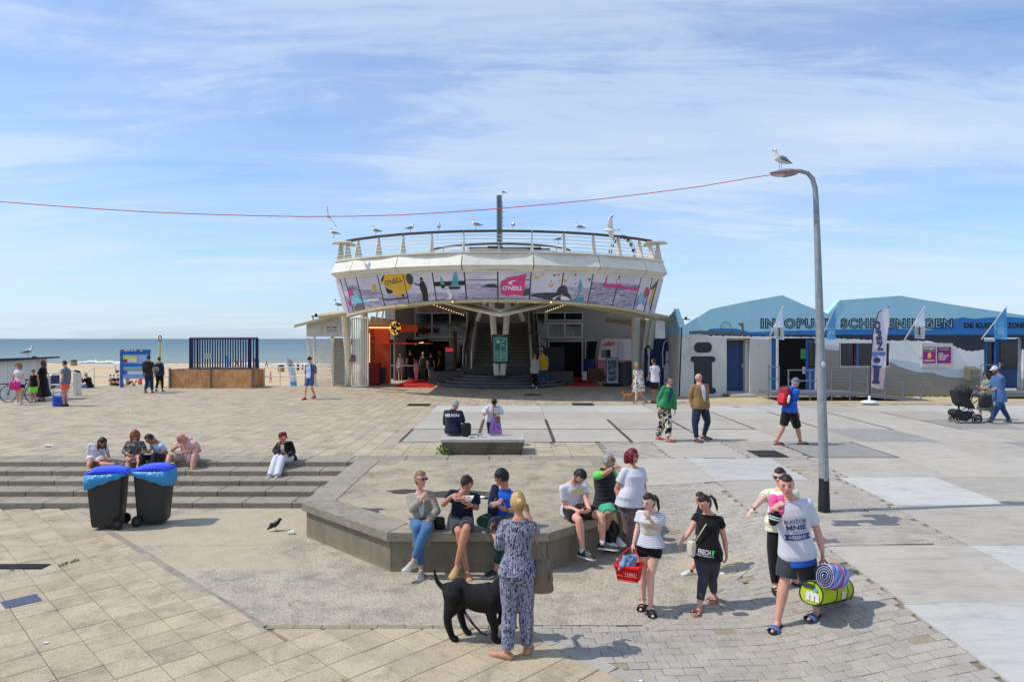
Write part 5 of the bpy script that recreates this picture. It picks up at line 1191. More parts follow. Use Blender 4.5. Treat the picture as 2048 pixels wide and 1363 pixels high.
mb=MB();c=P(1739,806,yb);mb.ell(c+Vector((0,0,.04)),(.36,.3,.09),nu=16,nv=6);mb.tube([c,c+Vector((0,0,.3))],.045,8);obj('water_foot',mb,mat('white plastic',srgb(226,226,226),rough=.4),bf,smooth=True)
bc=thing('blue_screen','dark blue slatted screen with white tower drawing beside the building','screen',P(1312,772,37))
for k in range(11):u=1289+k*4.85;obj('panel_board',rectP(u,676.5,u+4.4,775,36.9+.02*(k%2),.05),mat('navy board',srgb(18,44,98),var=.08),bc)
WP=M_WHITE
for pts in([(1294,688),(1301,688),(1301,686),(1298.5,686),(1298.5,682),(1296.5,682),(1296.5,686),(1294,686)],[(1294,696),(1301,696),(1300,708),(1299,720),(1300,735),(1299,748),(1301,760),(1294,762),(1296,745),(1295.5,730),(1296.5,715),(1295,706)],[(1328,772),(1328,732),(1334,722),(1340,732),(1340,772)],[(1331,722),(1332,704),(1334,700),(1336,704),(1337,722)],[(1305,771),(1305,760),(1310,760),(1310,768),(1316,768),(1316,762),(1320,764),(1320,771)]):flatP(pts,36.9,.008,WP,bc,'white_drawing')
mb=MB();mb.tube([P(1326,735,36.85),P(1325,705,36.85),P(1328,686,36.85),P(1334,679,36.85),P(1339,686,36.85),P(1341,706,36.85),P(1341,735,36.85)],.035,4);obj('white_drawing',mb,WP,bc)
for(u,v,y,lb)in((1372,640,45,'thin roof mast with cross bar behind the pale blue fin'),(632,634,40,'thin dark roof mast above the exit gate roof')):
 t=thing('roof_mast',lb,'mast',P(u,v+20,y));mb=MB();mb.tube([P(u-9,v-2,y),P(u+8,v-1,y)],.035,5);mb.tube([P(u-7,v-2,y),P(u-3,v+14,y)],.035,5);obj('rods',mb,M_BLACK,t);mb=MB();mb.ell(P(u,v-4,y),(.09,.09,.12),nu=8,nv=6);obj('sensor',mb,M_BLACK,t)
 # lamp post, rope
M_LAMP=mat('weathered galvanised pole',srgb(146,152,154),rough=.6,var=.2,vs=9,metal=.25,bump=.15,bs=30)
lb0=G(1648,1022);yl=lb0.y
lp=thing('street_lamp','tall galvanised street lamp with curved arm and black foot','street lamp',lb0)
mb=MB();mb.tube([P(1648,960,yl),P(1641,700,yl),P(1636,520,yl),P(1632,400,yl),P(1630,375,yl),P(1625,357,yl),P(1615,346,yl),P(1600,342,yl),P(1592,342,yl)],[.080,.068,.055,.044,.04,.038,.036,.035,.035],18);obj('pole',mb,M_LAMP,lp,smooth=True,auto=50)
mb=MB();mb.tube([lb0-Vector((0,0,.05)),lb0+Vector((0,0,.02)),P(1648,985,yl),P(1648,984,yl),P(1648,955,yl)],[.096,.094,.088,.084,.0815],18);obj('black_foot',mb,mat('black bitumen coat',srgb(28,28,30),rough=.6),lp,smooth=True,auto=40)
mb=MB();mb.ell(P(1643,728,yl)+Vector((0,-.07,0)),(.035,.012,.05),nu=10,nv=6);obj('sticker',mb,mat('sticker',srgb(200,204,220)),lp);mb=MB();mb.box(P(1648,938,yl)+Vector((0,-.078,0)),(.07,.014,.36),bev=.006);obj('service_door',mb,M_LAMP,lp)
mb=MB();a_,b_=P(1596,343,yl),P(1540,346,yl);rings=[]
for k,(f,wy,zu,zd)in enumerate(((0,.04,.035,.04),(.12,.05,.04,.06),(.2,.09,.05,.07),(.45,.13,.055,.085),(.7,.13,.045,.06),(.9,.09,.02,.01),(1.0,.03,-.01,-.02))):
 c=a_.lerp(b_,f);rings.append([c+Vector((0,wy*math.cos(t_),(zu if math.sin(t_)>0 else zd)*math.sin(t_)))for t_ in[6.2832*i/14 for i in range(14)]])
mb.loft(rings);obj('lamp_head',mb,M_LAMP,lp,smooth=True,auto=50)
mb=MB();mb.tube([P(1582,347,yl),P(1590,344,yl)],.045,12);obj('collar',mb,M_BLACK,lp);mb=MB();c=P(1562,350,yl);mb.ell(c+Vector((0,0,.005)),(.17,.10,.035),nu=14,nv=6);obj('lens',mb,mat('lamp lens',srgb(190,196,196),rough=.2),lp,smooth=True)
ropepx=[(1597,341),(1560,347),(1500,356),(1400,373),(1300,386),(1200,398),(1100,408),(1000,417),(900,424),(800,430),(700,432.5),(600,433),(500,431),(400,428),(300,424),(200,418),(100,411),(0,403),(-150,390),(-400,366),(-700,330)]
mb=MB();mb.tube([P(u,v,yl-.1-i*.05)for i,(u,v)in enumerate(ropepx)],.0065,6);obj('orange_rope',mb,mat('orange rope',srgb(214,84,60),rough=.7,var=.05),None,label='thin orange-red rope strung across the sky from the lamp head',cat='rope',smooth=True)
# bench
bn=thing('concrete_bench','thick concrete bench with pale top and sloping mottled sides','bench',(-.85,16.65,.55));z0=H(0,16.2);zt=.93
M_BENCH=mat('mottled bench concrete',rough=.9,var=0,coords='world',fn=aggregate(srgb(98,90,76),srgb(120,112,92),.35,0,0,None,.35),spec=.2)
xl0,xl1=P(881,0,16.15).x,P(1050,0,16.15).x;xb0,xb1=P(891,0,16.2).x,P(1043,0,16.2).x
mb=MB();mb.add([(xb0,16.22,z0-.05),(xb1,16.22,z0-.05),(xb1,16.98,z0-.05),(xb0,16.98,z0-.05),(xl0+.02,16.13,zt-.08),(xl1-.02,16.13,zt-.08),(xl1-.02,17.08,zt-.08),(xl0+.02,17.08,zt-.08)],[(3,2,1,0),(4,5,6,7),(0,1,5,4),(1,2,6,5),(2,3,7,6),(3,0,4,7)]);obj('base',mb,M_BENCH,bn)
mb=MB();mb.box(((xl0+xl1)/2,16.6,zt-.038),(xl1-xl0,.98,.078),bev=.012);obj('seat',mb,mat('pale bench top',rough=.8,var=0,coords='world',fn=slabfn(srgb(176,170,160),srgb(188,183,172))),bn)
r=random.Random(11);mb=MB();base=G(888,908)
for k in range(26):
 c=base+Vector((r.uniform(-.17,.17),r.uniform(-.12,.12),r.uniform(.02,.17)));R_=r.uniform(.03,.055);nrm=Vector((r.uniform(-.7,.7),r.uniform(-1,.1),r.uniform(.4,1))).normalized();a_=nrm.orthogonal().normalized();b_=nrm.cross(a_)
 mb.add([c-nrm*.012]+[c+(a_*math.cos(t_)+b_*math.sin(t_))*R_*(1-.12*(i%2))for i,t_ in enumerate([6.2832*j/12 for j in range(12)])],[(0,i+1,(i+1)%12+1)for i in range(12)]);mb.tube([base+Vector((0,0,0)),c-nrm*.014],.004,4)
obj('leafy_weed',mb,mat('mallow leaf green',srgb(74,132,44),rough=.55,var=.3,vs=14),None,label='small leafy green plant growing at the left foot of the concrete bench',cat='plant',fix=False)
# wheeled bins
BK=mat('charcoal bin plastic',srgb(44,45,46),rough=.5,var=.08,vs=6,bump=.1,bs=120);BL=mat('blue lid plastic',srgb(44,74,222),rough=.35,var=.05);BAG=mat('blue bin liner',srgb(44,140,196),rough=.35,var=.22,vs=16,spec=.5,bump=4,bs=9)
def wheelie(loc,rot,label,lab2):
 t=thing('wheeled_bin',label,'wheeled bin',(0,0,0),'wheeled bins before the steps')
 mb=MB();rings=[]
 for(z,xf,xb,hw)in((.05,-.27,.22,.20),(.10,-.29,.24,.215),(.5,-.325,.265,.245),(.93,-.365,.29,.275),(.94,-.385,.305,.29),(.985,-.385,.305,.29)):
  c=.045;rings.append([(x,y,z)for x,y in((xf+c,-hw),(xb-c,-hw),(xb-c*.3,-hw+c*.3),(xb,-hw+c),(xb,hw-c),(xb-c*.3,hw-c*.3),(xb-c,hw),(xf+c,hw),(xf+c*.3,hw-c*.3),(xf,hw-c),(xf,-hw+c),(xf+c*.3,-hw+c*.3))])
 mb.loft(rings);obj('body',mb,BK,t,smooth=True,auto=35)
 for sy in(-1,1):
  mb=MB();mb.tube([(.215,sy*.235,.1),(.215,sy*.285,.1)],.10,22);w_=obj('wheel',mb,mat('tyre black',srgb(26,26,27),rough=.8),t,smooth=True,auto=40);mb=MB();mb.tube([(.215,sy*.285,.1),(.215,sy*.292,.1)],[.055,.045],14);obj('hub',mb,BK,w_)
 mb=MB();mb.tube([(.215,-.24,.1),(.215,.24,.1)],.015,6);obj('axle',mb,BK,t)
 mb=MB();rings=[]
 for(f,zz,hw)in((0,1.0,.28),(.06,1.035,.29),(.3,1.065,.295),(.7,1.075,.295),(.93,1.05,.28),(1.0,1.0,.22)):
  x=.30-f*.70;zl=zz-.015*f
  rings.append([(x,y,z)for y,z in((-hw,zl-.055),(-hw*.99,zl-.012),(-hw*.85,zl+.012),(hw*.85,zl+.012),(hw*.99,zl-.012),(hw,zl-.055))])
 mb.loft(rings);obj('lid',mb,BL,t,smooth=True,auto=40)
 mb=MB();mb.tube([(.33,-.2,1.0),(.37,-.2,.99),(.37,.2,.99),(.33,.2,1.0)],.018,8);mb.box((.31,.16,.985),(.09,.05,.05));mb.box((.31,-.16,.985),(.09,.05,.05));obj('hinge_handle',mb,BL,t)
 mb=MB();mb.box((-.32,-.2,1.068),(.07,.1,.006),M=Matrix.Rotation(.1,3,'Y'));obj('yellow_sticker',mb,mat('sticker yellow',srgb(222,200,50)),t)
 mb=MB();rings=[];r=random.Random(3 if rot else 4);n=40
 for k,(dz,out)in enumerate(((1.0,-.005),(1.005,.012),(.97,.03),(.5,.042),(.02,.038),(0.0,.018))):
  ring=[]
  for i in range(n):
   a_=6.2832*i/n;ca,sa=math.cos(a_),math.sin(a_);q=1/max(abs(ca),abs(sa)*1.0);sx,sy=ca*q,sa*q
   q2=(abs(ca)**5+abs(sa)**5)**(-1/5);x=-.04+(.345+out)*ca*q2;y=(.29+out)*sa*q2
   drop=.07+.20*max(0,(-(x)+.30)/.65)+.012*math.sin(i*1.7+rot);z=1.0-drop*(1-dz)if dz<1 else .985
   w__=1+.012*math.sin(i*2.9+k*1.3);ring.append((x*w__,y*w__,z-(.0 if dz>.9 else .0)))
  rings.append(ring)
 mb.loft(rings,cap=False);mb.add(rings[0],[tuple(range(n))]);obj('bin_liner',mb,BAG,t,smooth=True,fix=False)
 t.location=loc;t.rotation_euler=(0,0,rot);t.scale=(.86,.82,.98);return t
wheelie((-7.04,11.95,0),.22,'left wheeled bin, charcoal with blue lid and drooping light blue liner','')
wheelie((-6.42,12.2,0),math.pi+.10,'right wheeled bin, its blue lid hinge touching the other bin','')
# left background: hut, railings, boards
M_RAILW=mat('white painted railing',srgb(222,220,210),rough=.5,var=.08);M_NAVY=mat('navy painted steel',srgb(18,34,84),rough=.45,var=.1)
hut=thing('beach_hut','white plank cabin with dark blue flat roof at the left photo edge','hut',P(40,800,29.5));yh=29.6
for k in range(10):u=-60+k*15;obj('wall_plank',rectP(u,717+(60-u)*.02,u+14.6,806,yh+.015*(k%2),.1),mat('hut white plank',srgb(214,212,206),var=.05),hut)
mb=MB();mb.prism([P(-70,719,yh-.25),P(92,713.5,yh-.25),P(92,716.5,yh-.25),P(-70,727,yh-.25)],(0,.9,0));obj('roof',mb,mat('hut roof blue',srgb(30,44,84)),hut)
mb=MB();mb.box((P(10,0,yh+1.6).x,yh+1.7,1.6),(3.2,3.0,1.9));
mb=MB();mb.prism([P(90.5,716,yh),P(90.5,806,yh),P(90.5,806,yh)+Vector((0,.12,0)),P(90.5,716,yh)+Vector((0,.12,0))],(-.05,0,0));obj('side_wall',mb,mat('hut white plank'),hut)
mb=MB();mb.tube([P(69,716,yh+1),P(69,712,yh+1)],.1,8);obj('vent',mb,M_BLACK,hut)
def railing(pts,label,post=True,rows=(1.05,.55),name='white_railing',m_=M_RAILW,r=.028,z=None,spc=1.6):
 t=thing(name,label,'railing',pts[0]);P0=[Vector(p)for p in pts]
 for hgt in rows:mb=MB();mb.tube([p+Vector((0,0,hgt))for p in P0],r,6);obj('rail',mb,m_,t)
 for a_,b_ in zip(P0[:-1],P0[1:]):
  n=max(1,int((b_-a_).length/spc))
  for i in range(n+1 if b_ is P0[-1]else n):p=a_.lerp(b_,i/n);mb=MB();mb.tube([p,p+Vector((0,0,rows[0]))],r*1.1,6);obj('post',mb,m_,t)
 return t
gy=lambda u,v:G(u,v)
railing([Vector((P(188,0,37).x,37.0,.7)),Vector((P(240,0,37).x,37.0,.7)),Vector((P(338,0,37).x,37.0,.7))],'white railing on the plaza edge left of the rusty container',spc=2.6)
railing([Vector((P(528,0,36.9).x,36.9,.7)),Vector((P(560,0,36.9).x,36.9,.7)),Vector((P(612,0,36.9).x,36.9,.7))],'white railing between the rusty container and the exit gate',spc=5)
mb=MB();mb.tube([P(165,752,35.5),Vector((P(188,0,37).x,37.0,1.75))],.03,6);obj('stair_handrail',mb,M_RAILW,None,label='sloping white handrail beside the seated man in black',cat='handrail')
wg=thing('white_gate','white tubular double gate with square posts beside the cabin','gate',P(130,788,31.5));yg=31.4
mb=MB();
for(a_,b_)in(((97,746),(134,746)),((97,769),(134,769)),((97,746),(99,789)),((97,787),(134,758)),((134,741),(150,741)),((134,764),(150,764)),((134,784),(150,762))):mb.tube([P(*a_,yg),P(*b_,yg)],.035,6)
obj('gate_frame',mb,M_RAILW,wg)
for u in(150.5,158):mb=MB();c=P(u,788,yg if u<155 else yg+.2);mb.box((c.x,c.y,.67+.54),(.11 if u<155 else .17,.12,1.08));obj('gate_post',mb,M_RAILW,wg)
mb=MB();mb.tube([P(122,744,yg+1),P(112,746,yg),P(110,747,yg)],.03,5);mb.tube([P(149,741,yg-.05),P(160,743,yg+.15)],.045,6);obj('hinges',mb,M_BLACK,wg)
ac=thing('vent_unit','white slatted ventilation unit behind the white gate','vent unit',P(103,778,33));
for k in range(9):mb=MB();mb.box(P(99,749+k*3.4,33),(.3,.3,.03),M=Matrix.Rotation(.4,3,'X'));obj('louvre',mb,M_WHITE,ac)
mb=MB();mb.box(P(109,763,33.1),(.32,.35,.65),bev=.03);obj('blue_cover',mb,mat('tarp blue',srgb(52,66,110)),ac)
rc=thing('rusty_container','rust stained waist high steel container at the plaza edge','container',P(430,776,35.8))
def rustfn(t,vec,nf,b,col):
 c=mixc(t,ramp(t,nf(1.6,6,.65,.5),[(.35,0.),(.65,1.)]),srgb(172,106,50),srgb(206,158,98));return mixc(t,ramp(t,nf(3.5,6,.6,.2,sc=(7,1,.5)),[(.5,0.),(.62,.8)]),c,srgb(206,160,138))
M_RUST=mat('streaky rust panel',rough=.8,var=.1,fn=rustfn,vs=5,coords='world')
for(u0,u1)in((341,419.5),(423,503)):obj('side_panel',rectP(u0,738.5,u1,775,35.8,.06),M_RUST,rc)
mb=MB();mb.prism([P(506,738,35.8),P(527.5,736.5,37.2),P(527.5,773.5,37.2),P(506,776,35.8)],(.05,.05,0));obj('side_panel',mb,M_RUST,rc)
for u in(339.5,421,505):mb=MB();a_,b_=P(u,777,35.75),P(u,736.5,35.75);mb.box(((a_.x),35.76,(a_.z+b_.z)/2),(.09,.1,b_.z-a_.z));obj('corner_post',mb,mat('dull steel',srgb(120,112,100),metal=.3),rc)
obj('top_sheet',(lambda mb:(mb.prism([P(341,738,35.9),P(505,738,35.9),P(527,737,37.2),P(362,737,37.2)],(0,0,-.03)),mb)[1])(MB()),M_DARK,rc)
cg=thing('blue_cage','navy blue steel cage of upright bars standing behind the rusty container','cage',P(448,740,37.4));yc=37.4
mb=MB()
for(a_,b_)in(((380,676),(515,676)),((380,736),(515,736)),((380,676),(380,737)),((515,676),(515,737)),((395,677),(395,737)),((500,677),(500,737))):mb.tube([P(*a_,yc),P(*b_,yc)],.06,4,up=(0,1,.01))
mb.tube([P(398,676.5,38.6),P(500,676.5,38.6)],.05,4);mb.tube([P(380,676,yc),P(398,676.5,38.6)],.05,4);mb.tube([P(515,676,yc),P(500,676.5,38.6)],.05,4);obj('frame',mb,M_NAVY,cg)
for k in range(26):u=384.5+k*5.1;mb=MB();mb.box(((P(u,0,yc).x),yc,(P(0,677,yc).z+P(0,737,yc).z)/2),(.062,.05,60/F*yc));obj('bar',mb,M_NAVY,cg)
for k in range(5):mb=MB();p=P(381+k*1.2,0,yc+.25*k);mb.box((p.x,yc+.25*k,2.5),(.05,.06,1.62));obj('bar',mb,M_NAVY,cg)
mb=MB();mb.box(P(415,712,yc-.08),(.42,.03,.3));obj('paper_sign',mb,mat('paper sign',srgb(176,176,170)),cg)
bo=thing('beach_board','blue framed beach information board with colourful map','board',P(271,773,36.2));yb2=36.2
for(u0,u1)in((241,245.5),(295,299.5)):mb=MB();a_=P((u0+u1)/2,774,yb2);mb.box((a_.x,yb2,.68+1.0),(.12,.12,2.0));obj('post',mb,FB,bo)
obj('head_bar',rectP(241,698.5,299.5,703,yb2-.05,.1),FB,bo);obj('panel',rectP(245.5,703,295,757,yb2-.02,.05),mat('board pale blue',srgb(132,168,216),var=.1),bo)
for(r_,m_)in(((246,710,275,713),mat('sky print',srgb(150,205,225))),((246,713,275,718),mat('sand print',srgb(226,208,84))),((246,718,254,725),mat('brick print',srgb(140,76,60))),((255,718,274,724),M_WHITE),((277,709,294,726),mat('list print',srgb(150,180,216))),((246,733,294,737),mat('cyan print',srgb(90,180,226))),((246,737,294,740),mat('green print',srgb(150,160,90))),((255,741.5,294,748),mat('pale print',srgb(196,204,222))),((246,741,254,748),mat('emblem print',srgb(60,96,180))),((246,727,294,732),FB),((246,703.5,294,708),FB)):obj('map_print',rectP(*r_,yb2-.04,.015),m_,bo)
for k,(u0,u1)in enumerate(((248,254),(255,260),(262,266),(268,272),(280,285))):obj('head_print',rectP(u0,699.5,u1,701.8,yb2-.07,.012),M_WHITE,bo)
mb=MB();mb.tube([P(243.5,701,yb2-.06),P(243.5,701,yb2-.1)],.05,10);obj('red_mark',mb,PR,bo)
lb2=thing('lifebuoy_post','tall yellow post with red and green ring on top','post',P(320,772,38.5));mb=MB();mb.tube([P(319.5,770,38.5),P(319.8,683,38.5)],.05,8);obj('pole',mb,mat('signal yellow',srgb(226,190,20)),lb2)
mb=MB();c=P(320,676.5,38.5);mb.tube([c+Vector((.075*math.cos(a_),0,.17*math.sin(a_)))for a_ in[6.2832*i/16 for i in range(16)]],.03,6,closed=True);obj('ring',mb,mat('ring red',rough=.5,var=0,fn=lambda t,vec,nf,b,col:ramp(t,vor(t,vec,6),[(.4,srgb(206,60,40)),(.5,srgb(60,120,70))])),lb2)
bk=thing('bicycle','dark blue city bicycle parked against the white cabin','bicycle',G(30,804));yk=G(30,804).y-.1;zk=H(-22,yk)
TY=mat('bicycle tyre blue',srgb(32,66,118),rough=.6);FR=mat('bicycle frame',srgb(38,46,66),rough=.35)
def wheel(cx_,m_=TY):
 t=thing('x',None,None)if False else None
 c=Vector((cx_,yk,zk+.35));mb=MB();mb.tube([c+Vector((.34*math.cos(a_),0,.34*math.sin(a_)))for a_ in[6.2832*i/32 for i in range(32)]],.02,6,closed=True);w_=obj('wheel',mb,m_,bk,smooth=True)
 mb=MB()
 for i in range(18):a_=6.2832*i/18;mb.tube([c,c+Vector((.33*math.cos(a_),0,.33*math.sin(a_)))],.003,3)
 mb.tube([c-Vector((0,.05,0)),c+Vector((0,.05,0))],.03,8);obj('spokes',mb,M_STL,w_);return c
x0=P(16,0,yk).x;x1=P(66,0,yk).x;cA,cB=wheel(x0),wheel(x1,M_BLACK)
bb_=Vector(((x0*.42+x1*.58),yk,zk+.3));hd=Vector((x0+.22,yk,zk+.95));st_=Vector((bb_.x+.15,yk,zk+.85))
mb=MB()
for a_,b_ in((cA,hd),(hd,bb_),(bb_,st_),(bb_,cB),(st_,cB),(hd-Vector((0,0,.12)),st_-Vector((.03,0,.2)))):mb.tube([a_,b_],.017,6)
obj('frame',mb,FR,bk);mb=MB();mb.tube([hd,hd+Vector((.02,0,.17))],.014,6);mb.tube([hd+Vector((.16,-.26,.16)),hd+Vector((.02,-.05,.18)),hd+Vector((.02,.05,.18)),hd+Vector((.16,.26,.16))],.013,6);obj('handlebar',mb,M_BLACK,bk)
mb=MB();mb.ell(st_+Vector((.0,0,.1)),(.13,.09,.035),nu=10,nv=6);mb.tube([st_,st_+Vector((0,0,.1))],.012,6);obj('saddle',mb,M_BLACK,bk);mb=MB();mb.tube([bb_+Vector((0,-.06,0)),bb_+Vector((0,-.07,0))],.09,16);mb.tube([bb_+Vector((0,-.07,0)),bb_+Vector((.1,-.08,-.13))],.01,5);obj('crank',mb,M_STL,bk)
mb=MB();mb.box(cA+Vector((.0,0,.42)),(.42,.3,.04));obj('front_rack',mb,M_BLACK,bk)
cb_=thing('cool_box','blue cool box with lighter lid standing by the man in coral shorts','cool box',G(119,812));c=G(119,812)
mb=MB();rings=[[c+Vector((w2*math.cos(a_)*q2,w2*.75*math.sin(a_)*q2,z))for a_ in[6.2832*i/20 for i in range(20)]for q2 in[(abs(math.cos(a_))**4+abs(math.sin(a_))**4)**-.25]]for(z,w2)in((0,.20),(.01,.215),(.38,.225))];mb.loft(rings);obj('body',mb,mat('cool box blue',srgb(24,66,168),rough=.4),cb_,smooth=True,auto=40)
mb=MB();rings=[[c+Vector((w2*math.cos(a_)*q2,w2*.75*math.sin(a_)*q2,z))for a_ in[6.2832*i/20 for i in range(20)]for q2 in[(abs(math.cos(a_))**4+abs(math.sin(a_))**4)**-.25]]for(z,w2)in((.382,.235),(.44,.235),(.455,.2))];mb.loft(rings);obj('lid',mb,mat('cool box lid',srgb(92,150,226),rough=.4),cb_,smooth=True,auto=40)
mb=MB();mb.tube([c+Vector((-.13,-.18,.4)),c+Vector((-.13,-.18,.56)),c+Vector((.13,-.1,.56)),c+Vector((.13,-.1,.42))],.022,6);obj('handle',mb,mat('cool box blue'),cb_)
def beachP(u,v,iters=30):
 lo,hi=37.5,400
 for _ in range(40):
  mid=(lo+hi)/2
  if P(u,v,mid).z>max(HB(mid),-1.95):lo=mid
  else:hi=mid
 return P(u,v,lo)
for(u,v0,v1,w_,lb)in((147.5,719,731,12,'round beach bin with dark dome near the surf behind the man in coral shorts'),(512,716,737,12,'round beach bin just right of the blue cage'),(562,729,743,13,'squat round beach bin left of the white beach flag')):
 b0=beachP(u,v1);k=b0.y/F;t=thing('beach_bin',lb,'beach bin',b0,'round bins on the beach');hh=(v1-v0)*k;R_=w_/2*k
 mb=MB();mb.tube([b0,b0+Vector((0,0,hh*.7))],R_,16);obj('drum',mb,mat('bin tan',srgb(160,138,96),var=.1),t,smooth=True,auto=40);mb=MB();mb.tube([b0+Vector((0,0,hh*.7)),b0+Vector((0,0,hh*.85)),b0+Vector((0,0,hh))],[R_*1.02,R_*.95,R_*.55],16);obj('dome',mb,mat('dome dark',srgb(60,62,66)),t,smooth=True,auto=40)
fl=thing('beach_banner','white and blue feather banner with red dot on the beach behind the railing','banner',P(588,776,38.5));pz=[(568,716),(576,714.5),(584,720),(589,732),(592,750),(594.5,773),(580.5,773),(578,750),(575,730)]
cloth(pz,38.6,fl,FLW,'banner_cloth',.04);cloth([(580,763),(593.5,763),(594.5,773.5),(580.8,773.5)],38.57,fl,FLB,'blue_foot',.04);mb=MB();c=P(580.5,723,38.5);mb.tube([c,c+Vector((0,-.02,0))],.06,12);obj('red_dot',mb,PR,fl);text('H',P(580.5,731,38.5),(1,0,0),(0,0,1),.14,.12,M_NAVY,fl)
fl=thing('beach_banner','blue feather banner on the beach seen through the cage bars','banner',P(452,735,60));cloth([(449,712),(454,711),(458,717),(458,734),(449.5,734)],60,fl,FLB,'banner_cloth',.05)
for(u,v)in((181.5,727),(300,733)):
 pass
 # people
def remesh(mb,vox,smooth=3,folds=0.0,ff=10.0,seed=0,center=None,adapt=0.0,strand=None):
 me=mb.mesh('tmp',fix=False);o=bpy.data.objects.new('tmp',me);COL.objects.link(o)
 m1=o.modifiers.new('r','REMESH');m1.mode='VOXEL';m1.voxel_size=vox;m1.adaptivity=adapt
 if smooth:m2=o.modifiers.new('s','SMOOTH');m2.iterations=smooth;m2.factor=.5
 dg=bpy.context.evaluated_depsgraph_get();out=bpy.data.meshes.new_from_object(o.evaluated_get(dg))
 bpy.data.objects.remove(o);bpy.data.meshes.remove(me)
 n=len(out.vertices)
 if folds and n:
  co=np.empty(n*3,np.float32);out.vertices.foreach_get('co',co);co=co.reshape(-1,3);no=np.empty(n*3,np.float32);out.vertices.foreach_get('normal',no);no=no.reshape(-1,3)
  r=np.random.RandomState(seed);d=np.zeros(n)
  for k in range(7):
   w_=r.normal(size=3)*ff*(1+k*.35)
   if strand is not None:w_=np.array([w_[0]*3,w_[1]*3,w_[2]*.25])*1.6
   ph=r.uniform(0,6.28);s_=np.sin(co@w_+ph+1.5*np.sin(co@(r.normal(size=3)*ff*.4)+ph));d+=(1-np.abs(s_))**2/(1+k*.3)-.35
  d=np.maximum(d,-.45 if strand is None else-.15)
  co=co+no*(d*folds*.45)[:,None];out.vertices.foreach_set('co',co.astype(np.float32).ravel())
 out.polygons.foreach_set('use_smooth',[True]*len(out.polygons));out.update();return out
def fab(name,col,var=.10,rough=.85,fn=None):return mat('cloth '+name,col,rough=rough,var=var,vs=9,bump=.25,bs=260,spec=.2,sheen=.15,fn=fn)
def skin(name,col):
 return mat('skin '+name,col,rough=.5,var=.09,vs=18,spec=.35,sss=.12,bump=.08,bs=300)
SK={'fair':skin('fair',srgb(214,158,134)),'pale':skin('pale',srgb(224,176,156)),'tan':skin('tan',srgb(192,136,108)),'pink':skin('pink',srgb(206,144,126)),'brown':skin('brown',srgb(158,110,86)),'dark':skin('dark',srgb(120,80,62))}
def hairm(name,col):
 def fn(t,vec,nf,b,c_):return mixc(t,ramp(t,nf(26,4,.7,.4,sc=(3,3,.35)),[(.3,0.),(.7,1.)]),tuple(x*.6 for x in c_),tuple(min(1,x*1.35)for x in c_))
 return mat('hair '+name,col,rough=.45,var=0,fn=fn,bump=.4,bs=120,spec=.4)
HR={k:hairm(k,c)for k,c in dict(blonde=srgb(206,170,112),black=srgb(34,28,27),brown=srgb(62,42,30),dkbrown=srgb(54,38,30),ltbrown=srgb(120,84,54),ginger=srgb(150,86,34),red=srgb(128,24,28),wine=srgb(118,16,36),grey=srgb(170,168,166),auburn=srgb(92,38,28),dkblonde=srgb(146,112,72)).items()}
M_EYE=mat('eye dark',srgb(28,22,20),rough=.2,var=0);M_LIP=mat('lips',srgb(170,84,78),rough=.5,var=0);M_GLS=mat('sunglass lens',srgb(14,12,14),rough=.1,var=0,spec=.7);M_NAILS=None
WHT=fab('white',srgb(206,206,214),.05);BLKC=fab('black',srgb(22,22,24),.2)
def V3(*a_):return Vector(a_)
class Pers:pass
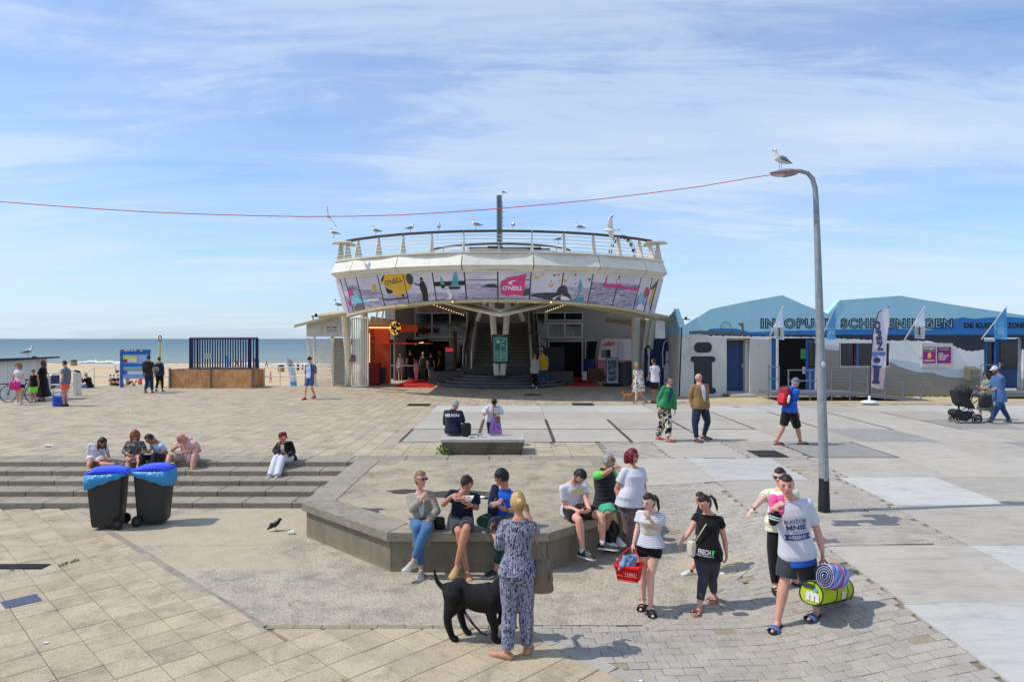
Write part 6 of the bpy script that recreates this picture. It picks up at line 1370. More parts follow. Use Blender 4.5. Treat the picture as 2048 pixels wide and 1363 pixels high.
def person(label,R,y,h,pelvis=None,neck=None,head=None,yaw=-90,hyaw=None,hpitch=0.0,arms=None,legs=None,sex='m',fat=1.0,sk='fair',hair=('short','brown'),top=None,bottom=None,shoes=None,extras=(),vox=None,group=None,feet=None,toes=None,curl=.5,lean=0,stride=.0,seedn=0,roll=0.0,sw=None,bust=None,tdepth=1.0,far=False):
 """pose: crop-pixel joints (u, v[, dy]) read against body depth y (metres); missing joints are derived"""
 rx,ry,rs=R
 def px(p,yy=None):
  d=p[2]if len(p)>2 else 0.0
  return P(rx+p[0]/rs,ry+p[1]/rs,(yy if yy is not None else y)+d)
 if vox is None:vox=.0105 if y<12.5 else(.014 if y<20 else(.019 if y<34 else .03))
 f_=V3(math.cos(math.radians(yaw)),math.sin(math.radians(yaw)),0)
 if feet is not None:
  g_=G(rx+feet[0]/rs,ry+feet[1]/rs);y=g_.y;base=g_
  pel=V3(g_.x,g_.y,g_.z+.53*h)if pelvis is None else px(pelvis,y)
 else:pel=px(pelvis)
 nk=px(neck)if neck is not None else pel+V3(0,0,.305*h)+f_*lean
 up=(nk-pel).normalized();L=(nk-pel).length;ks=L/(.305*h)
 f=(f_-up*f_.dot(up)).normalized();r=f.cross(up).normalized()
 if roll:r=(r+up*math.tan(math.radians(roll))).normalized()
 o=Pers();male=sex=='m'
 swid=(sw or(.096 if male else .083))*h*(1+(fat-1)*.4)
 sh={};
 for s_,k in((1,'R'),(-1,'L')):sh[k]=pel+up*(.263*h*ks)+r*s_*swid
 hipw=(.050 if male else .052)*h
 hip={k:pel+r*s_*hipw-up*.01*h for s_,k in((1,'R'),(-1,'L'))}
 gz=lambda p:H(p.x,p.y)
 kn,an={},{};toe={}
 for s_,k in((1,'R'),(-1,'L')):
  lg=(legs or{}).get(k)
  if lg is None:
   st=stride*s_*h;fwd=f_*st;a_=V3(pel.x,pel.y,0)+r*s_*hipw*.9+fwd;zz=gz(a_)+.048*h;
   if st<-.01:zz+=.02*h
   a_.z=zz;an[k]=a_;m_=(hip[k]+a_)/2;kn[k]=m_+f_*(.03*h+(.04*h if st<0 else 0))
  else:
   an[k]=px(lg[1]);kn[k]=px(lg[0])
   if len(lg)>2 and lg[2]=='g':
    q=G(rx+lg[1][0]/rs,ry+lg[1][1]/rs);an[k]=q+V3(0,0,.046*h)
    if len(lg[0])<3:kn[k]=px((lg[0][0],lg[0][1]),(hip[k].y*.5+an[k].y*.5)+f_.y*.03)
  ty=(toes or{}).get(k,yaw);ty=ty if hasattr(ty,'__len__')else(ty,0)
  toe[k]=V3(math.cos(math.radians(ty[0]))*math.cos(math.radians(ty[1])),math.sin(math.radians(ty[0]))*math.cos(math.radians(ty[1])),-math.sin(math.radians(ty[1])))
 el,wr={},{};hd={}
 for s_,k in((1,'R'),(-1,'L')):
  a_=(arms or{}).get(k,'down');ul,fl=.165*h,.145*h
  if isinstance(a_,str):
   if a_=='down':el[k]=sh[k]+V3(0,0,-ul)+r*s_*.035*h-f*.02*h;wr[k]=el[k]+V3(0,0,-fl*.97)+f*.035*h*(1-s_*stride*6)+r*s_*.01*h
   elif a_=='fwd':el[k]=sh[k]+V3(0,0,-ul*.93)+r*s_*.03*h+f*.05*h;wr[k]=el[k]+f*fl*.8-r*s_*fl*.45+V3(0,0,fl*.25)
   elif a_=='push':el[k]=sh[k]+V3(0,0,-ul*.85)+f*.09*h+r*s_*.03*h;wr[k]=el[k]+f*fl*.95+V3(0,0,-fl*.15)
   elif a_=='hip':el[k]=sh[k]+V3(0,0,-ul*.8)+r*s_*ul*.45-f*ul*.35;wr[k]=el[k]+V3(0,0,-fl*.7)-r*s_*fl*.45+f*fl*.4
   elif a_=='phone':el[k]=sh[k]+V3(0,0,-ul*.7)+f*ul*.6;wr[k]=nk+V3(0,0,.08*h)+r*s_*.06*h+f*.05*h
   hd[k]=(wr[k]-el[k]).normalized()
  else:
   el[k]=px(a_[0]);wr[k]=px(a_[1]);hd[k]=(px(a_[2])-wr[k]).normalized()if len(a_)>2 else(wr[k]-el[k]).normalized()
 hy=yaw if hyaw is None else hyaw;hf=V3(math.cos(math.radians(hy))*math.cos(math.radians(hpitch)),math.sin(math.radians(hy))*math.cos(math.radians(hpitch)),-math.sin(math.radians(hpitch)))
 hr=hf.cross(V3(0,0,1)).normalized();hu=hr.cross(hf).normalized()
 hh,hw,hdp=.067*h,.0455*h,.056*h
 hs={1:1.0}.get(1);
 if h<1.5:k_=1+(1.5-h)*.35;hh*=k_;hw*=k_;hdp*=k_
 hc=px(head)if head is not None else nk+up*.045*h+hu*.058*h+hf*.02*h
 root=thing('person',label,'person',(pel.x,pel.y,(gz(pel)if feet is not None or(legs is None)else pel.z-.1)),group)
 base=Vector(root.location);LOC=lambda p:(p-base)
 # skin body
 B=MB();q=vox<.016;ns=12 if q else 8
 mb=B
 W=lambda m_,f2:m_ if male else f2
 fd=fat
 prof=[(-.058,.07,.055),(-.03,W(.094,.098),.068),(.0,W(.096,.104),.072),(.05,W(.088,.090),.064),(.11,W(.080,.070),.056),(.17,W(.086,.074),.058),(.225,W(.096,.082),W(.064,.068)),(.26,W(.090,.077),.056),(.282,W(.066,.058),.046),(.300,.044,.037),(.318,.034,.033)]
 def ring(t_,w_,d_,n=20,ex=0.0,sq=2.4,fo=0.0):
  c=pel+up*(t_*h*(ks if t_>0 else 1))+f*fo;out=[]
  for i in range(n):
   a_=6.28318*i/n;ca,sa=math.cos(a_),math.sin(a_);k_=(abs(ca)**sq+abs(sa)**sq)**(-1/sq)
   out.append(c+r*(w_*h+ex)*ca*k_+f*(d_*h+ex)*sa*k_*(tdepth if sa>0 else 1))
  return out
 def torso(mbx,t0,t1,ex,fl=0.0,belly=True):
  rows=[(t,w_,d_)for t,w_,d_ in prof if t0<t<t1]
  def at(t):
   for(a_,b_)in zip(prof[:-1],prof[1:]):
    if a_[0]<=t<=b_[0]:k_=(t-a_[0])/(b_[0]-a_[0]);return tuple(a_[i]+(b_[i]-a_[i])*k_ for i in range(3))
   return(t,)+(prof[0][1:]if t<prof[0][0]else prof[-1][1:])
  a0=at(t0)
  if t0<-.03 and ex>0:a0=(t0,W(.096,.102),.070)
  elif t0<-.03:a0=(t0,.062,.05)
  rows=[a0]+[x for x in rows if x[0]>-.035]+[at(t1)]
  rings=[]
  for t,w_,d_ in rows:
   fk=1+(fd-1)*(1.0 if t<.2 else .5);fo=(fd-1)*.05*h*math.exp(-((t-.08)/.08)**2)if fd>1 else 0
   if not male and .19<t<.25:fo=.008*h
   k_=max(0,1-(t-t0)/.12)*fl
   rings.append(ring(t,w_*fk,d_*fk,20 if q else 14,ex+k_,fo=fo))
  mbx.loft(rings)
 torso(B,-.058,.318,0)
 hb=hc-hu*hh*.35-hf*hdp*.25;B.tube([nk-up*.035*h,nk+(hb-nk)*.5,hb],[.036*h*(1 if male else .85),.031*h*(1 if male else .83),.032*h*(1 if male else .85)],ns)
 HM=Matrix((hr,hf,hu)).transposed()
 def hshape(p):
  x,y_,z=p
  if z<0:
   k_=min(1,-z);x*=1-.40*k_**1.6;
   if y_<0:y_*=1-.55*k_
   else:y_*=1-.10*k_
  if y_>.55 and z>-.85:y_=.55+(y_-.55)*.8
  return Vector((x,y_,z))
 B.ell(hc,(hw,hdp,hh),HM,20 if q else 12,14 if q else 8,hshape)
 if q or y<22:
  B.tube([hc+HM@V3(0,hdp*.88,hh*.12),hc+HM@V3(0,hdp*1.07,-hh*.10),hc+HM@V3(0,hdp*.9,-hh*.24)],[hw*.12,hw*.21,hw*.2],6)
  B.ell(hc+HM@V3(0,hdp*.80,-hh*.55),(hw*.36,hdp*.16,hh*.13),HM,8,6);B.ell(hc+HM@V3(0,hdp*.74,-hh*.84),(hw*.34,hdp*.18,hh*.14),HM,8,6)
 for s_ in(-1,1):B.ell(hc+HM@V3(s_*hw*1.0,-hdp*.10,-hh*.02),(hw*.16,hdp*.16,hh*.24),HM,8,6)
 def limb(mbx,a_,b_,prof_,ex=0,n=ns,cap='round'):
  mbx.tube([a_.lerp(b_,t)for t,_ in prof_],[rr_*h*(1+(fd-1)*.6)+ex for _,rr_ in prof_],n,cap)
 UA=[(0,.030 if male else .026),(.35,.028 if male else .024),(1,.022 if male else .019)];FA=[(0,.0225 if male else .0195),(.3,.0235 if male else .020),(1,.0150 if male else .013)]
 TH=[(-.02,.048),(.2,.050),(.6,.041),(1,.031)];SH_=[(0,.031),(.3,.034),(.65,.026),(1,.020)]
 if not male:TH=[(a_,b_*1.03)for a_,b_ in TH];SH_=[(a_,b_*.93)for a_,b_ in SH_]
 for k in('R','L'):
  B.tube([pel+up*.25*h*ks+r*(1 if k=='R' else-1)*.05*h,sh[k]],[.040*h,.030*h if male else .026*h],ns,'round')
  limb(B,sh[k],el[k],UA);limb(B,el[k],wr[k],FA);limb(B,hip[k],kn[k],TH);limb(B,kn[k],an[k],SH_)
  d=hd[k];side=1 if k=='R' else-1
  inn=(pel+up*.15*h-wr[k]);nrm=(inn-d*inn.dot(d));nrm=nrm.normalized()if nrm.length>1e-4 else d.orthogonal().normalized()
  tb=d.cross(nrm).normalized()
  if tb.dot(f+V3(0,0,.6))<0:tb=-tb
  HL=.104*h*(1 if male else .93)
  pc=wr[k]+d*HL*.25;M_=Matrix((tb,nrm,d)).transposed()
  B.ell(pc,(HL*.21,HL*.085+.004,HL*.29),M_,10,8)
  if q or y<17:
   for j,(off_,ln)in enumerate(((.165,.43),(.055,.48),(-.055,.45),(-.155,.35))):
    a_=wr[k]+d*HL*.46+tb*HL*off_;c1=a_+(d*math.cos(curl)+nrm*math.sin(curl))*HL*ln*.55;c2=c1+(d*math.cos(curl*2.1)+nrm*math.sin(curl*2.1))*HL*ln*.5
    B.tube([a_-d*.012,c1,c2],[.0078,.0076,.0064],6,'round')
   a_=wr[k]+d*HL*.15+tb*HL*.18;c1=a_+(d*.6+tb*.65+nrm*.3).normalized()*HL*.26;c2=c1+(d*.9+tb*.15+nrm*.4).normalized()*HL*.2;B.tube([a_,c1,c2],[.0115,.009,.0074],6,'round')
  else:
   B.tube([wr[k]+d*HL*.4,wr[k]+(d+nrm*.25)*HL*.8],[HL*.15,HL*.09],6,'round',sq=.5)
  t_=toe[k];FL=.15*h*(1 if male else .95);hl=an[k]-V3(0,0,.028*h)-t_*FL*.2
  uu=V3(0,0,1)-t_*t_.z;uu.normalize()
  B.tube([hl+uu*.004,an[k]-uu*.022*h,an[k]+t_*FL*.35-uu*.030*h,an[k]+t_*FL*.62-uu*.036*h,an[k]+t_*FL*.78-uu*.038*h],[.016*h,.021*h,.020*h,.0175*h,.010*h],8,'round')
 def shift(mbx):mbx.v=[tuple(Vector(p)-base)for p in mbx.v];return mbx
 def add(name,mbx,m_,folds=0,ff=11,vx=None,sm=3,label=None,strand=None,parent=None):
  me=remesh(shift(mbx),vx or vox,sm,folds,ff,seedn+len(name),strand=strand);me.name=name;me.materials.append(m_);ob=bpy.data.objects.new(name,me);COL.objects.link(ob);ob.parent=parent or root
  if label:ob['label']=label
  return ob
 add('body',B,SK[sk])
 o.root,o.f,o.r,o.up,o.pel,o.nk,o.sh,o.el,o.wr,o.hd,o.kn,o.an,o.hc,o.HM,o.hw,o.hdp,o.hh,o.h,o.base,o.toe,o.hip=root,f,r,up,pel,nk,sh,el,wr,hd,kn,an,hc,HM,hw,hdp,hh,h,base,toe,hip
 def small(name,mbx,m_,smooth=True,label=None):return obj(name,mbx,m_,root,smooth=smooth,label=label,fix=True)
 o.small=small;o.add=add
 # face
 if y<24 and not far:
  for s_ in(-1,1):
   mb=MB();mb.ell(hc+HM@V3(s_*hw*.40,hdp*.83,hh*.06),(hw*.17,hdp*.07,hh*.055),HM,8,6);small('eye',mb,M_EYE)
   mb=MB();mb.tube([hc+HM@V3(s_*hw*.18,hdp*.90,hh*.20),hc+HM@V3(s_*hw*.42,hdp*.86,hh*.245),hc+HM@V3(s_*hw*.66,hdp*.72,hh*.20)],[.0022,.0032,.002],5);small('eyebrow',mb,HR.get(hair[1]if hair else 'brown',HR['brown'])if(hair and hair[1]not in('grey','wine','red'))else HR['brown'])
  mb=MB();mb.ell(hc+HM@V3(0,hdp*.905,-hh*.50),(hw*.34,hdp*.07,hh*.055),HM,10,6);small('lips',mb,M_LIP)
  # hair
 if hair and hair[0]!='bald':
  stl,hcol=hair;hm=HR[hcol];mb=MB()
  def hfn(p):
   g=hshape(p);x,y_,z=p
   face=sstep((y_-(.02 if stl in('short','buzz','tied','pony','bun')else .18))/.25)*sstep((.56+.06*abs(x)-z)/.16)if stl not in('fringe','fluffy')else sstep((y_-.25)/.25)*sstep((.30-z)/.2)
   low=sstep((-.28-z)/.25)if stl in('short','buzz','fluffy','balding')else sstep((-.75-z)/.2)
   sideb=sstep((y_+.05)/.2)*sstep((-.05-z)/.2)if stl in('short','buzz','fluffy','tied','bun','pony','balding')else 0
   k_=max(face,low,sideb);thick=dict(buzz=1.03,short=1.06,fluffy=1.13,tied=1.05,bun=1.07,pony=1.05,long=1.09,bob=1.14,fringe=1.10,balding=1.05,curly=1.15).get(stl,1.07)
   if stl=='balding':k_=max(k_,sstep((z-.45)/.2))
   thick+=.015
   if z>.3 and stl in('short','fluffy'):thick+=.03
   return g*(thick*(1-k_)+.86*k_)
  mb.ell(hc,(hw,hdp,hh),HM,32,22,hfn)
  at=lambda x,y_,z:hc+HM@V3(x*hw,y_*hdp,z*hh)
  back=-f;
  if stl in('long','curly'):
   ln=2.6 if stl=='long' else 1.55;wv=1.0 if stl=='long' else 1.25
   for s_ in(-1,1):
    dn=at(s_*.9,-.35,-.5);e=dn+V3(0,0,-hh*ln*.62)+r*s_*hw*.1+f*hdp*(.25 if stl=='long' else .2)
    mb.tube([at(s_*.75,-.3,.55),at(s_*1.05,-.3,-.1),dn,dn.lerp(e,.5),e],[hw*.3*wv,hw*.40*wv,hw*.42*wv,hw*.38*wv,hw*.16],10,'round')
   dn=at(0,-1.0,-.5);mb.tube([at(0,-.8,.2),dn,dn+V3(0,0,-hh*ln*.6)],[hw*.75,hw*.85*wv,hw*.6],12,'round',sq=1)
  if stl=='bob':
   for s_ in(-1,1):mb.tube([at(s_*.8,-.2,.5),at(s_*1.05,-.15,-.2),at(s_*.95,-.1,-.75)],[hw*.3,hw*.35,hw*.25],10,'round')
   mb.tube([at(0,-.8,.2),at(0,-.95,-.7)],[hw*.8,hw*.75],12,'round')
  if stl=='pony':mb.tube([at(0,-.95,.2),at(0,-1.45,.15),at(.1,-1.85,-.6),at(.15,-1.75,-1.6),at(.15,-1.5,-2.2)],[hw*.22,hw*.28,hw*.33,hw*.28,hw*.08],10,'round')
  if stl in('bun','tied'):mb.ell(at(0,-1.08,-.1 if stl=='tied' else .15),(hw*.42,hdp*.36,hh*.34),HM,10,8)
  vh=max(.008,vox*.8)if y<14 else vox
  add('hair',mb,hm,.011 if y<20 else .006,55 if stl not in('curly','fluffy','fringe')else 40,vx=vh,sm=2,strand=True)
  if y<24 and not far:
   rr=random.Random(seedn+77);mb=MB();rt=hair[0];L0=dict(buzz=.10,short=.30,fluffy=.5,long=1.0,curly=.7,bob=.75,fringe=.7,balding=.2).get(rt,.45)
   for _k in range(520 if y<12.5 else 260):
    p=Vector((rr.gauss(0,1),rr.gauss(0,1),rr.gauss(0,1))).normalized();g=hfn(p);gl=g.length/max(1e-6,hshape(p).length)
    if gl<1.02:continue
    tgt=Vector((0,-1.1,-.1))if rt in('bun','tied','pony')else(Vector((p.x*1.6,p.y*.6+.1,-1.6))if rt not in('short','buzz','fluffy','balding')else Vector((p.x*1.2+rr.uniform(-.5,.5),.5+p.y,-.4 if abs(p.x)>.5 or p.y<0 else .35)))
    d=(tgt-p);d=(d-p*d.dot(p));d=d.normalized()if d.length>1e-3 else Vector((0,0,-1))
    n_=p.copy();s2=d.cross(n_).normalized();w_=rr.uniform(.025,.06);Lk=L0*rr.uniform(.5,1.2);q0=g*1.0;q1=(p+d*Lk*.5).normalized();q2=(p+d*Lk).normalized();lift=rr.uniform(.0,.16 if rt in('short','fluffy','curly','bob')else .07)
    k1=hfn(q1).length;k2=hfn(q2).length;q1=q1*(max(k1,gl*.97)+.03);q2=q2*(max(k2,gl*.93)+.02+lift)
    T_=lambda v_:hc+HM@V3(v_.x*hw,v_.y*hdp,v_.z*hh)
    mb.add([T_(q0-s2*w_),T_(q0+s2*w_),T_(q1+s2*w_*.8),T_(q2),T_(q1-s2*w_*.8)],[(0,1,2,4),(4,2,3)])
   if mb.v:obj('hair_strands',mb,hm,root,kind='stuff',fix=False)
   # clothes
 o.topob=None
 if top:
  kind,m_=top[0],top[1];kw=top[2]if len(top)>2 else{}
  ex=kw.get('ex',.014 if kind not in('blazer','jacket','vest')else .026);hem=kw.get('hem',-.05);t1=kw.get('t1',.300)
  mb=MB();torso(mb,hem,t1,ex,kw.get('fl',.010))
  sl=kw.get('sl',dict(tee=.55,long=9,tank=0,blazer=9,jacket=9,vest=0,dress=.5,half=1.3).get(kind,.55));loose=kw.get('loose',.010)
  for k in('R','L'):
   s_=1 if k=='R' else-1
   if sl>0:
    mb.tube([pel+up*.25*h*ks+r*s_*.05*h,sh[k]+up*.002],[.041*h+ex*.8,.031*h+ex*.8],ns,'round')
    e1=min(1,sl);mb.tube([sh[k],sh[k].lerp(el[k],e1*.5),sh[k].lerp(el[k],e1)],[.028*h*fd**.5+ex*.8,.028*h*fd**.5+ex*.7+loose*.6,.0265*h*fd**.5+ex*.7+loose*(1.2 if sl<1 else .3)],ns)
    if sl>1:
     e2=min(1,sl-1)*(.93 if sl>2 else 1);mb.ell(el[k],(.026*h+ex*.9,)*3,nu=8,nv=6);mb.tube([el[k],el[k].lerp(wr[k],e2*.5),el[k].lerp(wr[k],e2)],[.025*h+ex*.8,.025*h+ex*.7,.019*h+ex*.8+loose*.3],ns)
   else:mb.tube([pel+up*.26*h*ks+r*s_*.045*h,sh[k]-r*s_*.012*h+up*.008],[.045*h+ex*.5,.030*h+ex*.5],ns,'round')
  if kind in('blazer','jacket')and kw.get('tail'):
   tl=kw['tail'];mb.loft([ring(-.02,W(.1,.108)*fd,.075*fd,16,ex),[p+V3(0,0,-.01)for p in ring(-.02-tl,.112*fd,.085,16,ex+.01)]])
  if kw.get('skirt'):
   z1=kw['skirt'];c=(kn['R']+kn['L'])/2;mb.loft([ring(.03,.088*fd,.066*fd,18,ex),ring(-.03,.108*fd,.080*fd,18,ex)]+[[c_+(p-(pel-up*.03*h))*kk for p in ring(-.03,.108*fd,.085*fd,18,ex+.01)]for c_,kk in((pel.lerp(c,z1*.5),1.08),(pel.lerp(c,z1),kw.get('flare',1.15)))])
  if kw.get('collar'):mb.tube([nk-up*.02*h,nk+up*.02*h],[.046*h,.042*h],12)
  nm=dict(tee='shirt',long='shirt',tank='tank_top',blazer='blazer',jacket='jacket',vest='vest',dress='dress',half='shirt').get(kind,'shirt')
  o.topob=add(nm,mb,m_,kw.get('folds',.012 if y<20 else .006)*1.15,kw.get('ff',25 if y<20 else 16),strand=None)
  if kw.get('inner'):
   mi=MB();pts=[];d0=ex+.012
   for t,w_ in kw.get('ipts',((.29,.028),(.22,.030),(.12,.020),(.06,.006))):
    fk=1+(fd-1)*(1.0 if t<.2 else .5);dd=[p_ for p_ in prof if p_[0]>=t][0][2]*fk+((fd-1)*.05*math.exp(-((t-.08)/.08)**2)if fd>1 else 0)
    c=pel+up*t*h*ks+f*(dd*h+d0);pts.append((c-r*w_*h,c+r*w_*h))
   vs=[p for pr in pts for p in pr]+[p-f*.03 for pr in pts for p in pr];n=len(pts);fs=[(2*i,2*i+1,2*i+3,2*i+2)for i in range(n-1)]+[(2*n+2*i+2,2*n+2*i+3,2*n+2*i+1,2*n+2*i)for i in range(n-1)]
   fs+=[(2*i,2*i+2,2*n+2*i+2,2*n+2*i)for i in range(n-1)]+[(2*i+3,2*i+1,2*n+2*i+1,2*n+2*i+3)for i in range(n-1)]
   mi.add(vs,fs);small('inner_shirt',mi,kw['inner'],False)
  if y<20 and kind in('tee','long','tank','half','dress')and not kw.get('collar'):
   mb=MB();mb.tube(ring(t1-.002,.050,.041,20,ex*.75),.0055,6,closed=True);small('neckband',mb,m_)
  o.kw=kw
 if bottom:
  kind,m_=bottom[0],bottom[1];kw=bottom[2]if len(bottom)>2 else{};ex=kw.get('ex',.010);mb=MB()
  torso(mb,-.05,kw.get('waist',.055),ex)
  if kind=='skirt':
   z1=kw.get('len',1.0);c=(kn['R']+kn['L'])/2;a2=(an['R']+an['L'])/2;P1=pel.lerp(c,min(1,z1))if z1<=1 else c.lerp(a2,z1-1)
   mb.loft([ring(.04,.086*fd,.064*fd,18,ex),ring(-.02,.106*fd,.08*fd,18,ex),[pel.lerp(P1,.5)+(p-pel)*1.12 for p in ring(0,.108*fd,.085*fd,18,ex)],[P1+(p-pel)*kw.get('flare',1.3)for p in ring(0,.108*fd,.085*fd,18,ex)]])
  else:
   lt=kw.get('len',dict(shorts=.85,jeans=1.93,leggings=1.85,wide=1.95,capri=1.7).get(kind,1.9));ls=kw.get('loose',dict(shorts=.018,jeans=.006,leggings=-.002,wide=.03,capri=.0).get(kind,.01))
   for k in('R','L'):
    e1=min(1,lt);mb.tube([hip[k]+up*.02*h,hip[k].lerp(kn[k],.3*e1),hip[k].lerp(kn[k],.7*e1),hip[k].lerp(kn[k],e1)],[(.050*h*fd**.7)+ex,.051*h*fd**.7+ex+ls*.4,(.045 if e1>.8 else .049)*h*fd**.7+ex+ls*.8,(.034+.014*(1-e1))*h*fd**.6+ex+ls],ns+2)
    if lt>1:
     e2=lt-1;mb.ell(kn[k],(.035*h*fd**.5+ex+ls,)*3,nu=10,nv=8);mb.tube([kn[k],kn[k].lerp(an[k],.35*e2),kn[k].lerp(an[k],.7*e2),kn[k].lerp(an[k],e2)],[.034*h*fd**.5+ex+ls,.036*h+ex+ls,.029*h+ex+ls*1.1,.024*h+ex+ls*(1.6 if kind=='wide' else 1.1)],ns+2)
  add(dict(shorts='shorts',skirt='skirt',leggings='leggings',capri='leggings').get(kind,'trousers'),mb,m_,kw.get('folds',.009 if kind in('jeans','shorts','wide')else .002)*(1.2 if y<20 else .6),kw.get('ff',26 if y<20 else 16))
  # shoes
 if shoes:
  kind,m_=shoes[0],shoes[1];sole=shoes[2]if len(shoes)>2 else mat('white sole',srgb(214,212,206),rough=.6)
  for k in('R','L'):
   t_=toe[k];uu=V3(0,0,1)-t_*t_.z;uu.normalize();sd=t_.cross(uu);FL=.15*h*(1 if male else .95);a_=an[k]
   SM=Matrix((sd,t_,uu)).transposed();ctr=a_+t_*FL*.28-uu*.046*h
   outl=[(-.18,-.48),(.0,-.56),(.18,-.48),(.19,-.2),(.20,.1),(.24,.32),(.17,.54),(.0,.62),(-.16,.54),(-.24,.32),(-.18,.1),(-.17,-.2)]
   kk=FL*(1.03 if kind!='slide' else 1.0);th=.022 if kind in('sneaker','platform')else .014
   if kind=='platform':th=.034
   mb=MB();r1=[ctr+SM@V3(x*kk,y_*kk,0)for x,y_ in outl];mb.loft([[p+uu*0 for p in r1],[p+uu*th for p in r1]]);sl_=small('sole',mb,sole if kind in('sneaker','platform','loafer')else m_,True)
   try:sl_.data.set_sharp_from_angle(angle=.7)
   except Exception:pass
   if kind in('sneaker','loafer','shoe','boot'):
    mb=MB();hgt=.05*h if kind!='boot' else .08*h
    rows=[(-.54,.10,.4),(-.5,.17,.62),(-.3,.19,1.0),(-.1,.195,1.0 if kind!='loafer' else .62),(.08,.20,.74),(.3,.225,.50),(.5,.19,.36),(.6,.10,.22)]
    rings=[]
    for y_,w_,z_ in rows:rings.append([ctr+SM@V3(w_*kk*math.cos(b_)*(1-.25*max(0,math.sin(b_))),y_*kk,th*.7+(hgt*z_)*max(0,math.sin(b_))+(0.004*math.sin(b_)if math.sin(b_)<0 else 0))for b_ in[6.2832*i/12 for i in range(12)]])
    mb.loft(rings);small('shoe',mb,m_)
    if kind=='sneaker' and y<17:
     mb=MB()
     for j in range(4):yy=.0+j*.085;zz=th*.7+hgt*(.80-j*.11);mb.tube([ctr+SM@V3(-.09*kk,yy*kk,zz),ctr+SM@V3(0,yy*kk,zz+.008),ctr+SM@V3(.09*kk,yy*kk,zz)],.0035,4)
     small('laces',mb,sole)
   elif kind in('slide','sandal','platform'):
    for j,(yy,zz,hw_)in enumerate(((.30,.036,.03),)if kind=='slide' else((.34,.034,.016),(.08,.046,.013))if kind=='sandal' else((.30,.034,.028),)):
     mb=MB();rings=[]
     for i in range(9):
      b_=math.pi*i/8;c=V3(.235*kk*math.cos(b_),yy*kk,th*.6+(zz*h*.62+.006)*math.sin(b_));n_=V3(math.cos(b_),0,math.sin(b_))*.006
      rings.append([ctr+SM@(c+V3(0,s1*(hw_+(.014 if kind=='slide' else 0)),0)+n_*s2)for s1,s2 in((-1,-.5),(1,-.5),(1,1),(-1,1))])
     mb.loft(rings);small('strap',mb,shoes[3]if len(shoes)>3 else m_)
    if kind=='sandal':mb=MB();mb.tube([ctr+SM@V3(.19*kk*math.cos(b_),(-.2-.28*math.sin(b_))*kk,.055*h)for b_ in[math.pi*i/8 for i in range(9)]],.006,5);small('strap',mb,m_)
    # extras
 for e in extras:
  if e=='glasses' or e=='headglasses':
   dz,dy=(.07,.96)if e=='glasses' else(.66,.55)
   for s_ in(-1,1):mb=MB();mb.ell(hc+HM@V3(s_*hw*.42,hdp*dy,hh*dz),(hw*.36,hdp*.07,hh*.17),HM,12,6);small('sunglass_lens',mb,M_GLS)
   mb=MB();mb.tube([hc+HM@V3(s_*hw*1.03,y_*hdp,hh*(dz+.05))for s_,y_ in((-1,.0),(-1,.75))]+[hc+HM@V3(x*hw,hdp*1.0,hh*(dz+.08))for x in(-.5,0,.5)]+[hc+HM@V3(hw*1.03,y_*hdp,hh*(dz+.05))for y_ in(.75,.0)],.0035,5);small('sunglass_frame',mb,M_GLS)
  elif e[0]=='cap':
   mb=MB()
   def cf(p):g=hshape(p);k_=sstep((.20-p[2])/.1);return g*(1.14*(1-k_)+.85*k_)
   mb.ell(hc,(hw,hdp,hh),HM,24,16,cf);bl=[hc+HM@V3(x*hw,y_*hdp,hh*z_)for x,y_,z_ in((-.75,.85,.34),(-.55,1.45,.26),(0,1.7,.22),(.55,1.45,.26),(.75,.85,.34))]
   small('cap',mb,e[1]);mb=MB();mb.loft([[p,p+hu*.006]for p in bl]if False else[bl,[p+hu*.006 for p in bl]]);small('cap_peak',mb,e[1],False)
  elif e[0]=='beard':
   mb=MB();mb.ell(hc,(hw,hdp,hh),HM,24,16,lambda p:hshape(p)*(1.05 if(p[2]<-.28 and p[1]>-.1 and not(abs(p[0])<.3 and-.6<p[2]<-.42))else .85));small('beard',mb,HR[e[1]])
  elif e[0]=='watch':
   k=e[1];c=el[k].lerp(wr[k],.93);d=(wr[k]-el[k]).normalized();mb=MB();mb.tube([c-d*.01,c+d*.01],[.0205*h*.9,.0205*h*.88],12);small('wrist_watch',mb,e[2]if len(e)>2 else M_BLACK)
  elif e[0]=='socks':
   for k in('R','L'):mb=MB();mb.tube([an[k]-V3(0,0,.02*h),an[k].lerp(kn[k],e[2]if len(e)>2 else .12)],[.024*h,.024*h],10);small('sock',mb,e[1])
  elif e[0]=='belt':
   mb=MB();pts=ring(.045,W(.09,.092)*fd,.066*fd,20,.022);mb.tube(pts,.014,4,closed=True);small('belt',mb,e[1]);mb=MB();c=pel+up*.045*h+f*(.066*h*fd+.036);mb.tube([c,c+f*.004],.028,12);small('belt_buckle',mb,mat('brass',srgb(190,140,80),metal=.8,rough=.3))
  elif e[0]=='strap':
   k,sd,m_=e[1],e[2],e[3];s_=1 if k=='R' else-1;a_=sh[k]-r*s_*.05*h+up*.042*h;b_=pel+r*(-s_)*.10*h*fd+up*.02*h
   pts=[a_,a_.lerp(b_,.3)+f*sd*(.075*h*fd+.02),a_.lerp(b_,.65)+f*sd*(.072*h*fd+.022),b_+f*sd*.02];mb=MB();mb.tube(pts,.010,4,sq=.4);small('bag_strap',mb,m_)
  elif e[0]=='necklace':
   mb=MB();mb.tube([nk+r*.03*h+f*.02*h,nk-up*.09*h+f*.075*h,nk-r*.03*h+f*.02*h],.004,5);mb.ell(nk-up*.10*h+f*.085*h,(.014,)*3,nu=8,nv=6);small('necklace',mb,e[1])
 return o
_BVH={}
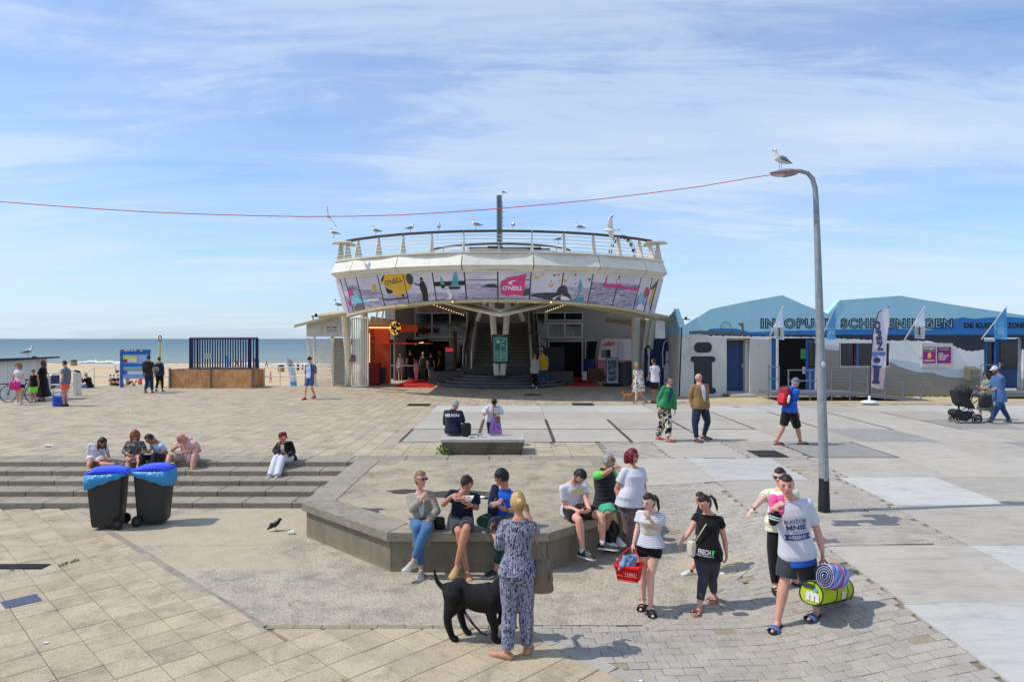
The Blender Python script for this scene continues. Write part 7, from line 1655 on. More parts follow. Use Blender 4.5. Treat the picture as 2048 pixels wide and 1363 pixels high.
def decal(o,fn_shapes,m_,x0,t0,sc,name='shirt_print',back=False,d=.007):
 """project flat shapes (list of (verts2d, faces)) onto the front of the top; x right-of-wearer, t along spine (fractions of h)"""
 ob=o.topob
 if ob.name not in _BVH:
  me=ob.data;_BVH[ob.name]=BVHTree.FromPolygons([tuple(v.co)for v in me.vertices],[tuple(p.vertices)for p in me.polygons])
 bv=_BVH[ob.name];dr=-o.f if not back else o.f;xx=-o.r if not back else o.r
 org=o.pel-o.base+o.up*t0*o.h+xx*x0*o.h-dr*.5
 vs2,fs=fn_shapes;vs=[];last=.35
 bm=bmesh.new();vv=[bm.verts.new((a_,b_,0))for a_,b_ in vs2]
 for f_ in fs:
  try:bm.faces.new([vv[i]for i in f_])
  except Exception:pass
 bmesh.ops.triangulate(bm,faces=bm.faces)
 for _k in range(4):
  ee=[e for e in bm.edges if e.calc_length()>.018]
  if not ee:break
  bmesh.ops.subdivide_edges(bm,edges=ee,cuts=1);bmesh.ops.triangulate(bm,faces=bm.faces)
 bm.verts.index_update();vs2=[(v_.co.x,v_.co.y)for v_ in bm.verts];fs=[[v_.index for v_ in f.verts]for f in bm.faces];bm.free()
 for(a_,b_)in vs2:
  p=org+xx*a_*sc+o.up*b_*sc;hit=bv.ray_cast(p,dr)
  if hit[0]is not None and hit[3]<.75:last=hit[3]
  vs.append(p+dr*(last-d))
 me=bpy.data.meshes.new(name);me.from_pydata([tuple(v)for v in vs],[],fs);me.materials.append(m_);q=bpy.data.objects.new(name,me);COL.objects.link(q);q.parent=o.topob;return q
def tshape(s_,w_,h_,bold=.04,shear=0,space=1.0):
 v,f=textmesh(s_,1,bold,space,shear);a_=np.array(v);x0,x1,y0,y1=a_[:,0].min(),a_[:,0].max(),a_[:,1].min(),a_[:,1].max()
 return[((p[0]-(x0+x1)/2)/(x1-x0)*w_,(p[1]-(y0+y1)/2)/(y1-y0)*h_)for p in v],f
def pshape2(pts):return pts,[tuple(t)for t in tessellate_polygon([[Vector((a_,b_,0))for a_,b_ in pts]])]
def rect2(w_,h_,x=0,y=0,n=6):
 v=[];f=[]
 for i in range(n+1):xx=x-w_/2+w_*i/n;v+=[(xx,y-h_/2),(xx,y+h_/2)]
 for i in range(n):f.append((2*i,2*i+2,2*i+3,2*i+1))
 return v,f
 # fabrics with prints
def thr(t,v,pts):return ramp(t,v,pts,'CONSTANT')
ZEBRA=fab('black white blue print',srgb(200,200,220),0,fn=lambda t,vec,nf,b,col:thr(t,nf(44,2,.6,1.2,sc=(1.6,1.6,.5)),[(0,srgb(30,32,44)),(.45,srgb(96,98,128)),(.51,srgb(186,186,200)),(.58,srgb(44,46,66)),(.64,srgb(176,178,196))]))
FLORAL=fab('navy floral',srgb(30,34,60),0,fn=lambda t,vec,nf,b,col:thr(t,nf(11,2,.5,.8),[(0,srgb(22,26,50)),(.52,srgb(226,220,196)),(.60,srgb(206,160,70)),(.66,srgb(28,32,60))]))
PAISLEY=fab('dark paisley',srgb(80,70,80),0,fn=lambda t,vec,nf,b,col:thr(t,nf(22,3,.6,1.2),[(0,srgb(40,46,66)),(.42,srgb(120,106,100)),(.50,srgb(70,60,72)),(.56,srgb(158,110,90)),(.62,srgb(90,108,128)),(.68,srgb(50,48,62))]))
LEAFD=fab('white dress black leaf print',srgb(220,214,206),0,fn=lambda t,vec,nf,b,col:thr(t,nf(7,3,.6,1.2),[(0,srgb(50,40,44)),(.44,srgb(226,220,212)),(.56,srgb(60,50,54)),(.63,srgb(226,220,212))]))
BWPR=fab('black white small print',srgb(60,60,62),0,fn=lambda t,vec,nf,b,col:thr(t,nf(24,3,.6,1.5),[(0,srgb(34,34,38)),(.52,srgb(180,180,176)),(.58,srgb(40,40,44))]))
def stripes(a,b_,n,w_=.5,ax=2):
 def fn(t,vec,nf,b,col):
  sp=N(t,'ShaderNodeSeparateXYZ');t.links.new(vec,sp.inputs[0]);f_=mathn(t,'FRACT',mathn(t,'MULTIPLY',sp.outputs[ax],n));return thr(t,f_,[(0,a),(w_,b_)])
 return fn
STRP=fab('white tee thin grey stripes',WHT and srgb(220,220,224),0,fn=stripes(srgb(220,220,224),srgb(140,144,156),55,.68));PINKS=fab('dusty pink stripe',srgb(204,156,158),0,fn=stripes(srgb(206,158,160),srgb(222,190,190),50,.7))
C=dict(navy=fab('navy',srgb(26,32,56)),dgrey=fab('dark grey',srgb(62,62,68)),charcoal=fab('charcoal',srgb(60,61,67)),denim=fab('mid denim',srgb(66,106,148),.22),ddenim=fab('dark denim',srgb(34,48,70),.2),ldenim=fab('light denim',srgb(120,150,184),.2),beigeb=fab('taupe blazer',srgb(156,148,132)),royal=fab('royal blue',srgb(34,92,190)),bottle=fab('bottle green',srgb(20,54,44)),mint=fab('mint green',srgb(70,170,130)),lime=fab('bright green',srgb(100,208,90)),puffer=fab('black quilted',srgb(34,34,38),.1,fn=stripes(srgb(12,12,14),srgb(48,48,54),15,.22)),green=fab('green leather',srgb(42,130,76),.1,.5),olive=fab('olive brown',srgb(140,112,72)),lemon=fab('pale lemon',srgb(232,230,196)),coral=fab('coral',srgb(236,104,92)),neon=fab('neon green',srgb(132,226,60)),slate=fab('slate blue grey',srgb(98,112,134)),khaki=fab('pale beige',srgb(176,168,156)),rust=fab('maroon',srgb(110,28,40)),sky=fab('pale blue',srgb(176,196,222)),yellow=fab('mustard yellow',srgb(206,160,30)),sage=fab('sage green',srgb(120,142,122)),dsage=fab('dark sage',srgb(74,88,72)),chambray=fab('chambray blue',srgb(66,104,150),.16),bluej=fab('bright jeans',srgb(38,74,118),.2),pink=fab('soft pink',srgb(222,160,170)),hotpink=fab('hot pink',srgb(226,66,150)),lgrey=fab('light grey knit',srgb(176,172,166)),teal=fab('teal',srgb(30,66,100)),blus=fab('blue grey shorts',srgb(70,96,140)),check=fab('blue red check',srgb(60,80,120),0,fn=stripes(srgb(54,72,116),srgb(150,150,170),22,.7,0)),brownk=fab('brown knit',srgb(82,50,40)))  # black quilting: crease shade drawn into the colour as dark stripes
tan_sh=mat('tan suede',srgb(190,150,98),rough=.8);TAN=mat('tan leather',srgb(176,132,104),rough=.6);WSN=mat('white trainer',srgb(220,218,212),rough=.6);OFFW=mat('off white trainer',srgb(200,190,176),rough=.6);BSN=mat('black trainer',srgb(34,34,38),rough=.6);NVB=mat('navy loafer',srgb(34,40,54),rough=.5);BSOLE=mat('black sole',srgb(24,24,24),rough=.7);REDS=mat('red shoe',srgb(176,28,30),rough=.6);BRN=mat('brown shoe',srgb(78,56,42),rough=.6);TSOLE=mat('tan sole',srgb(170,140,104),rough=.7);BLUST=mat('blue striped strap',srgb(80,130,200),var=0,rough=.6,fn=stripes(srgb(36,44,80),srgb(104,156,220),60,.5,1));FLST=mat('flower strap',srgb(210,110,110),var=0,fn=lambda t,vec,nf,b,col:thr(t,nf(40,2,.5),[(0,srgb(30,28,30)),(.47,srgb(214,90,90)),(.56,srgb(226,200,190))]));GRYSN=mat('grey trainer',srgb(90,90,84),rough=.7)
RA=(780,920,3.3);RB=(1090,880,3.788);RC=(1340,920,3.895);RD=(150,840,5.926);RE=(500,840,9.736);RF=(860,780,9.735);RG=(1240,700,6.815);RH=(1520,740,8.517);RI=(1880,710,9.09);RJ=(0,690,9.735);RK=(220,660,6.4);RL=(520,690,9.309);RQ=(780,580,6.0235)
SIT='people sitting on the planter rim';STP='people sitting on the steps'
w1=person('blonde woman in taupe blazer and sunglasses, hand at her neck, leftmost on the planter rim',RA,9.83,1.68,(212,400),(196,212,.02),(202,120,0),-80,-40,4,dict(R=((148,318,-.12),(205,262,-.24),(240,205,-.22)),L=((308,335,-.05),(250,398,-.25),(195,445,-.30))),dict(R=((178,450,-.40),(206,722,-.33)),L=((238,470,-.47),(152,668,-.46))),'f',1.0,'fair',('tied','dkblonde'),('blazer',C['beigeb'],dict(tail=.17,inner=WHT,hem=-.06,sl=2.35)),('jeans',C['denim'],dict(len=1.86)),('sneaker',OFFW),['glasses',('belt',mat('brown belt',srgb(110,60,36)))],group=SIT,toes=dict(L=-118,R=(-88,10)),seedn=1)
w2=person('man in navy T-shirt bending over a food tray, second on the planter rim',RA,9.86,1.80,(468,388),(492,205,-.14),(508,152,-.25),-92,-110,42,dict(R=((352,290,-.16),(405,238,-.36),(452,226,-.42)),L=((572,312,-.12),(540,298,-.33),(492,272,-.40))),dict(R=((455,470,-.44),(510,725,-.34)),L=((505,452,-.52),(442,680,-.50))),'m',1.0,'tan',('short','dkbrown'),('tee',C['navy'],dict(sl=.62)),('shorts',C['dgrey'],dict(len=.86)),('loafer',tan_sh,TSOLE),[('watch','L')],group=SIT,toes=dict(R=-78,L=(-108,20)),seedn=2)
w3=person('man in bright blue polo with crossed legs, third on the planter rim',RA,9.9,1.78,(742,378),(764,200,0),(738,112,-.03),-95,205,8,dict(R=((668,302,-.12),(690,300,-.30),(712,282,-.34)),L=((815,335,-.08),(762,328,-.28),(712,300,-.34))),dict(R=((604,400,-.34),(735,440,-.50)),L=((738,470,-.47),(704,706,-.36))),'m',1.0,'tan',('fluffy','black'),('tee',C['royal'],dict(sl=.8,collar=1)),('jeans',C['bottle'],dict(len=1.85)),('loafer',NVB,WSN),[('watch','L')],group=SIT,toes=dict(R=(0,10),L=-130),seedn=3)
w5=person('young man in white T-shirt looking down with clasped hands, on the planter rim',RB,10.42,1.80,(212,508),(212,318,-.10),(262,272,-.24),-62,-48,52,dict(R=((155,498,-.12),(262,540,-.36),(325,548,-.42)),L=((318,468,-.22),(338,528,-.38),(290,548,-.44))),dict(R=((258,604,-.44),(284,836,-.46)),L=((428,578,-.30),(436,776,-.36))),'m',1.05,'fair',('short','black'),('tee',WHT,dict(sl=.6)),('shorts',BLKC,dict(len=.72)),('sneaker',BSN),[('beard','dkbrown'),('socks',WHT,.08)],group=SIT,toes=dict(R=-45,L=-22),seedn=4)
w6=person('grey haired man in black quilted vest and green shorts reaching to the red haired woman',RB,10.95,1.74,(452,484),(452,222,0),(482,152,-.02),-50,-22,-6,dict(R=((452,252,-.28),(518,208,-.22),(598,182,-.15)),L='fwd'),dict(R=((520,568,-.36),(545,735,-.40)),L=((478,560,-.40),(470,745,-.36))),'m',1.12,'tan',('short','grey'),('vest',C['puffer'],dict(collar=1,folds=.012)),('shorts',C['mint'],dict(len=1.0)),('sneaker',WSN),['glasses',('beard','grey'),('watch','R'),('socks',WHT,.35)],group=SIT,toes=dict(R=-70,L=-60),seedn=5)
mb=MB()
for k in('R','L'):mb.tube([w6.sh[k]+V3(0,0,.01),w6.sh[k].lerp(w6.el[k],.62)],[.075,.062],12,'round')
w6.add('shirt_sleeves',mb,C['lime'],.008)
for j in range(9):
 pass
w4=person('blonde woman seen from behind in black and white patterned jumpsuit beside the black dog',RA,7.1,1.67,None,(852,385,.0),(842,278,.03),82,105,6,dict(L=((722,560,.02),(690,500,.30),(668,445,.36)),R=((950,470,.22),(908,345,.28),(896,270,.27))),dict(L=((790,985),(775,1306),'g'),R=((898,980),(905,1272),'g')),'f',1.02,'tan',('bun','blonde'),('half',ZEBRA,dict(sl=1.02,ex=.020,loose=.03,hem=-.02,fl=.012,folds=.013)),('wide',ZEBRA,dict(loose=.012,waist=.06,ex=.012,folds=.012)),('loafer',TAN,TAN),feet=(838,1296),toes=dict(L=150,R=84),seedn=6)
w7=person('woman with short wine red hair in white blouse and patterned trousers by the planter corner',RB,10.5,1.63,None,(672,205,0),(662,118,0),-65,-22,0,dict(R=((540,372,-.02),(578,455,-.10),(590,505,-.12)),L=((752,372,.05),(768,460,.05))),None,'f',1.34,'tan',('bob','wine'),('tee',WHT,dict(sl=.6,hem=-.09,ex=.022,folds=.010,fl=.02)),('wide',PAISLEY,dict(loose=.02)),('loafer',TAN,TAN),['glasses'],feet=(655,842),seedn=7)
w8=person('girl in striped T-shirt and black shorts, hand over her mouth, carrying the red basket',RB,8.3,1.50,(790,790),(802,540,-.02),(788,462,-.06),-112,-142,18,dict(R=((698,672,0),(672,778,-.04),(655,825,-.04)),L=((862,688,-.06),(795,596,-.22),(755,535,-.26))),dict(R=((744,1005),(744,1258),'g'),L=((800,1020),(800,1303),'g')),'f',1.0,'pale',('pony','dkbrown'),('tee',STRP,dict(sl=.55,hem=.0,ex=.020,fl=.02)),('shorts',BLKC,dict(len=.36,loose=.012)),('sandal',BSN),feet=(775,1288),toes=dict(R=-112,L=-92),seedn=8)
w9=person('girl in black T-shirt with white lettering and grey leggings walking with a beige shoulder bag',RC,8.2,1.53,(290,708),(300,412,0),(270,330,-.05),-118,-152,28,dict(R=((150,560,0),(88,636,-.05),(62,695,-.06)),L=((425,620,.02),(440,722,0),(442,792,0))),dict(R=((262,905),(228,1180),'g'),L=((325,925),(345,1085),'g')),'f',1.12,'fair',('pony','dkbrown'),('tee',BLKC,dict(sl=.32,hem=-.06)),('capri',C['charcoal'],dict(len=1.78)),('platform',BLKC,TSOLE,FLST),[('strap','L',1,mat('bag strap beige',srgb(196,184,160)))],feet=(280,1150),toes=dict(R=-125,L=-115),seedn=9)
wk=person('child mostly hidden behind the girl in black, with denim shorts and white trainers',RC,9.5,1.13,None,None,None,-175,None,10,None,dict(L=((205,790),(160,888),'g'),R=((330,790),(345,880),'g')),'m',1.0,'fair',('short','brown'),('tee',BLKC,{}),('shorts',C['ldenim'],dict(len=.8)),('sneaker',WSN),[('socks',BLKC,.15)],feet=(255,880),toes=dict(L=-160,R=-30),seedn=10)
w10=person('woman in pale yellow top and sunglasses behind the man in the white T-shirt',RC,8.8,1.66,None,(858,222,0),(856,125,-.03),-108,-125,8,dict(R=((700,320,-.10),(642,382,-.20),(608,418,-.24)),L='down'),dict(R=((812,765),(822,1012),'g'),L=((930,770),(985,965),'g')),'f',1.3,'pale',('tied','dkbrown'),('tee',C['lemon'],dict(sl=.5,hem=-.07,ex=.022)),('leggings',BLKC,dict(len=1.9,loose=.006)),('sandal',BSN),['glasses',('watch','R',M_STL)],feet=(890,1000),toes=dict(R=-100,L=-60),seedn=11)
w11=person('dark haired man in white T-shirt printed with blue lettering striding in front, holding pink jacket',RC,7.9,1.76,(990,712),(930,292,-.04),(905,188,-.08),-102,-108,12,dict(R=((800,460,-.10),(800,378,-.30),(850,340,-.34)),L=((1152,560,.02),(1186,705,-.05),(1192,775,-.06))),dict(R=((895,925),(840,1298),'g'),L=((1075,950,.28),(1145,1212),'g')),'m',1.12,'fair',('buzz','dkbrown'),('tee',WHT,dict(sl=.66,hem=-.03,ex=.016,folds=.012,fl=.012)),('shorts',C['charcoal'],dict(len=.93,loose=.03)),('slide',NVB,BSOLE,BLUST),feet=(960,1270),toes=dict(R=-128,L=-140),seedn=12)
mb=MB();
hm_=MB();c_=w11.pel;hm_.loft([[c_+w11.r*math.cos(a_)*.205+w11.f*math.sin(a_)*.158+V3(0,0,z)for a_ in[6.2832*i/24 for i in range(24)]]for z in(-.125,-.03)]);w11.add('undershirt_hem',hm_,C['royal'],.006)
NVI=mat('navy shirt ink',srgb(44,66,116),rough=.8,var=.03)
for(s_,w_,h_,t_,b_)in(('BUDŹCIE',.235,.058,.232,.02),('MNIE',.215,.058,.190,.03),('GDY BĘDZIE JUŻ',.235,.028,.160,.0)):decal(w11,tshape(s_,w_,h_,b_),NVI,.005,t_,1)
decal(w11,pshape2([(-.14,-.032),(-.12,0),(-.14,.032),(.14,.032),(.12,0),(.14,-.032)]),NVI,.005,.128,1);decal(w11,tshape('·WEEKEND·',.20,.038,.015),WHT,.005,.128,1,d=.010)
decal(w9,tshape('FRECH',.15,.058,.03),WHT,-.004,.018,1);decal(w9,tshape('?',.035,.058,.06),mat('print green',srgb(60,210,90),var=0),.062,.018,1);decal(w9,tshape('ABER HERZLICH',.215,.020,.03),WHT,.0,-.012,1)
GLD=mat('gold print',srgb(200,160,60),rough=.6,var=.1)
for x_ in(-.022,.022):decal(w8,pshape2(circ(0,0,.036,.036,18)),GLD,x_,.175,1);decal(w8,pshape2(circ(0,0,.026,.026,16)),WHT,x_,.175,1,d=.007);decal(w8,pshape2(circ(0,0,.010,.010,10)),GRN,x_,.175,1,d=.010)
decal(w8,tshape('GOOD',.07,.022,.05),GLD,0,.128,1);decal(w8,tshape('MORNING',.11,.024,.05),GLD,0,.108,1)
decal(w5,tshape('allo',.19,.075,.04,.4),mat('yellow print',srgb(226,204,90),var=0),.0,.185,1)
s1=person('long haired woman in white T-shirt with sunglasses on her head, leftmost on the steps',RD,15.5,1.64,(255,425),(272,285,-.08),(325,255,-.16),-65,-52,42,dict(R=((160,455,-.08),(285,488,-.28),(345,492,-.34)),L=((400,425,-.05),(405,478,-.22),(370,495,-.30))),dict(R=((165,535,-.42),(165,770,-.62)),L=((330,520,-.42),(470,520,-.46))),'f',1.0,'tan',('long','brown'),('tee',WHT,dict(sl=.6)),('shorts',WHT,dict(len=.5)),('sneaker',BSN),['headglasses'],group=STP,toes=dict(R=-80,L=(10,-30)),seedn=20)
s2=person('woman with wavy ginger hair, sunglasses and dark patterned dress on the steps',RD,15.52,1.68,(705,425),(715,248,0),(712,172,-.04),-78,-62,18,dict(R=((580,375,-.05),(625,398,-.28),(655,425,-.34)),L=((835,370,-.05),(740,440,-.28),(670,470,-.36))),dict(R=((620,500,-.44),(650,690,-.62)),L=((770,485,-.44),(730,690,-.62))),'f',1.05,'pink',('curly','ginger'),('long',BWPR,dict(sl=1.6,skirt=.9,flare=1.05)),None,('sandal',TAN),['glasses'],group=STP,seedn=21)
s3=person('young dark haired man in pale blue T-shirt and ripped black jeans on the steps',RD,15.5,1.74,(1010,430),(975,262,-.12),(888,220,-.20),-125,195,42,dict(R=((890,350,-.25),(872,372,-.40),(842,368,-.44)),L=((1085,385,-.12),(985,392,-.35),(905,398,-.42))),dict(R=((800,425,-.32),(770,600,-.55)),L=((950,412,-.46),(925,600,-.62))),'m',1.0,'brown',('short','black'),('tee',C['sky'],dict(sl=.62)),('jeans',BLKC,{}),('sneaker',BSN),group=STP,seedn=22)
s4=person('bald man in dusty pink striped polo and beige shorts eating on the steps',RD,15.52,1.80,(1365,430),(1345,222,-.14),(1262,212,-.26),-112,-150,48,dict(R=((1152,352,-.22),(1212,305,-.38),(1272,300,-.42)),L=((1478,362,-.14),(1362,375,-.40),(1290,378,-.46))),dict(R=((1118,430,-.34),(1092,590,-.56)),L=((1418,425,-.46),(1385,640,-.62))),'m',1.2,'pink',('bald','brown'),('tee',PINKS,dict(sl=.7,collar=1)),('shorts',C['khaki'],dict(len=.85,loose=.026)),('sneaker',WSN),['glasses',('watch','L')],group=STP,toes=dict(R=-110,L=-108),seedn=23)
s5=person('red haired woman in black coat and white trousers on the steps, reading her phone',RE,15.5,1.66,(745,745),(668,420,-.08),(622,322,-.18),-104,-100,38,dict(R=((482,590,-.15),(525,668,-.40),(570,690,-.46)),L=((842,620,-.10),(725,690,-.38),(640,668,-.44))),dict(R=((510,735,-.46),(385,1095,-.88)),L=((625,735,-.46),(530,1095,-.88))),'f',1.0,'pink',('pony','red'),('blazer',BLKC,dict(tail=.14,inner=C['khaki'])),('wide',WHT,dict(len=1.96,loose=.014)),('sneaker',OFFW),group=STP,toes=dict(R=-115,L=-108),seedn=24)
mb=MB();a_=s5.sh['R']+s5.f*.06-s5.r*.06;mb.tube([a_+V3(0,0,.08),a_+s5.f*.06,a_+s5.f*.10+V3(0,0,-.25),a_+s5.f*.1+V3(0,0,-.42)],[.03,.04,.04,.02],8,'round');s5.add('long_hair_strand',mb,HR['auburn'],.006,40)
b1=person('grey haired man seen from behind in navy jacket sitting on the concrete bench',RF,16.72,1.74,(455,775),(452,385,0),(500,282,.05),78,58,8,dict(R=((640,590,.12),(625,500,.28),(618,445,.30)),L='fwd'),dict(R=((600,770,.42),(600,1000,.48)),L=((470,770,.44),(470,1000,.48))),'m',1.18,'tan',('short','grey'),('jacket',C['navy'],dict(collar=1,hem=-.04,sl=1.85)),('jeans',C['teal'],{}),('sneaker',BSN),[('strap','L',-1,M_BLACK)],seedn=30)
decal(b1,tshape('NELSON',.36,.075,.05),WHT,.0,.215,1,back=True)
b2=person('dark haired woman in loose white shirt leaning over a patterned bag behind the bench',RF,17.6,1.52,(1225,545,.16),(1248,300,-.08),(1250,228,-.16),-92,-88,52,dict(R=((1052,440,-.02),(1062,462,-.25),(1118,455,-.30)),L=((1398,440,-.02),(1300,440,-.28),(1215,470,-.34))),None,'f',1.1,'tan',('fringe','black'),('long',WHT,dict(sl=1.6,ex=.03,loose=.04,hem=-.12,folds=.02)),('jeans',BLKC,{}),('sneaker',BSN),[('strap','R',1,M_BLACK)],feet=(1225,1060),seedn=31)
g1=person('smiling woman in green leather jacket and navy floral trousers walking with the man in brown',RG,18,1.74,None,(668,490,0),(668,412,0),-62,-28,-4,dict(R=((532,650,-.02),(525,790,-.06),(527,855,-.08)),L=((742,680,.02),(750,820,-.02),(750,870,-.03))),dict(R=((575,1010),(512,1210),'g'),L=((662,1010),(655,1245),'g')),'f',1.05,'pink',('short','brown'),('jacket',C['green'],dict(hem=-.02,inner=C['teal'])),('wide',FLORAL,dict(loose=.024,len=1.85)),('sandal',REDS),[('necklace',M_STL)],feet=(600,1235),toes=dict(R=-60,L=-35),seedn=40)
g2=person('older man in olive brown zip jacket and dark jeans walking beside the green jacket woman',RG,18,1.82,None,(1085,455,0),(1072,378,0),-70,-48,8,dict(R=((958,640,-.02),(995,770,-.08),(1022,825,-.10)),L=((1180,630,.02),(1192,750,-.03),(1195,800,-.04))),dict(R=((1022,1010),(1042,1245),'g'),L=((1195,975),(1140,1205),'g')),'m',1.3,'pink',('balding','grey'),('jacket',C['olive'],dict(hem=-.05,inner=WHT)),('jeans',C['ddenim'],dict(len=1.93)),('shoe',BRN),feet=(1095,1235),toes=dict(R=-65,L=-35),seedn=41)
g3=person('man seen from behind in white T-shirt and black shorts near the blue screen',RG,26,1.80,None,(468,205,0),(455,152,0),118,140,0,dict(L=((428,330,.1),(388,378,.2),(365,385,.2)),R='down'),None,'m',1.05,'brown',('short','black'),('tee',WHT,dict(sl=.6)),('shorts',BLKC,{}),('slide',BSN,BSOLE,BLKC),feet=(478,720),stride=.06,seedn=42)
g4=person('long haired woman in white dress with dark leaf print walking a small tan dog',RG,26,1.66,None,(240,260,0),(222,200,0),100,110,0,dict(L=((200,390),(168,470,.05)),R='down'),dict(L=((225,620),(215,728),'g'),R=((285,610),(355,700),'g')),'f',1.15,'fair',('long','dkblonde'),('dress',LEAFD,dict(skirt=.72)),None,('sandal',BSN),feet=(255,725),seedn=43)
h1=person('man in royal blue polo, black shorts and grey-blue cap carrying a red backpack',RH,18,1.76,None,(560,285,0),(605,208,0),22,12,6,dict(R=((598,560,-.05),(645,730,-.05),(668,790,-.05)),L='down'),dict(R=((640,985),(688,1262),'g'),L=((400,955),(275,1268),'g')),'m',1.1,'tan',('short','grey'),('tee',C['royal'],dict(sl=.7,collar=1)),('shorts',BLKC,dict(len=.95,loose=.03)),('sandal',BRN),[('cap',C['slate'])],feet=(500,1270),toes=dict(R=8,L=10),seedn=44)
i1=person('bearded man in chambray shirt and white cap pushing the black pushchair',RI,20,1.80,(1085,765),(1052,345,0),(1000,265,0),180,184,14,dict(L=((1085,560,-.05),(940,650,-.08),(860,648,-.08)),R=((920,560,.25),(800,618,.2),(745,622,.2))),dict(L=((1015,1010),(925,1232),'g'),R=((1150,985),(1262,1222),'g')),'m',1.15,'tan',('short','black'),('half',C['chambray'],dict(sl=1.3,hem=-.08,ex=.022,loose=.014)),('jeans',C['bluej'],{}),('sneaker',GRYSN),[('cap',mat('white cap',srgb(200,204,214),rough=.9)),('beard','black'),('watch','L')],feet=(1080,1236),toes=dict(L=182,R=186),seedn=45)
i2=person('dark haired woman in sage top and long dark green skirt walking behind the pushchair',RI,21,1.68,None,(862,440,0),(835,365,0),180,178,18,dict(L=((890,590,-.05),(780,670,-.1),(710,700,-.1)),R='fwd'),None,'f',1.05,'fair',('long','black'),('tee',C['sage'],dict(sl=.5)),('skirt',C['dsage'],dict(len=1.45,flare=1.45)),('sneaker',WSN),['glasses'],feet=(850,1172),stride=.1,seedn=46)
LG='people waiting by the white cabin'
j1=person('woman in white T-shirt with a bright pink bag at her waist beside the bicycle',RJ,28,1.72,None,None,None,-100,-120,22,dict(R='fwd',L='fwd'),None,'f',1.15,'fair',('long','dkblonde'),('tee',WHT,{}),('shorts',BLKC,dict(len=.5)),('sneaker',WSN),['glasses'],group=LG,feet=(382,1160),seedn=50)
j2=person('boy in black sleeveless top and neon green shorts with sunglasses',RJ,28,1.38,None,None,None,-80,-80,0,None,None,'m',1.0,'tan',('short','brown'),('tank',BLKC,{}),('shorts',C['neon'],dict(len=.9,loose=.03)),('sneaker',C['slate']),['glasses'],group=LG,feet=(655,1120),seedn=51)
j3=person('woman in long black dress with sheer sleeves and reddish hair behind the boy',RJ,30,1.74,None,None,None,190,195,0,dict(L='fwd',R='down'),None,'f',1.2,'pink',('long','auburn'),('dress',BLKC,dict(sl=.9)),('skirt',BLKC,dict(len=1.75,flare=1.7)),('sandal',BSN),['glasses'],group=LG,feet=(835,1085),seedn=52)
j4=person('man in grey polo and coral shorts with hand on hip beside the blue cool box',RJ,28,1.80,None,None,None,178,180,4,dict(L='hip',R='down'),None,'m',1.05,'pink',('short','dkbrown'),('tee',C['slate'],dict(sl=.6,collar=1)),('shorts',C['coral'],dict(len=.6,loose=.02)),('sneaker',BSN,BSOLE),(),group=LG,feet=(1275,1188),seedn=53)
j5=person('man in black jacket sitting on the plaza edge with a phone to his ear',RJ,36.0,1.76,(1755,800),(1700,625,0),(1665,572,0),165,170,10,dict(L=((1610,720,-.1),(1600,640,-.1)),R='fwd'),dict(L=((1600,790,-.1),(1600,850,-.1)),R=((1590,780,.3),(1580,850,.3))),'m',1.05,'tan',('short','black'),('long',BLKC,{}),('jeans',C['denim'],{}),('sneaker',BSN),seedn=54)
k1=person('man with large black backpack walking away past the blue beach board',RK,32,1.82,None,None,None,100,130,0,None,None,'m',1.05,'tan',('short','black'),('tee',C['charcoal'],{}),('jeans',C['ddenim'],{}),('shoe',BRN),feet=(495,805),stride=.12,seedn=55)
k2=person('woman in blue top and black leggings with a dark rucksack next to the backpack man',RK,32,1.72,None,None,None,95,120,0,None,None,'f',1.05,'tan',('tied','black'),('long',C['teal'],{}),('leggings',BLKC,{}),('sneaker',BSN),feet=(630,790),stride=.10,seedn=56)
l1=person('man in open checked shirt, blue shorts and red shoes walking past the turnstile',RL,30,1.84,None,None,None,-108,-100,0,dict(R='down',L=((1038,500),(990,590))),None,'m',1.0,'fair',('short','dkbrown'),('half',C['check'],dict(sl=1.2,inner=C['sky'],ipts=((.29,.04),(.2,.06),(.1,.06),(-.02,.06)))),('shorts',C['blus'],dict(len=.85)),('sneaker',REDS,REDS),['glasses',('cap',BLKC)],feet=(930,1005),stride=.13,seedn=57)
q1=person('man in mustard yellow shirt climbing the round steps',RQ,36.2,1.80,(1850,945),(1845,780),(1825,742),95,110,0,None,dict(R=((1880,1060),(1885,1130)),L=((1820,1060),(1822,1140))),'m',1.15,'tan',('short','ltbrown'),('tee',C['yellow'],dict(sl=.7)),('jeans',C['bluej'],{}),('sneaker',GRYSN),seedn=60)
q2=person('blonde woman in light grey top and black leggings beside the man in yellow',RQ,35.6,1.70,(1745,985),(1745,830),(1745,792),110,120,5,None,dict(R=((1762,1090),(1765,1170)),L=((1730,1080),(1722,1140))),'f',1.05,'fair',('tied','dkblonde'),('long',C['lgrey'],dict(ex=.022)),('leggings',BLKC,{}),('sneaker',WSN),seedn=61)
QG='people queueing at the snack kiosk'
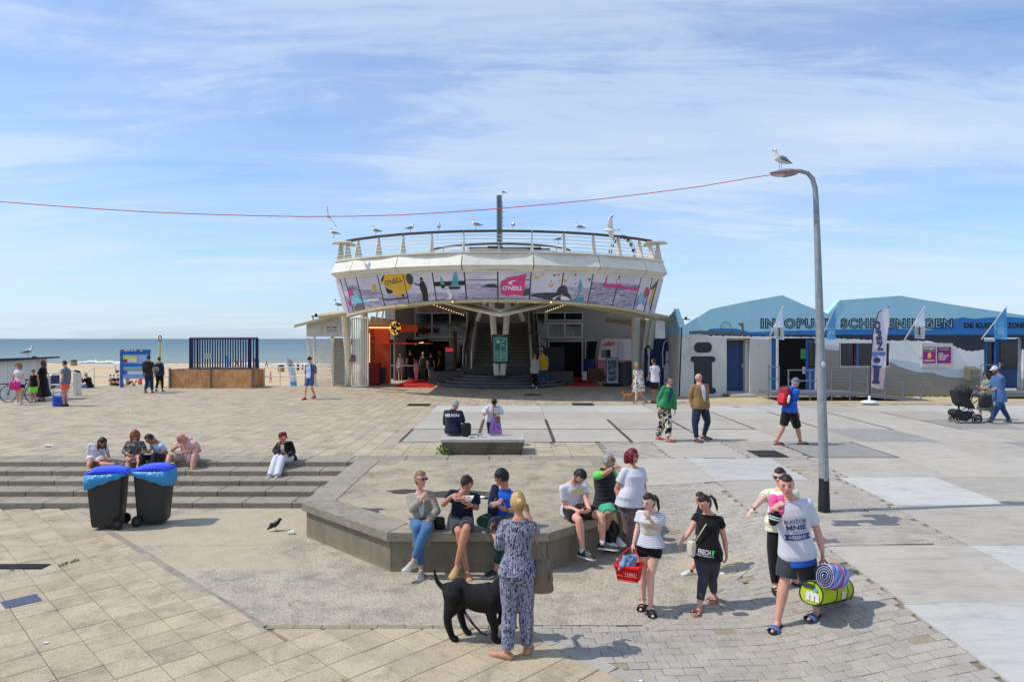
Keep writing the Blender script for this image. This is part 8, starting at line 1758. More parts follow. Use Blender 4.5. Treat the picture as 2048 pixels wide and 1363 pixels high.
for(u,v,h_,tp,bt,hr_,sx,lb,yw)in((125,1098,1.68,WHT,C['ldenim'],('tied','blonde'),'f','blonde woman in white top and pale denim shorts at the snack kiosk',100),(245,1075,1.85,BLKC,C['ddenim'],('short','black'),'m','tall man in dark clothes at the snack kiosk counter',110),(318,1086,1.25,C['pink'],C['pink'],('short','dkblonde'),'f','small child in pink standing on the red carpet',90),(398,1082,1.72,C['dsage'],C['dsage'],('bald','brown'),'m','person in dark green standing between the child and the woman in blue shorts',-90),(492,1096,1.74,BLKC,C['denim'],('tied','dkbrown'),'f','woman in black top, blue shorts and red shoulder bag on the red carpet',95),(598,1050,1.76,BLKC,BLKC,('long','ginger'),'f','red haired woman in black near the drinks fridge',170)):
 person(lb,RQ,41,h_,None,None,None,yw,None,0,None,None,sx,1.05,'fair',hr_,('tank' if tp is WHT else 'tee',tp,{}),('shorts' if bt in(C['ldenim'],C['denim'])else 'jeans',bt,dict(len=.55)if bt in(C['ldenim'],C['denim'])else{}),('sneaker',WSN if u in(125,318)else BSN),group=QG,feet=(u,v),vox=.024,seedn=int(u))
BG='people on the beach'
def bperson(lb,u,v,hpx,tp,bt,kind='stand',yaw=-90,sx='m',hc_='brown',skn='fair',bk='shorts'):
 b0=beachP(u,v);y=b0.y;k=y/F;hm=max(.9,min(1.9,hpx*k))if kind=='stand' else 1.7
 if kind=='stand':pel=(u,v-.53*hm/k)
 else:pel=(u,v-.14/k)
 R1=(0,0,1.0)
 if kind=='stand':return person(lb,R1,y,hm,pel,None,None,yaw,None,0,None,dict(R=((u-1.5,v-.28*hm/k,-.02),(u-2,v-.05*hm/k)),L=((u+1.5,v-.28*hm/k,-.02),(u+2,v-.05*hm/k))),sx,1.05,skn,('short',hc_),('tee',tp,{}),(bk,bt,{}),('sneaker',BSN),group=BG,vox=.05,seedn=int(u),far=True)
 f_=math.cos(math.radians(yaw));
 return person(lb,R1,y,hm,pel,(u-2*f_,v-.60/k),(u-1*f_,v-.76/k),yaw,None,10,dict(R='fwd',L='fwd'),dict(R=((u+f_*8,v-.40/k,.0),(u+f_*12,v-.06/k,0)),L=((u+f_*7,v-.36/k,.2),(u+f_*11,v-.06/k,.2))),sx,1.05,skn,('short',hc_),('tee',tp,{}),(bk,bt,{}),('sneaker',BSN),group=BG,vox=.05,seedn=int(u),far=True)
bperson('tiny beach walker in pale top and navy trousers right of the blue cage',533,733,17,C['sky'],C['navy'],yaw=0,bk='jeans')
bperson('tiny person in white beside the round bin right of the blue cage',517,736,11,WHT,WHT,yaw=-90)
bperson('person in pink pushing a buggy on the beach behind the railing',541,764,24,C['pink'],C['pink'],yaw=0,sx='f',bk='jeans')
bperson('person in long grey clothes on the beach just right of the white feather banner',596,746,22,C['dgrey'],C['dgrey'],yaw=90,bk='skirt',sx='f')
bperson('person with dark shorts beside the grey dressed person on the beach',605,745,20,C['pink'],BLKC,yaw=120)
bperson('person in white sitting on the sand left of the blue beach board',232,747,0,WHT,C['navy'],'sit',20)
bperson('woman in green sitting behind the posts of the blue beach board',256,771,0,C['sage'],C['dsage'],'sit',0,'f')
bperson('person in dark clothes sitting left of the blue board post, second of three',229,772,0,BLKC,BLKC,'sit',0)
bperson('person in white and dark sitting leftmost of the group by the blue board',222,772,0,C['lgrey'],BLKC,'sit',0,'f','black')
bperson('person in dark clothes sitting directly beside the blue board post',237,772,0,BLKC,C['ddenim'],'sit',0)
bperson('person in red-trimmed clothes sitting beneath the beach board',280,770,0,C['coral'],WHT,'sit',180)
bperson('tiny red clothed beach visitor seen between the cage bars',473,733,15,C['coral'],C['navy'])
bperson('tiny purple clothed beach visitor seen between the cage bars at right',482,734,17,C['hotpink'],C['navy'])
bperson('tiny dark clothed beach visitor in the left part of the cage view',440,735,13,BLKC,C['navy'])
bperson('tiny visitor in a dark red shirt just left of the blue beach banner',460,735,14,C['rust'],BLKC)
# carried things
def rounded_box(mb,c,d,M=None,b=.25,nu=10):
 """soft super-ellipsoid box"""
 def fn(p):
  e=.45;s_=lambda q:math.copysign(abs(q)**e,q);return Vector((s_(p.x),s_(p.y),s_(p.z)))
 mb.ell(c,(d[0]/2,d[1]/2,d[2]/2),M or Matrix.Identity(3),16,12,lambda p:Vector([math.copysign(abs(q)**(1-b*1.6),q)for q in p])if b<.6 else fn(p))
def frame_of(o,back=True):s_=-1 if back else 1;return Matrix((o.r,o.f*s_,o.up)).transposed()
def backpack(o,m_,label,w_=.30,d_=.17,h_=.46,pocket=None,drop=.155,extra=None,off=0.0):
 M=frame_of(o);c=o.pel+o.up*drop*o.h-o.f*(.065*o.h+d_*.62+.02)+o.r*off;t=thing('backpack',label,'backpack',c)
 mb=MB();rounded_box(mb,c,(w_,d_,h_),M,.32);obj('body',mb,m_,t,smooth=True)
 mb=MB();rounded_box(mb,c+M@V3(0,d_*.45,-h_*.12),(w_*.78,d_*.45,h_*.52),M,.32);obj('front_pocket',mb,pocket or m_,t,smooth=True)
 for s_ in(-1,1):mb=MB();sh_=o.pel+o.up*.29*o.h+o.r*s_*.055*o.h;mb.tube([c+M@V3(s_*w_*.25,-d_*.3,h_*.42),sh_+o.up*.022*o.h,sh_+o.f*.07*o.h-o.up*.03*o.h+o.r*s_*.01,o.pel+o.up*.16*o.h+o.r*s_*.10*o.h+o.f*.03,c+M@V3(s_*w_*.4,-d_*.2,-h_*.35)],.018,5,sq=.4);obj('strap',mb,M_BLACK,t)
 mb=MB();mb.tube([c+M@V3(-.04,0,h_*.48),c+M@V3(0,0,h_*.55),c+M@V3(.04,0,h_*.48)],.008,5);obj('top_loop',mb,M_BLACK,t)
 return t,c,M
RDP=mat('red backpack nylon',srgb(140,22,40),rough=.6,var=.2,vs=7);RDP2=mat('bright red pocket',srgb(206,40,54),rough=.6,var=.1)
t,c,M=backpack(h1,RDP,'red and maroon backpack worn by the man in the blue polo',pocket=RDP2,drop=.17,h_=.5)
mb=MB();mb.tube([c+M@V3(.17,.0,-.12),c+M@V3(.17,.0,.02)],.032,10,'round');obj('bottle',mb,mat('white bottle',srgb(210,210,206),rough=.4),t,smooth=True)
backpack(k1,mat('dark nylon',srgb(34,34,38),rough=.7,var=.2),'large black backpack on the man walking past the beach board',.36,.24,.56,drop=.17)
backpack(k2,mat('dark nylon'),'dark rucksack with pale patch on the woman in blue top',.30,.16,.42,pocket=mat('pale patch',srgb(150,156,160),var=.3,vs=20))
backpack(l1,mat('dark nylon'),'dark backpack on the man in the open checked shirt',.3,.16,.42)
def pouch(name,label,cat,c,d,m_,yaw=0,b=.3,hang=None,hm=None,flap=None,rot=None):
 t=thing(name,label,cat,Vector(c)-V3(0,0,d[2]/2));M=rot or Matrix.Rotation(math.radians(yaw),3,'Z');mb=MB();rounded_box(mb,c,d,M,b);obj('body',mb,m_,t,smooth=True)
 if hang:mb=MB();mb.tube([Vector(p)for p in hang],.008,5);obj('strap',mb,hm or m_,t)
 if flap:mb=MB();rounded_box(mb,Vector(c)+M@V3(0,-d[1]*.22,d[2]*.2),(d[0]*1.02,d[1]*.7,d[2]*.6),M,b);obj('flap',mb,flap,t,smooth=True)
 return t
LEA=mat('black bag leather',srgb(24,24,26),rough=.5,var=.1)
pouch('shoulder_bag','small black shoulder bag resting on the rim beside the woman in taupe blazer','handbag',P(780+328/3.3,920+422/3.3,9.78),(.15,.10,.22),LEA,flap=LEA,hang=[P(780+318/3.3,920+385/3.3,9.78),w1.sh['L']+V3(.02,-.08,-.1),w1.sh['L']+V3(-.04,-.02,.055),w1.sh['L']+V3(-.03,.1,-.1)])
BGB=mat('taupe tote leather',srgb(118,98,82),rough=.5,var=.12)
c=P(780+1000/3.3,920+760/3.3,7.12);t=thing('tote_bag','taupe leather tote bag with tassel hanging from the shoulder of the blonde jumpsuit woman','handbag',c-V3(0,0,.15))
mb=MB();rings=[[c+V3(w_*math.cos(a_),dd*math.sin(a_),z)for a_ in[6.2832*i/20 for i in range(20)]]for z,w_,dd in((-.165,.115,.07),(-.15,.13,.08),(0,.11,.075),(.13,.085,.06),(.17,.07,.02))];mb.loft(rings);obj('body',mb,BGB,t,smooth=True)
mb=MB();a_=w4.sh['R']+V3(-.01,0,.055);mb.tube([c+V3(-.05,-.03,.14),c+V3(-.05,-.04,.30),a_+V3(.06,-.11,-.20),a_+V3(.0,-.07,-.02),a_+V3(-.01,.03,.0),a_+V3(.05,.08,-.25),c+V3(-.02,.05,.3),c+V3(.03,.03,.14)],.010,5,sq=.5);obj('strap',mb,BGB,t)
mb=MB();mb.tube([c+V3(.09,-.05,.1),c+V3(.10,-.07,.02),c+V3(.10,-.07,-.03)],[.004,.014,.022],7);obj('tassel',mb,BGB,t)
BE=mat('beige bag',srgb(206,196,176),rough=.6)
pouch('crossbody_bag','small beige crossbody bag at the hip of the girl in black','handbag',P(1340+165/3.895,920+685/3.895,8.1),(.07,.11,.19),BE,20,flap=BE)
pouch('waist_bag','brown waist bag in the lap of the young man in white T-shirt','waist bag',P(1090+262/3.788,880+502/3.788,10.28),(.17,.09,.09),mat('brown canvas',srgb(96,76,50),rough=.8),-25)
t=thing('backpack','black backpack standing on the ground between the two sitting men','backpack',G(1090+500/3.788,880+850/3.788));c=G(1225,1106);c=c+V3(-.02,.12,.26);M=Matrix.Rotation(math.radians(-40),3,'Z');mb=MB();rounded_box(mb,c,(.30,.20,.52),M,.3);obj('body',mb,LEA,t,smooth=True);mb=MB();rounded_box(mb,c+M@V3(0,-.09,-.06),(.24,.09,.3),M,.3);obj('front_pocket',mb,LEA,t,smooth=True)
pouch('shoulder_bag','black shoulder bag on the bench beside the man in the navy jacket','handbag',P(860+705/9.735,780+765/9.735,16.55),(.24,.16,.34),LEA,flap=LEA)
def bagfn(t,vec,nf,b,col):return thr(t,vor(t,vec,13),[(0,srgb(196,70,60)),(.12,srgb(70,120,110)),(.2,srgb(120,110,190)),(.34,srgb(60,66,120)),(.5,srgb(150,90,160))])
c=P(860+1275/9.735,780+680/9.735,16.75);t=thing('patterned_bag','purple patterned cloth bag standing on the bench before the woman in white','bag',c-V3(0,0,.2));mb=MB();mb.loft([[c+V3(x*w_,y_*dd,z)for x,y_ in((-1,-1),(1,-1),(1,1),(-1,1))]for z,w_,dd in((-.215,.155,.07),(-.2,.165,.08),(.1,.12,.05),(.2,.09,.02))]);obj('body',mb,mat('patterned cloth',rough=.8,var=.1,fn=bagfn),t)
mb=MB();mb.tube([c+V3(.05+.06*math.cos(a_),-.04,.17+.05*math.sin(a_))for a_ in[6.2832*i/12 for i in range(12)]],.02,6,closed=True);obj('wooden_ring',mb,mat('amber ring',srgb(150,84,24)),t);mb=MB();mb.tube([c+V3(-.04,0,.19),c+V3(-.06,-.02,.42),c+V3(-.05,.1,.5)],.008,5);obj('strap',mb,M_BLACK,t)
c=j1.pel+j1.f*.22+V3(0,0,-.12);t=thing('pink_bag','bright pink bag held at the waist of the woman by the bicycle','bag',c-V3(0,0,.2));mb=MB();rounded_box(mb,c,(.46,.16,.36),Matrix.Rotation(math.radians(-10),3,'Z'),.3);obj('body',mb,mat('hot pink nylon',srgb(220,40,130),rough=.6),t,smooth=True);
for s_ in(-1,1):mb=MB();mb.tube([c+V3(s_*.09,-.085,.18),c+V3(s_*.09,-.095,-.16)],.012,5);obj('webbing',mb,M_BLACK,t)
def phone(o,k,label,m_=None):
 c=o.wr[k]+o.hd[k]*.10;t=thing('phone',label,'phone',c);mb=MB();q=(o.hc-c).normalized();x=o.r;z=q.cross(x).normalized();M=Matrix((x,z,q)).transposed();mb.box(c+V3(0,0,.02),(.074,.15,.010),M=M);obj('case',mb,m_ or M_BLACK,t)
phone(w4,'L','dark phone held up by the blonde woman in the patterned jumpsuit');phone(s5,'L','black phone in the hands of the woman in black coat on the steps');phone(s1,'R','dark phone in the hands of the long haired woman on the steps')
TRW=mat('white card tray',srgb(226,222,216),rough=.8);FOOD=mat('fried food',srgb(176,112,50),rough=.8,var=.3,vs=60)
def tray(c,label,yaw=0,red=True,s_=1.0,food=True):
 c=Vector(c);t=thing('food_tray',label,'food tray',c,'paper food trays');M=Matrix.Rotation(math.radians(yaw),3,'Z');a,b_,hh_=.10*s_,.055*s_,.035*s_
 mb=MB();rings=[[c+M@V3(x*w_,y_*d_,z)for x,y_ in((-1,-1),(1,-1),(1,1),(-1,1))]for z,w_,d_ in((0,a*.8,b_*.8),(hh_,a,b_),(hh_,a*.94,b_*.92),(.006,a*.76,b_*.74))];mb.loft(rings);obj('tray',mb,TRW,t)
 if red:mb=MB();mb.box(c+M@V3(-a*.3,-b_*.95,hh_*.45),(a,.004,hh_*.5),M=M);obj('red_print',mb,mat('red print',srgb(206,50,40)),t)
 if food:
  mb=MB();r=random.Random(int(c.x*100));[mb.ell(c+M@V3(r.uniform(-.6,.6)*a,r.uniform(-.6,.6)*b_,hh_*.8),(.018,.014,.012),nu=6,nv=5)for _ in range(7)];obj('food',mb,FOOD,t,kind='stuff')
tray(P(780+487/3.3,920+262/3.3,9.42),'long white food tray held by the man in navy T-shirt',0,s_=1.35)
tray(P(780+700/3.3,920+288/3.3,9.55),'small white food wrapper held by the man in the blue polo',40,False,.8,False)
tray(P(150+870/5.926,840+405/5.926,15.06),'white food tray held by the young man in pale blue',5,False,.8);tray(P(150+1240/5.926,840+388/5.926,15.06),'white food tray held by the bald man in pink',5,False,.8);tray(P(150+605/5.926,840+475/5.926,15.08),'white food tray in the lap of the woman with ginger hair',5,False,.8)
tray((P(860+835/9.735,0,16.3).x,16.35,.931),'red and white food tray lying on the concrete bench',10,True,1.1,False);tray((P(860+1025/9.735,0,16.35).x,16.42,.931),'flat crumpled napkin tray on the middle of the bench',30,False,.8,False)
pouch('folded_bag','dark folded bag on the knee of the man in the blue polo','bag',P(780+705/3.3,920+418/3.3,9.42),(.22,.06,.20),mat('grey nylon',srgb(52,56,66),rough=.7),30)
mb=MB();a_=w3.sh['R'];mb.tube([a_+V3(.05,.08,-.25),a_+V3(.04,.09,.0),a_+V3(.02,.0,.075),a_+V3(.0,-.09,-.05),a_+V3(-.01,-.14,-.25),a_+V3(.01,-.13,-.36)],[.05,.06,.062,.075,.085,.05],12,'round')
me=remesh(mb,.012,2,.014,12,5);me.materials.append(C['navy']);q=bpy.data.objects.new('jumper',me);COL.objects.link(q);tag(q,'navy jumper slung over the shoulder of the man in the blue polo','jumper')
c0=P(1340+850/3.895,920+300/3.895,7.52);c1=P(1340+845/3.895,920+400/3.895,7.50);c2=P(1340+820/3.895,920+470/3.895,7.50)
t=thing('pink_jacket','neon pink jacket with black and white striped cuffs held to the chest','jacket',c2)
mb=MB();mb.tube([P(1340+868/3.895,920+285/3.895,7.56),c0+V3(0,0,-.02),c1],[.035,.07,.065],12,'round');mb.tube([c0+V3(-.06,0,0),c1+V3(-.05,0,-.02)],[.06,.05],10,'round');mb.v=[tuple(Vector(p)-c2)for p in mb.v]
me=remesh(mb,.011,2,.02,13,9);me.materials.append(fab('neon pink',srgb(250,90,160),.06));q=bpy.data.objects.new('jacket_body',me);COL.objects.link(q);q.parent=t
mb=MB();mb.tube([c1+V3(-.03,0,-.03),c2+V3(-.02,0,0)],[.07,.055],12,'round');obj('cuffs',mb,BLKC,t,smooth=True);mb=MB()
for f_ in(.35,.6):p=c1.lerp(c2,f_)+V3(-.02,0,-.01);mb.tube([p,p+V3(-.003,0,-.014)],.072-f_*.01,14)
obj('white_stripe',mb,WHT,t)
RD=mat('red basket plastic',srgb(212,24,24),rough=.35,var=.05);cB_=P(1090+637/3.788,880+985/3.788,8.15);t=thing('shopping_basket','red plastic shopping basket carried by the girl in striped T-shirt','basket',cB_-V3(0,0,.12));M=Matrix.Rotation(math.radians(-25),3,'Z')
zb_,zt_=-.10,.08;cols=11
def bk_pt(side,s_,z):f=(z-zb_)/(zt_-zb_);a,b_=.115+.03*f,.08+.022*f;return cB_+M@{0:V3(s_*a,-b_,z),1:V3(a,s_*b_,z),2:V3(-s_*a,b_,z),3:V3(-a,-s_*b_,z)}[side]
for sd_ in range(4):
 mb=MB()
 for k in range(cols+1):s_=-1+2*k/cols;mb.tube([bk_pt(sd_,s_,zb_),bk_pt(sd_,s_,zt_-.02)],.0058,4)
 for z in(zb_,zb_+.055,zb_+.11,zt_-.045):mb.tube([bk_pt(sd_,-1,z),bk_pt(sd_,1,z)],.010,4)
 mb.tube([bk_pt(sd_,-1.06,zt_-.015),bk_pt(sd_,1.06,zt_-.015)],.022,6);obj('lattice_side',mb,RD,t)
mb=MB();mb.prism([bk_pt(0,-1,zb_),bk_pt(0,1,zb_),bk_pt(2,-1,zb_),bk_pt(2,1,zb_)],(0,0,.01));obj('bottom',mb,RD,t)
mb=MB();hh_=w8.wr['R']+w8.hd['R']*.06;mb.tube([bk_pt(1,0,zt_),bk_pt(1,0,zt_)+V3(-.03,0,.10),hh_+V3(.02,0,0),hh_+V3(-.04,0,0),bk_pt(3,0,zt_)+V3(.06,0,.10),bk_pt(3,0,zt_)],.008,6);obj('handle',mb,RD,t)
mb=MB();r=random.Random(5)
for k in range(9):a_=cB_+M@V3(r.uniform(-.08,.06),r.uniform(-.04,.04),.06+r.uniform(0,.06));mb.tube([a_,a_+V3(r.uniform(-.07,.07),r.uniform(-.05,.02),r.uniform(-.05,.07)),a_+V3(r.uniform(-.09,.09),-.05,-.03)],[.032,.04,.025],8,'round')
mb.v=[tuple(Vector(p))for p in mb.v];me=remesh(mb,.009,1,.02,30,3);me.materials.append(C['ldenim']);q=bpy.data.objects.new('denim_jacket',me);COL.objects.link(q);tag(q,'crumpled pale blue denim jacket stuffed in the red basket','jacket')
LM=mat('lime duffel',srgb(178,196,24),rough=.7,var=.08,bump=.2,bs=25);GR_=mat('grey trim',srgb(56,60,60),rough=.7)
a0=P(1340+1100/3.895,920+1040/3.895,7.55);a1=P(1340+1340/3.895,920+995/3.895,8.05);ax=(a1-a0).normalized();sx_=V3(0,0,1).cross(ax).normalized();uz=ax.cross(sx_)
t=thing('duffel_bag','lime green duffel bag with white letter m and dark straps carried by the man','bag',(a0+a1)/2-V3(0,0,.15))
R_=.138;
def duf(mb,f0,f1,R0,n=24,e=0):
 rings=[]
 for f_,rr_ in((f0,R0*.93),(f0+.03,R0),(f1-.03,R0),(f1,R0*.93)):rings.append([a0.lerp(a1,f_)+sx_*rr_*math.cos(b_)*.95+uz*rr_*(math.sin(b_)if math.sin(b_)>-.6 else-.6+(math.sin(b_)+.6)*.5)for b_ in[6.2832*i/n for i in range(n)]])
 mb.loft(rings)
mb=MB();duf(mb,0,1,R_);obj('body',mb,LM,t,smooth=True,auto=40);mb=MB();duf(mb,.42,.5,R_+.004);duf(mb,.78,.85,R_+.004);obj('webbing',mb,GR_,t,smooth=True,auto=40)
mb=MB();rim=[a0+sx_*R_*math.cos(b_)*.95+uz*R_*(math.sin(b_)if math.sin(b_)>-.6 else-.6+(math.sin(b_)+.6)*.5)for b_ in[6.2832*i/24 for i in range(24)]];mb.tube(rim,.008,5,closed=True);obj('piping',mb,M_BLACK,t);mb=MB();mb.tube([p+(a1-a0)for p in rim],.008,5,closed=True);obj('piping',mb,M_BLACK,t)
mb=MB();cc=(a0+a1)/2-uz*R_*.72;mb.box(cc,(.17,(a1-a0).length*.97,.05),M=Matrix((sx_,ax,uz)).transposed(),bev=.02);obj('dark_base',mb,M_BLACK,t)
text('m',a0-ax*.012+uz*-.02+sx_*-.02,sx_ if sx_.x>0 else-sx_,uz,.15,.10,M_WHITE,t,bold=.07);mb=MB();p=a0-ax*.012+uz*.055+(sx_ if sx_.x>0 else-sx_)*.05;mb.tube([p,p-ax*.002],.02,14);obj('blue_dot',mb,mat('blue dot',srgb(60,170,220)),t)
sd1=(sx_ if sx_.x>0 else-sx_);pm=a0.lerp(a1,.64)-sd1*-.0
mb=MB();p=a0-ax*.01+uz*.085-sd1*.03;mb.box(p,(.13,.008,.05),M=Matrix((sx_,ax,uz)).transposed());obj('zip_window',mb,GR_,t)
side=-sd1 if(-sd1).y<0 else sd1;text('m',a0.lerp(a1,.64)+side*(R_*.95+.012)+uz*-.01,ax,uz,.10,.09,M_WHITE,t,bold=.07)
hnd=w11.wr['L']+w11.hd['L']*.07;mb=MB();mb.tube([a0.lerp(a1,.46)+uz*R_,hnd+V3(0,0,-.03),hnd,hnd+V3(.02,.03,-.02),a0.lerp(a1,.8)+uz*R_],.010,5);obj('handle',mb,mat('yellow red strap',srgb(214,60,40)),t)
def plaid(t,vec,nf,b,col):
 sp=N(t,'ShaderNodeSeparateXYZ');t.links.new(vec,sp.inputs[0]);fx=mathn(t,'FRACT',mathn(t,'MULTIPLY',mathn(t,'ADD',sp.outputs[0],sp.outputs[1]),7.0));fz=mathn(t,'FRACT',mathn(t,'MULTIPLY',mathn(t,'SUBTRACT',sp.outputs[0],mathn(t,'MULTIPLY',sp.outputs[2],1.6)),5.0))
 c=thr(t,fx,[(0,srgb(70,100,190)),(.45,srgb(150,176,226)),(.8,srgb(206,60,90)),(.86,srgb(110,140,210))]);return mixc(t,.5,c,thr(t,fz,[(0,srgb(60,90,180)),(.4,srgb(176,196,236)),(.75,srgb(204,70,100)),(.8,srgb(90,120,200))]))
PLD=fab('plaid blanket',srgb(110,140,210),0,fn=plaid);b0=P(1340+1205/3.895,920+900/3.895,7.40);b1=P(1340+1330/3.895,920+905/3.895,7.78);bx=(b1-b0).normalized();by=V3(0,0,1).cross(bx).normalized();bz=bx.cross(by)
t=thing('rolled_blanket','rolled blue plaid picnic blanket with red edge resting on the duffel bag','blanket',b0-V3(0,0,.12));mb=MB()
mb.loft([[b0.lerp(b1,f_)+by*.10*k_*math.cos(a_)+bz*.13*k_*math.sin(a_)for a_ in[6.2832*i/28 for i in range(28)]]for f_,k_ in((0.02,.96),(.06,1),(.94,1),(.98,.96))]);obj('roll',mb,PLD,t,smooth=True,auto=50)
for q_,mm in((0,C['navy']),(.5,WHT)):
 mb=MB();pts=[]
 for i in range(70):a_=i/70*6.2832*4+q_*2.2;k_=1-.82*i/70;pts.append(b0+by*.098*k_*math.cos(a_)+bz*.128*k_*math.sin(a_)-bx*(.004+.002*q_))
 mb.tube(pts,.0075 if q_==0 else .0055,5);obj('rolled_layer',mb,mm,t,smooth=True)
mb=MB();mb.tube([b0.lerp(b1,.55)+by*.107*math.cos(a_)+bz*.137*math.sin(a_)for a_ in[6.2832*i/28 for i in range(28)]],.008,5,closed=True);obj('red_strap',mb,mat('yellow red strap'),t)
c0=G(1880+660/9.09,710+1245/9.09);yy=c0.y;SP=lambda u,v,d=0:P(1880+u/9.09,710+v/9.09,yy+d)
pc_=thing('pushchair','black three part pushchair with hood pushed by the bearded man','pushchair',c0);FRM=M_BLACK;NYL=mat('black pushchair fabric',srgb(38,39,42),rough=.75,var=.1,bump=.15,bs=30)
def swheel(u,v,rpx,d,nspk=5):
 c=SP(u,v,d);R_=rpx/9.09/F*yy;mb=MB();mb.tube([c+V3(R_*.88*math.cos(a_),0,R_*.88*math.sin(a_))for a_ in[6.2832*i/24 for i in range(24)]],R_*.13,6,closed=True);w_=obj('wheel',mb,mat('tyre black'),pc_,smooth=True);mb=MB();mb.tube([c+V3(R_*.72*math.cos(a_),0,R_*.72*math.sin(a_))for a_ in[6.2832*i/24 for i in range(24)]],R_*.06,5,closed=True)
 obj('rim',mb,mat('bright steel'),w_);mb=MB();[mb.tube([c,c+V3(R_*.75*math.cos(a_),0,R_*.75*math.sin(a_))],R_*.09,4)for a_ in[6.2832*i/nspk for i in range(nspk)]];mb.tube([c-V3(0,.03,0),c+V3(0,.03,0)],R_*.18,8);obj('spokes',mb,FRM,w_)
swheel(660,1165,88,0);swheel(690,1150,84,.5);swheel(310,1175,52,.06);swheel(200,1160,50,.42)
mb=MB();TB=lambda pts,r_=.016:mb.tube([SP(*p)for p in pts],r_,6)
TB([(660,1165,.05),(520,940,.08),(830,700,.1),(900,650,.1)]);TB([(690,1150,.45),(540,930,.42),(590,740,.4),(720,640,.4)]);TB([(900,650,.1),(870,640,.12),(740,625,.4)],.022);TB([(520,940,.08),(500,1090,.1),(310,1120,.1),(310,1175,.06)]);TB([(540,930,.42),(240,1060,.42),(150,1060,.42),(200,1160,.42)]);TB([(340,900,.25),(345,1090,.25)],.03);obj('frame',mb,FRM,pc_)
mb=MB();
seatp=[(300,640),(330,780),(360,880),(420,940),(560,960),(660,990),(620,900),(560,820),(580,700),(520,620)]
mb.prism([SP(u,v,.06)for u,v in seatp],(0,.40,0));mb.v=[tuple(Vector(p)-c0)for p in mb.v];me=remesh(mb,.02,4,.006,9,3);me.materials.append(NYL);q=bpy.data.objects.new('seat',me);COL.objects.link(q);q.parent=pc_
mb=MB();hc_=SP(420,660,.26);mb.ell(hc_,(160/9.09/F*yy,.25,125/9.09/F*yy),Matrix.Rotation(-.15,3,'Y'),18,12,lambda p:Vector((p.x,p.y,max(p.z,-.35+.2*p.x))));obj('hood',mb,NYL,pc_,smooth=True)
for k in range(3):mb=MB();mb.tube([hc_+V3((-.02+.1*k)*1.0-.07+math.cos(a_)*.0,-.255*math.cos(a_),.26*math.sin(a_)*(1-.1*k))for a_ in[math.pi*i/12 for i in range(13)]],.006,4);obj('hood_rib',mb,FRM,pc_)
mb=MB();mb.prism([SP(u,v,.06)for u,v in((270,1060),(300,1000),(380,990),(430,1040),(620,1030),(570,1150),(480,1205),(380,1170))],(0,.38,0));obj('under_basket',mb,NYL,pc_,smooth=False)
pouch('black_bag','black bag hanging from the pushchair handle','bag',SP(820,840,-.05),(.42,.18,.42),NYL,10,.25,hang=[SP(760,740,-.03),SP(830,690,0),SP(880,740,-.03)])
# dogs
def crom(pts,rads,m=4):
 P_=[Vector(p)for p in pts];n=len(P_);op=[];orr=[]
 for i in range(n-1):
  a,b,c,d=P_[max(0,i-1)],P_[i],P_[i+1],P_[min(n-1,i+2)]
  for k in range(m):
   t=k/m;op.append(.5*((2*b)+(c-a)*t+(2*a-5*b+4*c-d)*t*t+(3*b-a-3*c+d)*t**3));u=t*t*(3-2*t);orr.append(rads[i]*(1-u)+rads[i+1]*u)
 return op+[P_[-1]],orr+[rads[-1]]
def quadruped(label,M0,loc,pts,rads,legs,lr,m_,head,tail,ears,vox,name='dog',extra=None):
 t=thing(name,label,'dog',loc);mb=MB();W_=lambda p:Vector(loc)+M0@Vector(p)
 mb.tube(*crom([W_(p)for p in pts],rads),28,'round',sq=1.0)
 for L_,R_ in zip(legs,lr):mb.tube(*crom([W_(p)for p in L_],R_),18,'round')
 for P_,R_ in head:mb.tube(*crom([W_(p)for p in P_],R_),20,'round')
 mb.tube([W_(p)for p in tail[0]],tail[1],8,'round')
 for e in ears:mb.tube([W_(p)for p in e],[.012,.03,.016],6,'round',sq=.5)
 mb.v=[tuple(Vector(p)-Vector(loc))for p in mb.v];me=remesh(mb,vox,6,.004,22,2);me.materials.append(m_);q=bpy.data.objects.new('body',me);COL.objects.link(q);q.parent=t
 mb=MB();[mb.ell(W_(p),(.009,)*3,nu=6,nv=5)for p in extra or[]]
 if extra:obj('eyes',mb,M_EYE,t)
 return t,W_
BLKFUR=mat('glossy black fur',srgb(12,11,11),rough=.62,var=.3,vs=14,spec=.3,bump=1.2,bs=110)
dl=G(780+415/3.3,920+1183/3.3);fd_=G(780+660/3.3,920+1205/3.3)
ang=math.atan2(fd_.y-dl.y,fd_.x-dl.x)+.10;M0=Matrix.Rotation(ang,3,'Z');loc=Vector((dl.x,dl.y+.06,0))
S_=1.03
sc3=lambda L_:[(p[0]*S_*.86,p[1]*S_,p[2]*S_)for p in L_]
